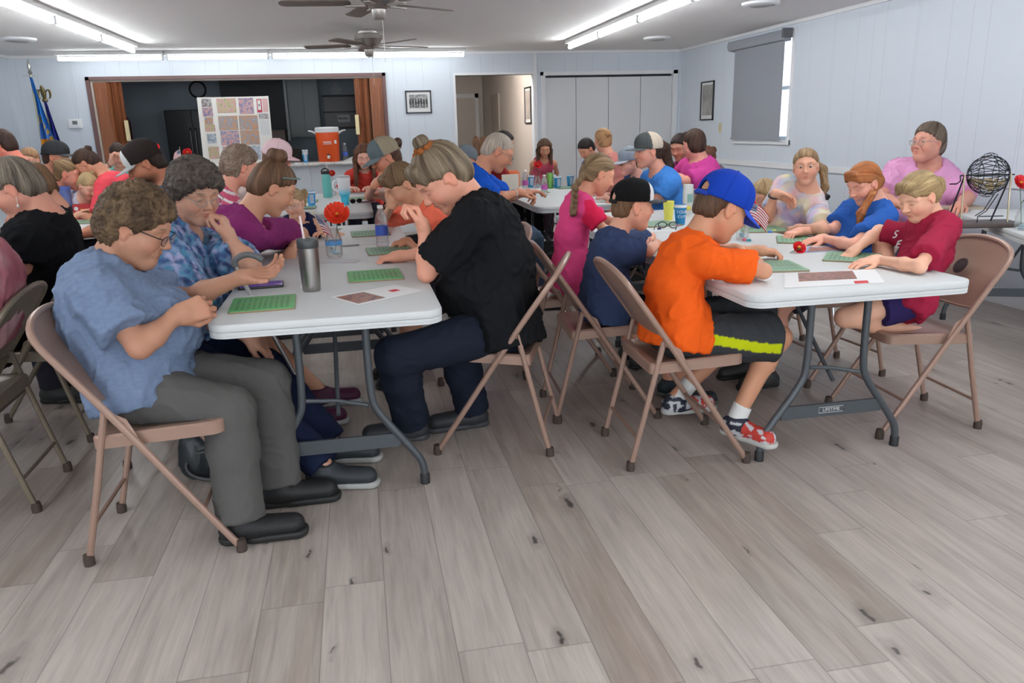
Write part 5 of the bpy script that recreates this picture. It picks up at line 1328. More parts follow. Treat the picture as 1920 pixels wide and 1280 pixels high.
person('p29', 'smiling woman in bright blue tee and grey and cream cap with a dark ponytail', at(1215, 283, 6.1), 184, 6, s=1.08, hsc=1.08, b=1.02, hd=184, pel=(2.50, 6.15),
       wL=tz(1180, 380), wR=tz(1170, 372), eL=at(1235, 372, 5.95), shirt=dict(col=rgb(70, 135, 215), sleeve=.8, inf=.018, loose=.014, disp=.006), pants=dict(col=rgb(40, 42, 50)), skin=rgb(226, 160, 136),
       hair=dict(style='pony', col=rgb(58, 38, 30), col2=rgb(84, 58, 46), t=.009, tie=(-.10, 0, .04), path=[at(1246, 278, 6.1), at(1254, 310, 6.1), at(1248, 330, 6.1)], w=.045, nape=-.06, front=.06), cap=dict(col=rgb(206, 190, 172), front=rgb(84, 88, 88), split=.00, brim=rgb(96, 100, 98), z=.042, tilt=.10), res=1.3)
person('p28', 'boy in grey cap and dark glasses leaning over behind the woman in bright blue', at(1180, 303, 6.6), 186, 10, s=.88, hsc=1.15, b=.95, hd=185, pel=(2.46, 6.75), pz=.52, wL=tz(1140, 372), wR=tz(1140, 366), shirt=dict(col=rgb(40, 60, 110)), pants=dict(type='shorts', col=rgb(50, 50, 60)), skin=rgb(232, 172, 150),
       hair=dict(style='short', col=rgb(140, 105, 75), t=.005, rough=.5), cap=dict(col=rgb(150, 160, 172), brim=rgb(190, 196, 204), z=.045, tilt=.0), glasses=(.03, .03, .05), res=1.4)
person('p30', 'dark haired woman in magenta pink tee seen from behind near the right wall', at(1301, 270, 6.9), 98, 8, s=1.10, hsc=1.08, b=1.32, hd=180, pel=(3.05, 6.95), wL=at(1262, 325, 6.7), eL=at(1280, 340, 6.6), wR=at(1250, 325, 7.1), belly=.03,
       shirt=dict(col=rgb(206, 70, 150), sleeve=.8, inf=.02, loose=.014, disp=.006), pants=dict(col=rgb(30, 30, 34)), skin=rgb(226, 160, 140), hair=dict(style='short', col=rgb(66, 44, 36), col2=rgb(90, 64, 50), t=.012, nape=-.075, cover=False), res=1.4)
person('p31', 'woman in purple tank top partly behind the magenta pink tee', at(1275, 275, 7.5), 215, 25, s=1.06, hsc=1.08, b=1.0, hd=210, wL=at(1262, 330, 7.2), wR=at(1248, 330, 7.3), shirt=dict(col=rgb(130, 36, 100), sleeve=0, deep=.06), pants=dict(col=rgb(30, 30, 34)), skin=rgb(206, 150, 124), hair=dict(style='pony', col=rgb(60, 44, 38), t=.008, len=.2), res=1.6)
person('p32', 'child with a reddish brown ponytail behind the magenta pink tee', at(1323, 294, 7.5), 170, 30, s=.85, hsc=1.1, b=.9, hd=180, shirt=dict(col=rgb(120, 110, 120)), pants=dict(type='shorts', col=rgb(50, 50, 60)), skin=rgb(220, 160, 135), hair=dict(style='pony', col=rgb(110, 70, 52), col2=rgb(140, 96, 70), t=.010, len=.08, w=.03, tie=(-.09, -.02, .02)), res=1.6)
person('p24', 'small girl with long brown hair standing at the far end of the table', at(1021, 277, 9.15), -96, 30, s=.86, hsc=1.08, b=.88, hd=-92, standing=True, pz=.66, wL=tz(1040, 326, .03), wR=tz(1003, 330, .03), neck=(.2, 1), shirt=dict(col=rgb(200, 90, 110), sleeve=0, deep=.04), pants=dict(col=rgb(60, 40, 50)), skin=rgb(206, 148, 120),
       hair=dict(style='long', col=rgb(84, 58, 42), col2=rgb(110, 80, 58), t=.010, len=.22), res=1.4)
person('p25', 'dark haired child in blue tee bending over the far table', at(1099, 279, 8.2), 205, 40, s=.88, hsc=1.1, b=.95, hd=195, wL=tz(1085, 330), wR=tz(1080, 326), shirt=dict(col=rgb(60, 110, 200)), pants=dict(type='shorts', col=rgb(50, 50, 60)), skin=rgb(206, 148, 120), hair=dict(style='short', col=rgb(44, 34, 32), t=.010), res=1.6)
person('p26', 'child with strawberry blonde hair seen from behind beyond the braided girl', at(1130, 263, 7.4), 100, 5, s=.92, hsc=1.08, b=.92, hd=150, wL=tz(1095, 345), wR=tz(1110, 340), shirt=dict(col=rgb(200, 130, 120)), pants=dict(type='shorts', col=rgb(50, 50, 60)), skin=rgb(216, 156, 130), hair=dict(style='bun', col=rgb(176, 128, 84), col2=rgb(206, 160, 116), t=.012, tie=(-.09, 0, .05), r=.034, front=.08), res=1.5)
person('p23', 'light brown haired woman with a white hair tie behind the man in blue', at(911, 283, 7.2), 20, 25, s=1.02, hsc=1.05, b=1.0, hd=10, wL=tz(965, 350), wR=tz(955, 352), shirt=dict(col=rgb(40, 42, 48)), pants=dict(col=rgb(30, 30, 34)), skin=rgb(216, 156, 130), hair=dict(style='pony', col=rgb(140, 104, 78), t=.012, len=.12), res=1.6)
person('p23b', 'dark haired person almost hidden behind the white haired man', at(945, 268, 8.2), -10, 25, s=1.06, b=1.05, hd=0, wL=tz(990, 340), wR=tz(985, 342), shirt=dict(col=rgb(150, 40, 40)), pants=dict(col=rgb(30, 30, 34)), skin=rgb(200, 140, 112), hair=dict(style='short', col=rgb(36, 28, 26), t=.012), res=1.8)
person('p23c', 'person in a grey bucket style cap behind the woman in black', at(874, 300, 6.8), 30, 20, s=1.0, b=1.0, hd=10, wL=tz(935, 362), wR=tz(925, 366), shirt=dict(col=rgb(200, 140, 120)), pants=dict(col=rgb(30, 30, 34)), skin=rgb(210, 150, 124), hair=dict(style='short', col=rgb(70, 50, 40), t=.008), cap=dict(col=rgb(112, 120, 126), brim=rgb(120, 128, 132), z=.04, hole=False), res=1.7)
person('p7', 'short grey haired woman in a pink and white striped top', at(452, 312, 5.6), 24, 18, s=1.08, hsc=1.08, b=1.25, hd=12, pel=(-1.12, 5.60), wR=tz(520, 398), wL=tz(545, 388), shirt=dict(col=stripes(rgb(206, 92, 122), (.75, .70, .70), .036, .34), sleeve=.8, inf=.018, disp=.005), pants=dict(col=rgb(50, 50, 60)), skin=rgb(226, 160, 136), hair=dict(style='short', col=rgb(134, 108, 90), col2=rgb(166, 146, 128), t=.018, curly=.8, nape=-.07), res=.9)
person('p8', 'person in a pale pink cap and glasses with clasped hands beyond the brown hair bun', at(520, 296, 6.3), -28, 18, s=1.06, hsc=1.06, b=1.1, hd=-20, pel=(-1.0, 6.55), wR=tz(578, 366, .10), wL=tz(584, 362, .11), hR=dict(curl=.8), hL=dict(curl=.8), shirt=dict(col=rgb(190, 170, 165)), pants=dict(col=rgb(50, 50, 60)), skin=rgb(222, 156, 132), hair=dict(style='short', col=rgb(130, 100, 80), t=.006), cap=dict(col=rgb(228, 196, 200), brim=rgb(224, 186, 192), z=.045, tilt=.12), glasses=(.25, .25, .3), res=1.5)
person('p9', 'teenage girl with long brown hair and coral tee at the far end of the table', at(682, 292, 9.1), -88, 28, s=1.05, hsc=1.12, b=.95, hd=-95, pel=(.10, 9.35), shirt=dict(col=rgb(222, 74, 66), sleeve=.7), pants=dict(col=rgb(40, 40, 50)), skin=rgb(232, 176, 156),
       hair=dict(style='long', col=rgb(96, 60, 44), col2=rgb(130, 86, 62), t=.010, len=.34, front=.078), res=1.2)
person('p10', 'woman in a camouflage cap with a looped ponytail, leaning on her elbow', at(722, 294, 5.9), 192, 24, s=1.06, hsc=1.08, b=1.0, hd=190, pel=(.66, 6.05), eL=tz(690, 368, .03), wL=at(702, 348, 5.85), wR=tz(690, 380, .03), hL=dict(D=(.55, 0, .8), curl=.7), shirt=dict(col=rgb(200, 170, 160), sleeve=.5), pants=dict(col=rgb(30, 30, 34)), skin=rgb(206, 140, 112),
       hair=dict(style='pony', col=rgb(92, 62, 44), t=.008, tie=(-.10, 0, .045), path=[at(746, 266, 6.0), at(750, 276, 6.0)], w=.026), cap=dict(col=rgb(152, 140, 118), front=rgb(96, 108, 112), split=.02, brim=rgb(100, 112, 116), z=.042, tilt=.05, droop=.3), res=1.3)
person('p11', 'bearded man in grey tee and dark brown cap with a white front', at(272, 306, 5.7), 192, 28, s=1.12, hsc=1.12, b=1.15, hd=190, pel=(-1.50, 5.85), shirt=dict(col=rgb(84, 104, 118), sleeve=.8), pants=dict(col=rgb(40, 40, 46)), skin=rgb(186, 122, 92),
       hair=dict(style='short', col=rgb(50, 36, 28), t=.006, beard=True), cap=dict(col=rgb(44, 36, 34), front=(.66, .66, .65), split=.068, brim=rgb(160, 160, 158), z=.042, tilt=.05, droop=.2), res=1.2)
person('p12', 'dark haired girl in pale teal top with her cheek on her hand', at(222, 290, 9.3), -70, 26, s=1.0, hsc=1.08, b=.92, hd=-100, wR=at(209, 306, 9.2), hR=dict(D=(.2, 0, 1), curl=.7), shirt=dict(col=rgb(140, 190, 180), sleeve=.4), pants=dict(col=rgb(50, 50, 60)), skin=rgb(222, 168, 146), hair=dict(style='pony', col=rgb(60, 42, 34), t=.008, len=.15), res=1.5)
person('p13', 'woman in bright coral red tee with dark hair clipped up', at(162, 306, 7.3), 178, 44, pel=(-1.80, 7.3), s=1.06, hsc=.98, b=1.15, hd=182, bulge=.1, shirt=dict(col=rgb(232, 80, 92), sleeve=.8), pants=dict(col=rgb(50, 50, 60)), skin=rgb(214, 150, 122), hair=dict(style='bun', col=rgb(60, 42, 34), col2=rgb(88, 62, 48), t=.012, tie=(-.10, 0, .06), r=.030), res=1.5)
person('p14', 'blonde toddler with a tiny topknot looking down beside the water bottle', at(166, 348, 7.2), -40, 40, s=.84, hsc=1.14, b=.95, hd=-60, pz=.62, legs=False, shirt=dict(col=rgb(200, 200, 215)), skin=rgb(236, 184, 158), hair=dict(style='bun', col=rgb(214, 184, 136), t=.007, tie=(-.03, .02, .115), r=.02), res=1.4)
person('p15', 'bearded man in dark grey cap and lavender checked shirt near the flags', at(106, 294, 8.2), -4, 10, s=1.1, hsc=1.08, b=1.1, hd=-10, shirt=dict(col=blobs([rgb(190, 186, 220), rgb(160, 160, 200), rgb(210, 208, 230)], 60), sleeve=.9), pants=dict(col=rgb(50, 50, 60)), skin=rgb(196, 136, 108), hair=dict(style='short', col=rgb(70, 44, 30), t=.006, beard=True), cap=dict(col=rgb(52, 54, 56), brim=rgb(60, 62, 64), z=.045), res=1.5)
person('p16', 'woman with slicked back bun and cream top beside the toddler', at(130, 326, 7.3), -2, 16, s=1.06, hsc=1.08, b=1.1, hd=-5, shirt=dict(col=rgb(226, 222, 214), sleeve=.7), pants=dict(col=rgb(50, 50, 60)), skin=rgb(220, 146, 124), hair=dict(style='bun', col=rgb(104, 80, 58), col2=rgb(170, 138, 96), t=.006, tie=(-.09, .0, .05), r=.028), res=1.4)
person('p17', 'brown haired woman hidden behind the grey haired woman in black', at(62, 345, 4.9), 178, 24, s=.98, hsc=1.05, b=.85, hd=182, pel=(-2.08, 4.95), shirt=dict(col=rgb(60, 54, 56)), pants=dict(col=rgb(50, 50, 60)), skin=rgb(216, 156, 130), hair=dict(style='bob', col=rgb(112, 80, 54), col2=rgb(140, 106, 74), t=.014), res=1.5)
person('p18', 'grey haired woman in a black tee with a dangling earring, looking down', at(26, 352, 3.95), 186, 30, s=1.1, hsc=1.04, b=1.12, hd=182, pel=(-1.78, 3.98), bulge=.06, wL=tz(-30, 470), wR=tz(-30, 450), eL=at(40, 500, 3.75), shirt=dict(col=rgb(18, 19, 22), sleeve=.8, inf=.022, loose=.016, hem=.1, disp=.008), pants=dict(col=rgb(30, 34, 46)), skin=rgb(216, 152, 130),
       hair=dict(style='short', col=rgb(80, 68, 56), col2=rgb(146, 134, 118), t=.016, nape=-.085, front=.055, bangs=.5, rough=1.2), old=True, fat=.010, res=1.05)
person('p19', 'person in a pink tie dye tee cut off by the edge of the view', at(-130, 400, 3.2), 182, 20, s=1.08, b=1.2, hd=182, pel=(-1.76, 3.24), bulge=.10, shirt=dict(col=blobs([rgb(176, 108, 116), rgb(200, 160, 162), rgb(150, 80, 92)], 14), sleeve=.8, inf=.022, hem=.1, disp=.008), pants=dict(col=rgb(28, 30, 40)), skin=rgb(210, 150, 124), hair=dict(style='bob', col=rgb(90, 70, 55), t=.015), res=1.3)
person('p20', 'dark haired person at the edge of the view beyond the grey haired woman', at(2, 272, 7.0), 180, 15, s=1.08, b=1.1, hd=182, wL=at(-40, 340, 7), wR=at(-40, 335, 7), shirt=dict(col=rgb(120, 60, 60)), pants=dict(col=rgb(50, 50, 60)), skin=rgb(222, 130, 110), hair=dict(style='short', col=rgb(66, 44, 34), t=.010), res=1.8)
person('p21', 'blond child facing the camera just in front of the flags', at(56, 300, 7.6), -95, 15, s=.92, b=.9, hd=-90, shirt=dict(col=rgb(206, 190, 190)), pants=dict(col=rgb(50, 50, 60)), skin=rgb(226, 168, 144), hair=dict(style='short', col=rgb(176, 136, 100), t=.012), res=1.7)
person('p21b', 'person in a white patterned blouse at the edge of the view', at(-70, 330, 4.7), -5, 20, s=1.06, b=1.15, hd=-10, wL=tz(30, 425), wR=tz(10, 440), shirt=dict(col=blobs([(.72, .72, .70), (.55, .55, .54)], 60), sleeve=1.1, inf=.02), pants=dict(col=rgb(50, 50, 60)), skin=rgb(216, 156, 130), hair=dict(style='short', col=rgb(90, 70, 55), t=.015), res=1.6)
# ------------------------------------------------------------------ chairs
chair(-.735, 2.81, 0, 'tan folding chair of the woman in heather blue, nearest chair on that side')
chair(-.80, 3.60, -8, 'tan folding chair of the elderly woman in the floral blouse')
chair(-.95, 4.15, 4, 'tan folding chair of the woman in magenta')
chair(.57, 3.38, 160, 'tan folding chair of the woman in black with the patterned scrunchie')
chair(.62, 4.45, 182, 'tan folding chair of the boy in coral')
chair(1.31, 3.06, -2, 'tan folding chair of the boy in orange')
chair(1.15, 3.66, -4, 'tan folding chair of the boy in navy')
chair(1.16, 4.36, -6, 'tan folding chair of the braided girl in pink')
ce = chair(2.50, 3.12, 176, 'tan folding chair with a dark round emblem, under the kneeling girl in crimson')
chair(2.55, 3.88, 184, 'tan folding chair of the red haired girl')
chair(2.55, 4.70, 180, 'tan folding chair of the tie dye tee girl')
chair(2.45, 6.15, 180, 'tan folding chair of the woman in bright blue')
chair(.90, 6.08, 0, 'tan folding chair of the white haired man')
chair(-1.60, 3.28, 182, 'khaki folding chair of the person in pink tie dye, at the edge of the view', 'khaki')
chair(-1.62, 4.02, 182, 'khaki folding chair of the grey haired woman in black', 'khaki')
chair(4.20, 5.36, 210, 'khaki folding chair of the woman in pale pink behind the cage', 'khaki')
for k in ('p7', 'p10', 'p11', 'p30', 'p9'):
    q = PEOPLE[k]; a = math.degrees(math.atan2(q['HF'][1], q['HF'][0])); lb = dict(p7='of the woman in pink stripes', p10='of the woman in the camouflage cap', p11='of the bearded man in the brown and white cap', p30='of the woman in magenta pink', p9='of the long haired teenage girl in coral')[k]
    chair(q['PEL'][0]+.06*q['HF'][0], q['PEL'][1]+.06*q['HF'][1], a, 'tan folding chair '+lb)
e = MB(); e.lathe([(.0, .002), (.038, .002), (.04, 0)], n=28)
for k in range(14):
    a = 2*math.pi*k/14; e.box((.028*math.cos(a)-.004, .028*math.sin(a)-.004, .002), (.028*math.cos(a)+.004, .028*math.sin(a)+.004, .0035))
mm = Matrix.Translation((-.222, 0, .735)) @ Matrix.Rotation(math.radians(90-34), 4, 'Y')
e.xf(mm).build('emblem', mat('emblem_dark', (.05, .03, .03), .5), ce)

# ------------------------------------------------------------------ bingo cards
def card_mat(name, g1, g2):
    m = bpy.data.materials.new(name); m.use_nodes = True; nt = m.node_tree; b = nt.nodes['Principled BSDF']; b.inputs['Roughness'].default_value = .5
    N = nt.nodes.new; L = nt.links.new
    tc = N('ShaderNodeTexCoord'); sp = N('ShaderNodeSeparateXYZ'); L(tc.outputs['Object'], sp.inputs[0])
    def mt(op, *a):
        n = N('ShaderNodeMath'); n.operation = op
        for i, v in enumerate(a):
            if isinstance(v, (int, float)): n.inputs[i].default_value = v
            else: L(v, n.inputs[i])
        return n.outputs[0]
    u = mt('DIVIDE', sp.outputs[0], .0205); v = mt('DIVIDE', mt('ADD', sp.outputs[1], .004), .0275)
    fu = mt('ABSOLUTE', mt('SUBTRACT', mt('FRACT', u), .5)); fv = mt('ABSOLUTE', mt('SUBTRACT', mt('FRACT', v), .5))
    ring = mt('MULTIPLY', mt('LESS_THAN', fu, .34), mt('LESS_THAN', fv, .30))
    inner = mt('MULTIPLY', mt('LESS_THAN', fu, .24), mt('LESS_THAN', fv, .20))
    n = N('ShaderNodeTexNoise'); n.inputs['Scale'].default_value = 220; L(tc.outputs['Object'], n.inputs['Vector'])
    glyph = mt('MULTIPLY', inner, mt('GREATER_THAN', n.outputs['Fac'], .5))
    edge = mt('MULTIPLY', mt('LESS_THAN', mt('ABSOLUTE', sp.outputs[0]), .103), mt('LESS_THAN', mt('ABSOLUTE', sp.outputs[1]), .112))
    ink = mt('MULTIPLY', mt('MAXIMUM', mt('MULTIPLY', mt('SUBTRACT', ring, inner), .35), mt('MAXIMUM', mt('MULTIPLY', inner, .55), glyph)), edge)
    n2 = N('ShaderNodeTexNoise'); n2.inputs['Scale'].default_value = 5; L(tc.outputs['Object'], n2.inputs['Vector'])
    mx0 = N('ShaderNodeMix'); mx0.data_type = 'RGBA'; mx0.inputs[6].default_value = (*g1, 1); mx0.inputs[7].default_value = (*g2, 1); L(n2.outputs['Fac'], mx0.inputs[0])
    mx = N('ShaderNodeMix'); mx.data_type = 'RGBA'; L(mx0.outputs[2], mx.inputs[6]); mx.inputs[7].default_value = (.02, .06, .02, 1); L(ink, mx.inputs[0]); L(mx.outputs[2], b.inputs['Base Color']); return m
m_card = card_mat('card_green', (.10, .42, .12), (.17, .46, .20)); m_cardp = card_mat('card_sage', (.17, .36, .22), (.26, .44, .30)); m_ctan = card_mat('card_tan', (.45, .42, .25), (.3, .4, .2))
m_board = mat('card_edge', (.30, .20, .12), .7)
def card(px, py, deg, label, m=m_card, w=.245, h=.27):
    c = atz(px, py, TZ+.002); o = empty('bingo_card', (c[0], c[1], TZ), math.radians(deg), label, 'bingo card', 'green bingo cards')
    MB().slab([(0, 0)], w, h, 0, .006, .012, .001).build('backing', m_board, o); MB().slab([(0, 0)], w-.003, h-.003, .006, .0085, .011, .0006).build('face', m, o)
    for yy in (-.006,): MB().box((-w/2+.004, yy, .0085), (w/2-.004, yy+.0015, .0089)).build('divider', m_board, o, smooth=False)
    return o
card(494, 570, 3, 'bright green bingo card nearest the phone and steel tumbler')
card(703, 517, 2, 'green bingo card at the elbow of the woman in black')
card(730, 470, 3, 'pale green bingo card beneath the hand of the woman in black', m_cardp)
card(694, 438, 2, 'pale green bingo card beside the clear water bottle', m_cardp)
card(582, 432, 0, 'tan and green bingo card in front of the toddler in navy', m_ctan)
card(1448, 500, -10, 'green bingo card by the elbow of the boy in orange', m_cardp)
card(1598, 483, -38, 'green bingo card under the hand of the girl in crimson', m_cardp)
card(1500, 450, -28, 'green bingo card under the hands of the red haired girl', m_cardp)
card(1430, 430, -12, 'green bingo card in front of the tie dye tee girl', m_cardp)
card(1232, 420, 6, 'pale green bingo card by the boy in navy', m_cardp)
card(1004, 360, 0, 'dark green bingo card of the white haired man')
card(572, 378, 0, 'pale green bingo card behind the blue cup near the pink cap', m_cardp)
card(566, 390, 0, 'pale green bingo card left of the blue cup, nearer one', m_cardp)
card(1062, 352, 4, 'green bingo card between the blue cups on the middle table', m_cardp)
card(668, 372, 0, 'pale green bingo card near the woman in the camouflage cap', m_cardp)
card(168, 416, 0, 'green bingo card in front of the red box', m_cardp)
# ------------------------------------------------------------------ things on the tables
def lathe_thing(name, label, cat, pos, prof, m, n=28, group=None, part='body'):
    o = empty(name, pos, label=label, cat=cat, group=group); MB().lathe(prof, n=n).build(part, m, o); return o
m_steel = mat('brushed_steel', (.36, .34, .32), .28, .95)
c = atz(585, 545, TZ); o = lathe_thing('steel_tumbler', 'brushed steel tumbler with dark lid on the nearest table', 'tumbler', (c[0], c[1], TZ), [(.0, 0), (.034, 0), (.037, .004), (.0385, .03), (.042, .12), (.0425, .185), (.04, .187)], m_steel, 40)
MB().lathe([(.043, .183), (.0445, .188), (.0445, .215), (.041, .222), (.012, .222), (.010, .216)], n=36).build('lid', mat('lid_dark', (.05, .052, .055), .4), o)
MB().tube([(-.012, 0, .215), (-.02, 0, .315)], .0045, 10).build('straw', mat('straw_pink', (.75, .62, .62), .4), o)
c = atz(490, 537, TZ); o = empty('smartphone', (c[0], c[1], TZ), math.radians(5), 'black cased phone with a glowing purple screen on the nearest table', 'phone')
MB().slab([(0, 0)], .190, .118, 0, .011, .012, .003).build('phone_case', m_black, o); MB().slab([(0, 0)], .178, .106, .011, .0118, .008, .0003).build('screen', mat('screen_purple', (.07, .04, .17), .2, emit=.3, var=.5, vscale=14), o)
def sheet(corners, label, name='paper_leaflet', z=.0012, col=(.80, .80, .80), pic=None, spot=None, cat='paper', curl=.0):
    P = [atz(*c, TZ+.001) for c in corners]; o0 = sum(P)/4; o = empty(name, (o0[0], o0[1], TZ), label=label, cat=cat); n = 10; vs = []; fs = []
    def S_(u, v): q = P[0]*(1-u)*(1-v)+P[1]*u*(1-v)+P[2]*u*v+P[3]*(1-u)*v; return q
    for k, zz in ((0, z), (1, z+.0008)):
        for j in range(n+1):
            for i in range(n+1):
                u, v = i/n, j/n; q = S_(u, v); vs.append((q[0]-o0[0], q[1]-o0[1], zz+curl*max(u-.6, 0)**2*2+curl*.3*math.sin(v*3)*u))
    N1 = (n+1)**2
    for j in range(n):
        for i in range(n):
            a = j*(n+1)+i; fs += [(a, a+n+1, a+n+2, a+1), (N1+a, N1+a+1, N1+a+n+2, N1+a+n+1)]
    for i in range(n):
        a = i; fs.append((a, a+1, N1+a+1, N1+a)); a = n*(n+1)+i; fs.append((a, N1+a, N1+a+1, a+1)); a = i*(n+1); fs.append((a, N1+a, N1+a+n+1, a+n+1)); a = i*(n+1)+n; fs.append((a, a+n+1, N1+a+n+1, N1+a))
    MB().add(vs, fs).build('sheet', mat('paper_%.2f' % col[0], col, .7), o)
    def patch(nm, u0, v0, u1, v1, m):
        q = [S_(u0, v0), S_(u1, v0), S_(u1, v1), S_(u0, v1)]; zz = z+.0011+curl*max(u1-.6, 0)**2*2+.001*(curl > 0)
        vs = [(a[0]-o0[0], a[1]-o0[1], zz) for a in q]+[(a[0]-o0[0], a[1]-o0[1], zz+.0004) for a in q]
        MB().add(vs, [(3,2,1,0),(4,5,6,7),(0,1,5,4),(1,2,6,5),(2,3,7,6),(3,0,4,7)]).build(nm, m, o, smooth=False)
    if pic: patch('printed_photo', *pic[0], pic[1])
    if spot: patch('red_poppy_print', *spot, mat('spot_red', (.65, .02, .03), .6))
    return o
ph1 = noise_pic('print_photo', [(.02, .04, .22), (.16, .09, .08), (.45, .2, .15), (.12, .08, .09), (.5, .38, .2)], 22)
sheet([(672, 573), (795, 545), (741, 534), (617, 557)], 'white leaflet with a photo and poppy print in front of the woman in black', pic=((.05, .12, .45, .88), ph1), spot=(.70, .42, .82, .60))
sheet([(568, 494), (668, 492), (676, 486), (580, 487)], 'thin silver folder lying behind the steel tumbler', name='folder', col=(.55, .55, .57), cat='folder')
sheet([(1470, 540), (1660, 530), (1640, 505), (1470, 512)], 'white leaflet with a photo between the boy in orange and the girl in crimson', pic=((.15, .35, .75, .95), ph1), spot=(.70, .03, .84, .20))
sheet([(1508, 473), (1580, 470), (1590, 462), (1515, 463)], 'photo leaflet with a blue border between the red poppy and the girl in crimson', pic=((.06, .1, .94, .9), ph1), col=(.28, .36, .6))
m_glass = mat('clear_glass', (.88, .93, .92), .05, trans=.9, alpha=.55)
m_plast = mat('clear_plastic', (.82, .88, .95), .08, trans=.85, alpha=.5, bump=.5, bscale=90)
def jar(px, py, label, z0=TZ, sc=1.0, Y=None):
    c = atz(px, py, z0) if Y is None else at(px, py, Y); o = empty('glass_jar', (c[0], c[1], z0), label=label, cat='jar', group='flower jars')
    MB().lathe([(.0, .003), (.030, .002), (.036, .010), (.037, .075), (.030, .100), (.024, .110), (.024, .125), (.026, .128), (.022, .128), (.021, .108), (.027, .098), (.034, .072), (.033, .014), (.0, .010)], n=28, cap=False).build('jar_glass', m_glass, o)
    e = MB()
    rs = random.Random(int(px))
    for k in range(9): a = rs.random()*6.28; r = rs.random()*.018; e.lathe([(0, 0), (.008, .004), (.009, .009), (0, .015)], (r*math.cos(a), r*math.sin(a), .010+.011*(k//4)), 8)
    e.build('pebbles', mat('pebbles', (.35, .5, .62), .3), o)
    if sc != 1: o.scale = (sc, sc, sc)
    return o, np.array([c[0], c[1], z0])
def poppy(base, tip, label, r=.045, col=(.72, .04, .02), name='poppy_flower', tilt=.95):
    base = np.array(base, float); tip = np.array(tip, float); o = empty(name, base, label=label, cat='flower', group='red poppies')
    d = tip-base; MB().tube([(0, 0, 0), P3(d*.5+V(.004, 0, 0)), P3(d)], .002, 8, smooth=2).build('stem', mat('stem_green', (.06, .16, .05), .6), o)
    e = MB(); rs = random.Random(int(tip[0]*1000) & 1023)
    for ring, (rr, tl, np_) in enumerate(((1.0, .25, 6), (.72, .75, 5), (.42, 1.25, 4))):
        for k in range(np_):
            a0 = 2*math.pi*k/np_+ring*.5+rs.random()*.3; vs = []; fs = []; nn = 6
            for side in (0, 1):
                for j in range(nn+1):
                    for i in range(nn+1):
                        t = j/nn; u = -1+2*i/nn; wdt = .62*math.sin(math.pi*min(t*.62+.12, 1))
                        a = a0+u*wdt; rad = r*rr*t*(1+.05*math.sin(u*9+k)); el = tl*t+.35*t*t*(1-ring*.3)
                        vs.append((d[0]+rad*math.cos(a)*math.cos(el*.55), d[1]+rad*math.sin(a)*math.cos(el*.55), d[2]+rad*math.sin(el)*.75+.003*math.sin(u*8+j)+side*.0009))
            M1 = (nn+1)**2
            for j in range(nn):
                for i in range(nn):
                    q = j*(nn+1)+i; fs += [(q, q+1, q+nn+2, q+nn+1), (M1+q, M1+q+nn+1, M1+q+nn+2, M1+q+1)]
            ct, st_ = math.cos(tilt), math.sin(tilt)
            vs = [(x, d[1]+(y-d[1])*ct-(z-d[2])*st_, d[2]+(y-d[1])*st_+(z-d[2])*ct) for x, y, z in vs]; e.add(vs, fs)
    e.build('petals', mat('petal_%.2f_%.2f' % col[:2], col, .6), o); MB().lathe([(.0, .0), (.008, .002), (.010, .008), (.0, .014)], (P3(d+V(0, -.010*math.sin(tilt), .008*math.cos(tilt)))), 12).build('flower_centre', mat('flower_centre', (.75, .35, .04), .6), o)
    MB().tube([P3(d*.55), P3(d*.62+V(.02, -.008, .008)), P3(d*.66+V(.035, -.012, -.002))], [.002, .010, .001], 8, flat=.25).build('leaf', mat('stem_green', (.06, .16, .05), .6), o)
    return o
def miniflag(base, tip, w, h, label, droop=.5, yaw=0.0, name='mini_flag'):
    base = np.array(base, float); tip = np.array(tip, float); o = empty(name, base, label=label, cat='flag', group='small stick flags'); d = tip-base
    MB().tube([(0, 0, 0), P3(d)], .002, 8).build('flag_stick', mat('stick_wood', (.5, .36, .2), .6), o)
    MB().lathe([(0, 0), (.004, .003), (0, .012)], P3(d), 8).build('stick_tip', mat('stick_gold', (.6, .42, .1), .3, .8), o)
    n, k = 60, 39; u_ = nrm(d); hor = V(math.cos(yaw), math.sin(yaw), 0); nr = nrm(np.cross(hor, u_)); vs = []; cs = []; fs = []
    top = d*.97
    for s_ in (0, 1):
        for j in range(k+1):
            for i in range(n+1):
                a, b = i/n, j/k
                q = top-u_*h*b+hor*w*a*.86-V(0, 0, 1)*droop*w*a*a*.9+nr*(.010*math.sin(a*8+b*1.5)*a+.0006*s_)
                vs.append(P3(q)); st = int(min(b*13, 12.99)); c_ = rgb(170, 30, 45) if st % 2 == 0 else (.72, .70, .70)
                if a < .40 and b < 7/13:
                    c_ = rgb(35, 40, 95); uu = a/.40*6; vv = b/(7/13)*5
                    if (uu % 1-.5)**2+(vv % 1-.5)**2 < .075: c_ = (.75, .75, .78)
                cs.append(c_)
    N1 = (n+1)*(k+1)
    for j in range(k):
        for i in range(n):
            a = j*(n+1)+i; fs += [(a, a+1, a+n+2, a+n+1), (N1+a, N1+a+n+1, N1+a+n+2, N1+a+1)]
    e = MB(); e.v = vs; e.f = fs; e.c = cs; e.build('flag_cloth', vmat('flag_fabric', .8), o, vc=True)
    return o
j, c = jar(628, 482, 'clear glass jar holding the poppy and flag behind the steel tumbler', sc=1.2); MB().lathe([(.0375, .055), (.0375, .075)], n=20, cap=False).build('blue_sticker', mat('sticker_blue', (.10, .3, .6), .4), j)
Yj = c[1]
poppy(c+V(0, 0, .015), at(632, 404, Yj), 'large red poppy in the jar behind the steel tumbler', .070, (.80, .05, .015))
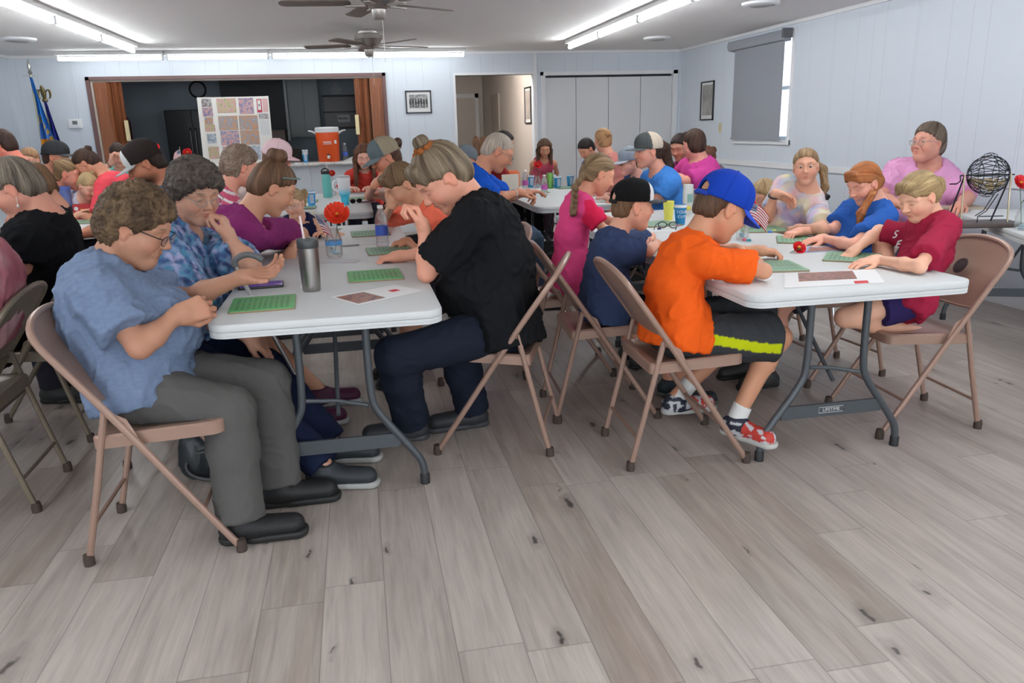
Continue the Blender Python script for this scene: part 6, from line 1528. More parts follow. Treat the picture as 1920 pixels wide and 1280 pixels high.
miniflag(c+V(-.005, -.006, .02), at(588, 400, Yj-.05), .11, .105, 'small american stick flag in the jar behind the steel tumbler', 1.35, -.1)
j, c = jar(1391, 449, 'glass jar with pebbles and greenery in front of the boy in the blue cap')
poppy(c+V(0, 0, .015), at(1407, 382, c[1]+.05), 'small red poppy beside the brim of the blue cap', .03, (.62, .02, .03))
miniflag(c+V(.006, 0, .02), at(1408, 378, c[1]), .12, .085, 'small american stick flag beside the brim of the blue cap', .7, -.6)
e = empty('greenery', P3(c+V(0, 0, .02)), label='green stems standing in the jar by the blue cap', cat='plant'); m_ = MB()
for k in range(7): a = k*.9; m_.tube([(0, 0, 0), (.012*math.cos(a), .012*math.sin(a), .06), (.03*math.cos(a), .03*math.sin(a), .12+.008*k)], .0018, 6)
m_.build('stems', mat('stem_pale', (.16, .28, .12), .6), e)
j, c = jar(1914, 432, 'glass jar on the table by the bingo cage, at the edge of the view')
poppy(c+V(0, 0, .015), at(1912, 345, c[1]), 'red poppy in the jar next to the bingo cage', .05, (.72, .02, .03))
j, c = jar(1008, 352, 'glass jar among the blue cups on the middle table')
poppy(c+V(0, 0, .015), at(1008, 310, c[1]), 'red poppy among the blue cups on the middle table', .05, (.72, .02, .02))
j, c = jar(624, 360, 'glass jar behind the teal bottle', Y=8.6)
poppy(c+V(0, 0, .015), at(622, 326, c[1]), 'dark red poppy behind the teal bottle', .04, (.6, .02, .02))
j, c = jar(346, 330, 'glass jar near the counter by the photo board', Y=8.9); poppy(c+V(0, 0, .015), at(352, 287, 8.9), 'red poppy in front of the dark refrigerator', .05, (.62, .01, .015)); miniflag(c+V(0, 0, .02), at(337, 277, 8.9), .13, .09, 'small american stick flag in front of the dark refrigerator', .7, 2.6)
j, c = jar(292, 325, 'glass jar behind the man in the brown and white cap', Y=8.2); poppy(c+V(0, 0, .015), at(292, 278, 8.2), 'red poppy just above the brown and white cap', .045, (.62, .01, .015))
c = tz(1496, 473, 0); o = poppy((c[0]-.06, c[1]-.03, TZ+.006), (c[0], c[1], TZ+.018), 'loose red poppy lying on the white table top', .036, (.72, .01, .02))
def bottle(px, py, label, h=.21, r=.032, lab=(.05, .12, .55), body=None, cap_=(.8, .8, .8), z0=TZ, Y=None):
    c = atz(px, py, z0) if Y is None else at(px, py, Y); o = empty('water_bottle', (c[0], c[1], z0), label=label, cat='bottle', group='drink bottles'); e = MB(); pr = [(.0, .006), (r*.8, .0), (r, .010)]
    for k in range(8): t = .03+k*(h*.60-.03)/8; pr += [(r, t), (r*.94, t+h*.02), (r, t+h*.035)]
    pr += [(r, h*.66), (r*.8, h*.78), (r*.42, h*.90), (r*.40, h*.95)]
    e.lathe(pr, n=24); e.build('bottle_body', body or m_plast, o); MB().lathe([(r*.46, h*.93), (r*.46, h), (0, h)], n=16).build('bottle_cap', mat('cap_%.2f_%.2f' % cap_[:2], cap_, .4), o)
    if lab: MB().lathe([(r*1.02, h*.30), (r*1.02, h*.52)], n=24, cap=False).build('bottle_label', mat('lab_%.2f_%.2f_%.2f' % lab, lab, .4), o)
    return o
bottle(718, 464, 'clear ribbed water bottle with a blue label in front of the boy in coral', .24, .036)
bottle(1021, 367, 'clear water bottle with a pink label near the white haired man', .20, .031, (.5, .1, .4))
bottle(985, 340, 'clear bottle with a pink label behind the upright cream card', .22, .032, (.5, .1, .4), Y=8.0)
bottle(180, 402, 'clear water bottle right of the red box', .21, .033, None)
bottle(147, 400, 'bottle with a blue and green label left of the red box', .2, .032, (.1, .45, .12), cap_=(.03, .03, .04))
bottle(648, 298, 'clear bottle with a blue label on the counter by the orange cooler', .24, .034, z0=OZ0+.045, Y=11.3)
def cup(px, py, label, col=(.04, .28, .62), h=.125, r=.041, z0=TZ, Y=None, band=True, bars=True):
    c = atz(px, py, z0) if Y is None else at(px, py, Y); o = empty('paper_cup', (c[0], c[1], z0), label=label, cat='cup', group='drinking cups')
    MB().lathe([(.0, .004), (r*.72, .0), (r*.74, .002), (r, h), (r*1.04, h+.003), (r*.97, h+.004), (r*.70, .008), (0, .008)], n=28, cap=False).build('cup_body', mat('cup_%.2f_%.2f_%.2f' % col, col, .5), o)
    if band:
        MB().lathe([(r*.985, h*.90), (r*1.045, h+.001), (r*1.05, h+.004), (r*1.0, h+.005)], n=28, cap=False).build('cup_rim', m_white, o)
        e = MB()
        for i in range(6 if bars else 0):
            a = -1.9+i*.17; rr = r*.90; e.add([(rr*math.cos(a), rr*math.sin(a), h*.18), (rr*math.cos(a+.10), rr*math.sin(a+.10), h*.18), (r*1.0*math.cos(a+.10), r*1.0*math.sin(a+.10), h*.82), (r*1.0*math.cos(a), r*1.0*math.sin(a), h*.82)], [(0, 1, 2, 3)])
        if bars: e.build('cup_print', m_white, o, smooth=False)
    return o
cup(585, 385, 'bright blue paper cup left of the teal bottle', (.02, .33, .75))
cup(995, 351, 'blue paper cup beside the upright cream card', (.02, .33, .62)); cup(1046, 353, 'blue and white paper cup left of the braid', (.02, .33, .62)); cup(1036, 343, 'blue paper cup behind the blue and white one', (.02, .33, .62), Y=8.5); cup(1069, 328, 'small blue paper cup farther back on the middle table', (.02, .33, .62), Y=8.45)
o = cup(1275, 421, 'blue paper cup with white lettering between the boy in navy and the boy in orange', (.02, .25, .55), bars=False)
def cup_text(o, txt, z, size, r=.0395):
    for i, ch in enumerate(txt):
        a = -math.pi/2-.12+(i-(len(txt)-1)/2)*size*.78/r
        text_on('cup_print', ch, size, (r*math.cos(a), r*math.sin(a), z), (-math.sin(a), math.cos(a), 0), (0, 0, 1), m_white, o, .0008)
cup_text(o, 'YOUR', .085, .026, .0405); cup_text(o, 'CUP', .055, .024, .038)
cup(1253, 412, 'bright yellow plastic cup on the table behind the boy in navy', (.88, .84, .14), .125, .038, band=False)
for k in range(3): cup(573, 298, ['blue and white paper cup on the counter, lowest of the nested stack', 'blue and white paper cup on the counter, middle of the nested stack', 'blue and white paper cup on the counter, topmost of the nested stack'][k], (.02, .33, .72), .12, .038, z0=OZ0+.045+.022*k, Y=11.26)
c = atz(1289, 402, TZ); o = lathe_thing('juice_carton', 'tall white bottle with a lemon print left of the blue cap', 'bottle', (c[0], c[1], TZ), [(.0, 0), (.036, 0), (.038, .004), (.038, .17), (.036, .19), (.036, .215), (0, .217)], mat('carton_white', (.66, .67, .65), .4)); MB().lathe([(.0, .0), (.02, .006), (.024, .02), (.018, .035), (0, .04)], (-.01, -.026, .03), 16).build('lemon_print', mat('lemon', (.75, .62, .08), .5), o); MB().box((-.02, -.0395, .09), (.02, -.035, .15)).build('label_patch', mat('lab_teal', (.25, .42, .38), .5), o, smooth=False)
c = atz(615, 370, TZ); o = lathe_thing('sport_bottle', 'teal sport bottle with a black spout lid', 'bottle', (c[0], c[1], TZ), [(.0, 0), (.042, 0), (.045, .006), (.045, .20), (.040, .225), (.030, .24)], mat('teal_bottle', (.12, .45, .42), .4)); MB().lathe([(.034, .235), (.036, .262), (.02, .27), (0, .27)], n=24).tube([(-.04, 0, .235), (-.045, 0, .275), (0, 0, .30), (.03, 0, .27)], .007, 8, smooth=2).build('lid', m_black, o); MB().tube([(.01, 0, .27), (.02, 0, .33)], .006, 8).build('straw', mat('straw_pink', (.75, .62, .62), .4), o)
c = atz(648, 384, TZ); o = empty('handled_tumbler', (c[0], c[1], TZ), label='large white and blue ombre tumbler with handle and grey lid', cat='tumbler')
e = MB(); pr = [(.0, 0), (.036, 0), (.037, .07), (.040, .085), (.052, .095), (.056, .16), (.059, .245), (.056, .25)]; e.lathe(pr, n=32); e.c = [tuple(np.array(rgb(70, 190, 220))*(1-t)+np.array((.68, .70, .72))*t) for t in [min(max((v[2]-.11)/.05, 0), 1) for v in e.v]]; e.build('body', vmat('tumbler_paint', .35), o, vc=True)
MB().lathe([(.058, .243), (.060, .262), (.02, .268), (0, .268)], n=28).build('lid', mat('lid_grey', (.4, .42, .43), .4), o); MB().tube([(-.05, 0, .225), (-.095, 0, .22), (-.10, 0, .15), (-.05, 0, .12)], .009, 10, smooth=2).build('handle', m_white, o)
c = atz(128, 411, TZ); o = empty('pitcher', (c[0], c[1], TZ), label='tall translucent blue pitcher near the grey haired woman in black', cat='pitcher'); MB().lathe([(.0, .004), (.045, 0), (.047, .01), (.055, .255), (.058, .265), (.053, .265), (.046, .02), (0, .01)], n=28, cap=False).build('pitcher_body', mat('pitcher_blue', (.30, .42, .80), .15, trans=.5, alpha=.8), o); MB().lathe([(.056, .243), (.060, .27), (.053, .272)], n=28, cap=False).build('pitcher_rim', mat('rim_blue', (.12, .2, .62), .3), o); MB().tube([(-.05, 0, .215), (-.10, 0, .20), (-.105, 0, .15), (-.055, 0, .13)], .007, 10, smooth=2).build('handle', m_glass, o)
c = atz(164, 410, TZ); o = empty('snack_box', (c[0], c[1], TZ), .1, 'red snack box with a yellow panel, next to the blue pitcher', 'box'); MB().box((-.09, -.03, 0), (.09, .03, .125)).build('box_body', mat('box_red', (.50, .02, .025), .4), o, smooth=False); MB().box((-.035, -.0315, .03), (.045, -.03, .085)).build('yellow_panel', mat('panel_yellow', (.70, .55, .12), .5), o, smooth=False); text_on('panel_print', 'RITZ', .034, (.005, -.032, .058), (1, 0, 0), (0, 0, 1), mat('navy_print', (.01, .02, .12), .5), o, .0008); MB().lathe([(0, 0), (.016, 0), (.016, .001), (0, .001)], n=16).xf(Matrix.Translation((-.065, -.031, .09)) @ Matrix.Rotation(math.pi/2, 4, 'X')).build('round_badge', m_white, o)
c = at(957, 352, 7.7); o = empty('tent_card', (c[0], c[1], TZ), .05, 'blank cream card standing upright by the white haired man', 'card'); MB().box((-.085, -.004, 0), (.085, .004, .20)).build('card_panel', mat('card_cream', (.62, .58, .50), .6), o, smooth=False)
c = at(962, 338, 8.4); o = empty('snack_bag', (c[0], c[1], TZ), 0, 'orange and red snack bag behind the upright cream card', 'bag'); e = MB(); e.slab([(0, 0)], .14, .07, 0, .20, .03, .03); e.build('bag_body', mat('bag_orange', (.75, .15, .04), .4, bump=.6, bscale=30), o)
c = at(1031, 337, 8.3); o = lathe_thing('drink_can', 'green and silver drink can in front of the long haired small girl', 'can', (c[0], c[1], TZ), [(.0, .004), (.028, 0), (.036, .01), (.036, .15), (.030, .165), (.0, .163)], mat('can_green', (.18, .42, .10), .3, .4, var=.5, vscale=40)); MB().lathe([(.031, .163), (.031, .168), (.0, .166)], n=24).build('can_lid', m_steel, o)
c = atz(1030, 345, TZ); lathe_thing('drink_can', 'pale printed can just before the green and silver can', 'can', (c[0], c[1]-.15, TZ), [(.0, .004), (.028, 0), (.034, .01), (.034, .11), (.028, .12), (.0, .118)], mat('can_pale', (.5, .52, .36), .3, .3, var=.5, vscale=40))
c = atz(690, 379, TZ); o = empty('smartphone', (c[0], c[1], TZ), .1, 'phone in a pink case lying right of the handled tumbler', 'phone'); MB().slab([(0, 0)], .15, .075, 0, .012, .01, .003).build('phone_case', mat('case_pink', (.35, .14, .17), .5), o); MB().slab([(0, 0)], .13, .06, .012, .0126, .008, .0002).build('screen', m_black, o)
def shades(c, rz, label, sc=1.0, m=m_black, lm=None):
    o = empty('sunglasses', c, rz, label, 'glasses'); e = MB()
    for s in (-1, 1): e.tube([(s*.034+.026*math.cos(a), 0, .022+.019*math.sin(a)) for a in np.linspace(0, 2*math.pi, 21)], .003, 6); e.tube([(s*.062, 0, .03), (s*.068, .05, .028), (s*.066, .12, .008)], .003, 6)
    e.tube([(-.01, 0, .026), (.01, 0, .026)], .003, 6); e.build('glasses_frame', m, o)
    for s in (-1, 1): MB().loft([[(s*.034+.024*math.cos(a), dy, .022+.017*math.sin(a)) for a in np.linspace(0, 2*math.pi, 17)[:-1]] for dy in (-.001, .001)]).build('lens', lm or mat('lens_dark', (.03, .03, .035), .1), o)
    return o
c = atz(668, 381, TZ); shades((c[0], c[1], TZ), .5, 'black sunglasses on the table beside the handled tumbler')
c = atz(1252, 428, TZ); shades((c[0], c[1], TZ), 2.6, 'thin dark eyeglasses lying by the blue lettered cup', lm=m_glass)
for (px, py, cl, lb) in ((1396, 451, (.65, .12, .2), 'pink round daubing chip by the jar near the blue cap'), (1404, 452, (.02, .25, .3), 'teal round chip by the jar near the blue cap'), (1452, 434, (.7, .6, .05), 'yellow round chip beside the red haired girl card'), (1444, 436, (.05, .2, .6), 'blue round chip beside the red haired girl card'), (1236, 430, (.03, .03, .12), 'dark chip in front of the boy in navy'), (1270, 424, (.5, .15, .3), 'pink beads by the blue lettered cup')):
    c = atz(px, py, TZ); tag(MB().lathe([(.0, 0), (.012, 0), (.013, .006), (.008, .012), (0, .013)], P3((c[0], c[1], TZ)), 14).build('game_chip', mat('chip_%.2f_%.2f' % cl[:2], cl, .4)), lb, 'game chip')
c = atz(655, 462, TZ); o = empty('pen', (c[0], c[1], TZ+.005), 0, 'grey pen on the table right of the poppy jar', 'pen'); MB().tube([(-.05, 0, 0), (.045, .01, 0)], .005, 8).build('pen_barrel', mat('pen_grey', (.3, .31, .3), .4), o); MB().tube([(.045, .01, 0), (.06, .012, 0)], [.004, .001], 8).build('pen_tip', m_black, o)
q = PEOPLE['p27']['J']; c = (q[1][1]+q[-1][1])/2; o = empty('booklet', P3(c+V(.06, .0, .02)), .3, 'red booklet held by the braided girl in pink', 'booklet'); MB().box((-.005, -.06, -.05), (.003, .08, .12)).xf(Matrix.Rotation(.5, 4, 'Y')).build('booklet_cover', mat('booklet_red', (.55, .05, .06), .5), o, smooth=False)
# ------------------------------------------------------------------ counter things
c = at(617, 298, 11.24); zc = OZ0+.045; o = empty('drink_cooler', (c[0], 11.33, zc), 0, 'tall orange drink cooler with a white lid on the serving counter', 'drink cooler')
MB().lathe([(.0, 0), (.135, 0), (.142, .01), (.158, .395), (.158, .405)], n=40).build('cooler_body', mat('cooler_orange', (.80, .10, .015), .4), o)
MB().lathe([(.161, .39), (.163, .445), (.15, .46), (.0, .465)], n=40).build('cooler_lid', mat('cooler_white', (.72, .73, .73), .4), o)
for s in (-1, 1): MB().tube([(s*.15, 0, .37), (s*.19, 0, .405), (s*.25, 0, .415)], [.018, .018, .012], 10, flat=.7, smooth=1).build('cooler_handle', mat('cooler_white', (.72, .73, .73), .4), o)
e = MB(); e.box((-.018, -.18, .045), (.018, -.13, .085), bev=.006); e.build('spigot', mat('cooler_white', (.72, .73, .73), .4), o); MB().box((-.02, -.158, .09), (.02, -.135, .105)).build('spigot_button', m_black, o, smooth=False)
e = MB()
for i in range(5): e.box((-.055+.022*i, -.1585, .255), (-.039+.022*i, -.148, .27))
for i in range(6): e.box((-.055+.0185*i, -.157, .235), (-.041+.0185*i, -.145, .244))
e.build('cooler_print', m_white, o, smooth=False); MB().box((.09, -.132, .24), (.12, -.115, .285)).build('cooler_label', m_white, o, smooth=False)
o = empty('napkin_pile', (.0, 11.28, zc), .1, 'loose pile of white napkins right of the orange cooler', 'napkins')
for k in range(4): e = MB(); e.slab([(.01*k, .0)], .30-.05*k, .14-.015*k, .014*k, .014*k+.012, .03, .005); e.xf(Matrix.Rotation(.15*k-.2, 4, 'Z')); e.build('napkin', mat('napkin_white', (.75, .74, .73), .8, bump=.5, bscale=40), o)
# photo board
B0, B1, B2 = at(367, 182, 11.25), at(502, 179, 11.25), at(381, 310, 11.25)
bw, bh = B1[0]-B0[0], B0[2]-zc
o = empty('photo_board', ((B0[0]+B1[0])/2, 11.28, zc), 0, 'white trifold board covered with snapshots standing on the counter', 'display board')
def bp_(x, z, dy=0):
    fold = .30*bw; yy = 0
    if x < -fold: yy = (-x-fold)*-.35
    if x > fold: yy = (x-fold)*-.35
    return (x-.02*(1-z/bh)*0, yy+dy+.10*(z/bh), z)
def bpanel(x0, x1, z0, z1, dy, nm, m, par):
    n = 1; e = MB(); v = [bp_(x0, z0, dy), bp_(x1, z0, dy), bp_(x1, z1, dy), bp_(x0, z1, dy)]; w = [(a[0], a[1]+.004, a[2]) for a in v]
    return e.add(v+w, [(0,1,2,3),(7,6,5,4),(0,4,5,1),(1,5,6,2),(2,6,7,3),(3,7,4,0)]).build(nm, m, par, smooth=False)
mb_ = mat('board_white', (.72, .70, .66), .7)
for (a, b) in ((-.5*bw, -.3*bw), (-.3*bw, .3*bw), (.3*bw, .5*bw)): bpanel(a, b, 0, bh, 0, 'board_panel', mb_, o)
pal = {'red': [(.4, .05, .08), (.15, .2, .35), (.6, .35, .3), (.55, .06, .1)], 'warm': [(.2, .16, .12), (.55, .25, .10), (.2, .25, .3), (.65, .4, .3)], 'green': [(.1, .16, .05), (.4, .42, .2), (.6, .3, .3), (.12, .2, .3)], 'bw': [(.05, .05, .05), (.5, .5, .5), (.15, .1, .1), (.6, .6, .6)], 'blue': [(.1, .16, .3), (.5, .55, .65), (.15, .2, .2), (.4, .45, .6)]}
pm = {k: noise_pic('snap_'+k, v, 28) for k, v in pal.items()}
pics = [(-.445, .86, -.315, .98, 'bw'), (-.445, .72, -.31, .85, 'red'), (-.43, .61, -.32, .71, 'warm'), (-.435, .50, -.30, .605, 'green'), (-.42, .33, -.30, .47, 'blue'), (-.42, .10, -.28, .28, 'green'),
        (-.245, .77, .025, .98, 'green'), (-.245, .515, .025, .725, 'warm'), (-.235, .295, .025, .505, 'red'), (-.225, .07, .025, .275, 'red'),
        (.065, .745, .27, .98, 'red'), (.045, .515, .31, .725, 'warm'), (.045, .295, .31, .505, 'warm'), (.05, .07, .31, .275, 'blue'), (.335, .665, .475, .745, 'bw')]
for (x0, z0, x1, z1, kk) in pics: bpanel(x0*bw, x1*bw, z0*bh, z1*bh, -.004, 'snapshot', pm[kk], o)
bpanel(.32*bw, .39*bw, .765*bh, .96*bh, -.004, 'red_banner', mat('banner_red', (.5, .02, .06), .6), o); bpanel(.332*bw, .378*bw, .80*bh, .945*bh, -.007, 'banner_panel', mb_, o); bpanel(.347*bw, .362*bw, .855*bh, .885*bh, -.010, 'banner_star', mat('navy_ink', (.03, .04, .15), .6), o); bpanel(.405*bw, .48*bw, .77*bh, .965*bh, -.004, 'pink_page', mat('page_pink', (.62, .38, .38), .6), o); bpanel(.34*bw, .475*bw, .43*bh, .65*bh, -.004, 'typed_page', mat('page_grey', (.6, .6, .6), .7), o)
# ------------------------------------------------------------------ flags on poles
def bigflag(px_top, py_top, px_bot, Y, label, cols, emblem, topper, wmax=.27):
    T = at(px_top, py_top, Y); bx = T[0]-.02; o = empty('flag_on_pole', (bx, Y, 0), 0, label, 'flag', 'flags standing in the corner')
    d = V(T[0]-bx, 0, T[2]); MB().tube([(0, 0, 0), P3(d)], .013, 12).build('pole', mat('pole_gold', (.55, .50, .32), .35, .5), o); MB().lathe([(.0, 0), (.14, 0), (.14, .02), (.05, .04), (.02, .09)], n=28).build('pole_base', mat('pole_gold', (.55, .50, .32), .35, .5), o)
    if topper == 'spear': MB().lathe([(.012, 0), (.028, .02), (.012, .045), (.026, .09), (.0, .19)], P3(d), 12).tube([P3(d+V(-.09, 0, -.01)), P3(d+V(.05, 0, -.01))], .004, 6).build('finial', mat('finial_silver', (.5, .5, .46), .3, .8), o)
    else:
        e = MB(); e.lathe([(.02, -.04), (.035, -.02), (.03, .0), (.012, .02)], P3(d), 14); e.tube([P3(d), P3(d+V(.0, -.01, .08)), P3(d+V(-.005, -.03, .16))], [.02, .034, .015], 10)
        for s in (-1, 1): e.tube([P3(d+V(.0, 0, .06)), P3(d+V(s*.06, .01, .13)), P3(d+V(s*.075, .01, .05)), P3(d+V(s*.05, .01, .0))], [.008, .02, .016, .004], 8, flat=.5, smooth=1)
        e.build('finial', mat('eagle_gold', (.22, .17, .07), .35, .8), o)
    n, k = 40, 90; vs = []; cs = []; fs = []; H_ = 1.35
    for j in range(k+1):
        for i in range(n+1):
            a, b = i/n, j/k; wdt = .03+wmax*b**.8; fold = .045*math.sin(a*15+b*2)*min(b*3, 1)*(1-.2*b)
            x = a*wdt-.01+.02*math.sin(b*6+a*3); vs.append((d[0]+x+(-d[0])*b*.8, -.02+fold-.05*a, d[2]-.03-H_*b+.10*a*b*0-.0)); cs.append(emblem(a, b, cols))
    N1 = len(vs); vs += [(x, y+.004, z) for x, y, z in vs]; cs += cs
    for j in range(k):
        for i in range(n):
            a = j*(n+1)+i; fs += [(a, a+1, a+n+2, a+n+1), (N1+a, N1+a+n+1, N1+a+n+2, N1+a+1)]
    e = MB(); e.v = vs; e.f = fs; e.c = cs; e.build('flag_cloth', vmat('flag_fabric', .8), o, vc=True)
    return o
def emb(a, b, c):
    x = (a-.40)*1.0; y = (b-.58)*1.6; r = math.hypot(x*.85, y)
    if r < .34 and y > -.06:
        th = math.atan2(y, x); star = .20*(1+.42*math.cos(5*th+1.57))
        return rgb(120, 40, 40) if abs(r-star) < .022 else (rgb(225, 150, 40) if r < .29 else rgb(200, 160, 60))
    if .30 < r < .40 and y < -.05 and math.sin(math.atan2(y, x)*26) > -.2: return rgb(200, 160, 60)
    if r < .28 and y <= -.06: return rgb(60, 120, 200)
    return c
bigflag(57, 140, 75, 10.9, 'light blue flag with a gold emblem on a pole in the back corner', rgb(36, 116, 196), emb, 'spear')
bigflag(84, 186, 100, 11.05, 'deep navy flag on a pole topped with a gold eagle in the back corner', rgb(34, 40, 130), lambda a, b, c: c, 'eagle')
# ------------------------------------------------------------------ bingo cage
cc = at(1853, 328, 4.05); base_z = TZ
o = empty('bingo_cage', (cc[0], cc[1], TZ), -.25, 'round black wire bingo cage full of wooden balls on a brown board', 'bingo cage')
MB().box((-.23, -.12, 0), (.20, .12, .022), bev=.006).build('base_board', mat('cage_board', (.075, .05, .042), .5), o)
Rg = .112; hz = cc[2]-TZ; m_wire = mat('black_wire', (.02, .022, .028), .35, .6); wire = MB()
for k in range(22):
    a = 2*math.pi*k/22; wire.tube([(Rg*math.cos(t), Rg*math.sin(t)*math.cos(a), hz+Rg*math.sin(t)*math.sin(a)) for t in np.linspace(.22, math.pi-.22, 13)], .0023, 6)
for t in (.22, math.pi-.22, math.pi/2, .9, math.pi-.9):
    wire.tube([(Rg*math.cos(t), Rg*math.sin(t)*math.cos(a), hz+Rg*math.sin(t)*math.sin(a)) for a in np.linspace(0, 2*math.pi, 33)], .0022, 6)
for k in range(22):
    a = 2*math.pi*(k+.5)/22; wire.tube([(.02*math.cos(q)*1.1, (Rg+.004+.012*math.sin(q))*math.cos(a), hz+(Rg+.004+.012*math.sin(q))*math.sin(a)) for q in np.linspace(0, math.pi, 7)], .0018, 5)
wire.build('wire_sphere', m_wire, o)
MB().tube([(-.16, 0, hz), (.15, 0, hz)], .004, 8).build('axle', m_wire, o)
MB().tube([(-.13, -.01, .02), (-.135, 0, hz+.01)], .005, 8).tube([(.135, -.02, .02), (.13, 0, hz+.01)], .005, 8).build('front_post', mat('brass_post', (.5, .42, .28), .3, .8), o)
MB().tube([(-.18, .05, .02), (-.135, 0, hz)], .005, 8).tube([(.075, .05, .02), (.13, 0, hz)], .005, 8).tube([(.0, .04, .05), (.14, .04, .05)], .003, 6).build('rear_post', m_wire, o)
MB().tube([(-.16, 0, hz), (-.165, -.02, hz-.03), (-.19, -.03, hz-.045), (-.23, -.03, hz-.045)], .004, 8).build('crank_handle', m_wire, o)
MB().tube([(.06, -.02, hz-.11), (.0, -.03, .09), (-.05, -.04, .06), (-.05, -.04, .02)], .003, 6).tube([(.05, .0, hz-.11), (.0, .0, .09), (-.05, -.01, .06)], .003, 6).build('ball_chute', m_wire, o)
rs = random.Random(5); b0 = None; npl = 0; pts = []
while len(pts) < 46 and npl < 6000:
    npl += 1; q = V(rs.uniform(-.09, .09), rs.uniform(-.09, .09), rs.uniform(-.095, -.025))
    if np.linalg.norm(q) < Rg-.013 and all(np.linalg.norm(q-w_) > .0185 for w_ in pts): pts.append(q)
cw = np.array(cc); rot = Matrix.Rotation(-.25, 3, 'Z')
for i, q in enumerate(pts):
    w_ = rot @ Vector(P3(q)); p_ = (cc[0]+w_[0], cc[1]+w_[1], TZ+hz+w_[2])
    if b0 is None: b0 = MB().lathe([(.0, -.0095), (.0067, -.0067), (.0095, 0), (.0067, .0067), (0, .0095)], n=12).build('bingo_ball', mat('ball_wood', (.42, .32, .17), .5)); tag(b0, 'small tan wooden ball heaped in the bottom of the wire bingo cage', 'ball', 'wooden balls in the bingo cage'); b0.location = p_
    else: b = b0.copy(); COL.objects.link(b); b.location = p_
c = atz(1798, 390, TZ); o = empty('ball_board', (c[0], c[1], TZ), -.3, 'thin tan board lying left of the bingo cage', 'board'); MB().box((-.15, -.10, 0), (.15, .10, .012), bev=.002).build('board_body', mat('board_tan', (.42, .34, .26), .6), o)
# ------------------------------------------------------------------ floor things, walker, cane, bag
a = at(437, 492, 3.30); b = atz(625, 832, .0); o = empty('walking_cane', (b[0], b[1], 0), 0, 'silver walking cane with a curved grey handle leaning by the elderly woman', 'cane')
A = a-b; dd = nrm(A); top = A*.98; hx = V(1, -.1, 0)
MB().tube([P3(dd*.02), P3(top)], .0095, 12).build('shaft', mat('cane_silver', (.5, .5, .5), .3, .8), o); MB().tube([P3(top), P3(top+V(.0, 0, .03)), P3(top+hx*.045+V(0, 0, .05)), P3(top+hx*.085+V(0, 0, .042)), P3(top+hx*.11+V(0, 0, .022))], .0125, 12, smooth=2).build('cane_handle', mat('cane_grey', (.12, .125, .13), .5), o); MB().tube([(0, 0, 0), P3(dd*.05)], [.019, .014], 12).build('rubber_tip', mat('tip_grey', (.2, .2, .2), .7), o)
c = atz(388, 905, 0); o = empty('handbag', (c[0]+.03, c[1]+.12, 0), .4, 'black leather handbag on the floor under the nearest tan chair', 'bag'); P = [Ell((0, 0, .10), (V(1, 0, 0), V(0, 1, 0), V(0, 0, 1)), (.15, .085, .115), .02), Cone((-.09, 0, .05), (.10, 0, .05), .05, .055, .05), Cone((-.1, 0, .17), (.09, 0, .16), .03, .03, .05)]
v, f = nets(P, *bounds(P, .03), .007, [('plane', V(0, 0, .004), V(0, 0, -1))]); n_ = normals(v, f); v = v+n_*(.006*(1-np.abs(wob(v, 40, 3))))[:, None]; qmesh('bag_body', v, f, vmat('leather', .35, bump=.3, bscale=90), o, V(0, 0, 0), np.array((.02, .026, .03)))
MB().tube([(-.12, -.03, .12), (-.15, -.07, .05), (-.05, -.13, .012), (.08, -.13, .010), (.15, -.06, .06)], .008, 8, flat=.5, smooth=2).build('bag_strap', m_black, o); MB().tube([(-.08, -.02, .19), (0, -.03, .25), (.07, -.02, .18)], .008, 8, smooth=2).build('bag_handle', m_black, o); MB().box((-.10, -.088, .13), (.08, -.08, .14)).build('zip', mat('zip_silver', (.3, .3, .3), .3, .9), o, smooth=False)
c = at(1580, 352, 5.0); o = empty('walker', (c[0], c[1], 0), .3, 'silver walker with black grips beyond the red haired girl', 'walker'); e = MB()
for s in (-1, 1): e.tube([(s*.22, -.2, .0), (s*.20, -.08, .75), (s*.20, 0, .93), (s*.20, .10, .90), (s*.22, .22, 0)], .0125, 10, smooth=2); 
e.tube([(-.2, .12, .70), (.2, .12, .70)], .011, 8).tube([(-.2, .14, .5), (.2, .14, .5)], .011, 8); e.build('walker_frame', mat('walker_silver', (.55, .56, .58), .3, .8), o)
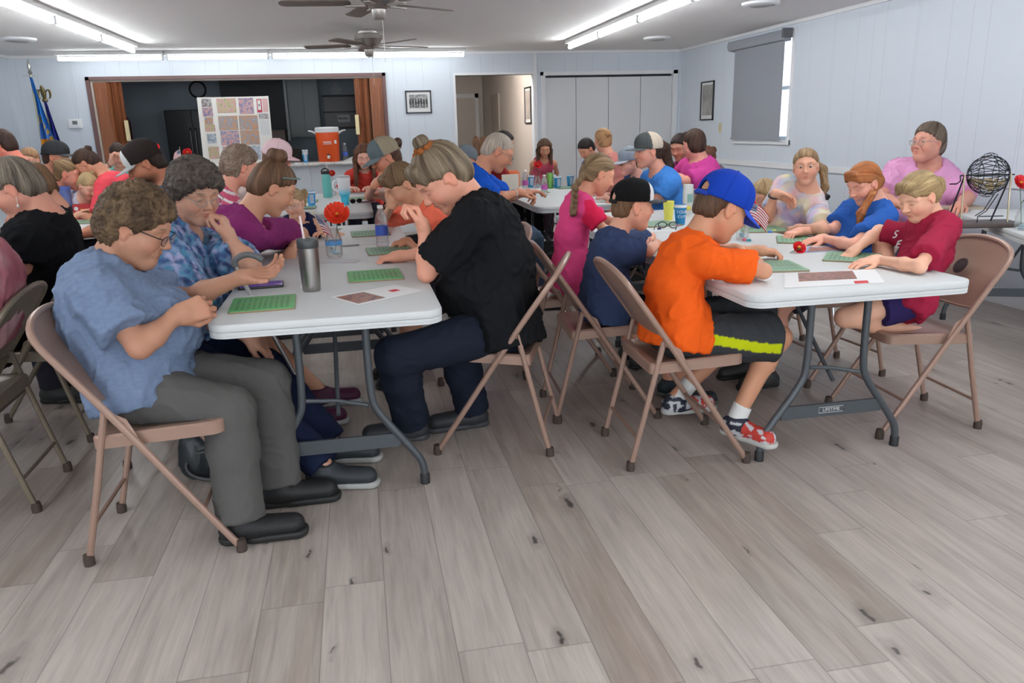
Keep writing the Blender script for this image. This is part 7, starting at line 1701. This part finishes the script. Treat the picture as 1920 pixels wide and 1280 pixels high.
for s in (-1, 1): MB().tube([(s*.20, -.05, .885), (s*.20, .07, .935)], .020, 10).build('grip', m_black, o)
# purse strap and pendant style details worn by the near women
q = PEOPLE['p18']; h_ = q['hf']; er = h_(-.005, .083, -.04); e = MB(); e.tube([P3(er-q['org']), P3(er-q['org']-V(0, 0, .035))], .0012, 6); e.lathe([(0, -.01), (.006, -.004), (.006, .002), (0, .006)], P3(er-q['org']-V(0, 0, .04)), 10); e.build('earring', mat('pearl', (.7, .68, .64), .2), q['o'])
q = PEOPLE['p3']; h_ = q['hf']; org = q['org']; e = MB()
e.tube([h_(.045, .07, .085)-org, h_(.075, .05, .10)-org, h_(.085, 0, .105)-org, h_(.075, -.05, .10)-org, h_(.045, -.075, .085)-org, h_(.0, -.09, .06)-org], .004, 8); e.build('sunglasses_on_head', mat('shade_green', (.12, .22, .19), .3), q['o'])
# lettering on the crimson tee
q = PEOPLE['p38']; org = q['org']; bpnt = q['PEL']+(q['N']-q['PEL'])*.58+q['FT']*.128*q['s']
for (t_, dx, dz) in (('S', -.055, .03), ('E', -.005, -.035)):
    pos = bpnt+q['LT']*(-dx*-1.0)+q['sd']*dz-org
    text_on('shirt_letter', t_, .06, pos, -q['LT']*-1.0, q['sd'], mat('letter_pale', (.55, .5, .5), .7), q['o'], .002)
# watch and bracelets
def bracelet(key, g, off, r, m, name='bracelet', w=.004):
    q = PEOPLE[key]; e_, w_ = q['J'][g]; d = nrm(w_-e_); c = w_-d*off-q['org']; a1 = nrm(np.cross(d, V(.1, .2, 1))); a2 = np.cross(d, a1)
    MB().tube([P3(c+(math.cos(t)*a1+math.sin(t)*a2)*r) for t in np.linspace(0, 2*math.pi, 21)], w, 8).build(name, m, q['o'])
bracelet('p10', -1, .03, .033, m_black, 'wristwatch', .006); bracelet('p22', -1, .03, .033, mat('white_band', (.7, .7, .68), .5), 'wristband', .004); bracelet('p36', -1, .02, .030, m_black, 'wristband', .006); bracelet('p12', -1, .03, .03, m_black)
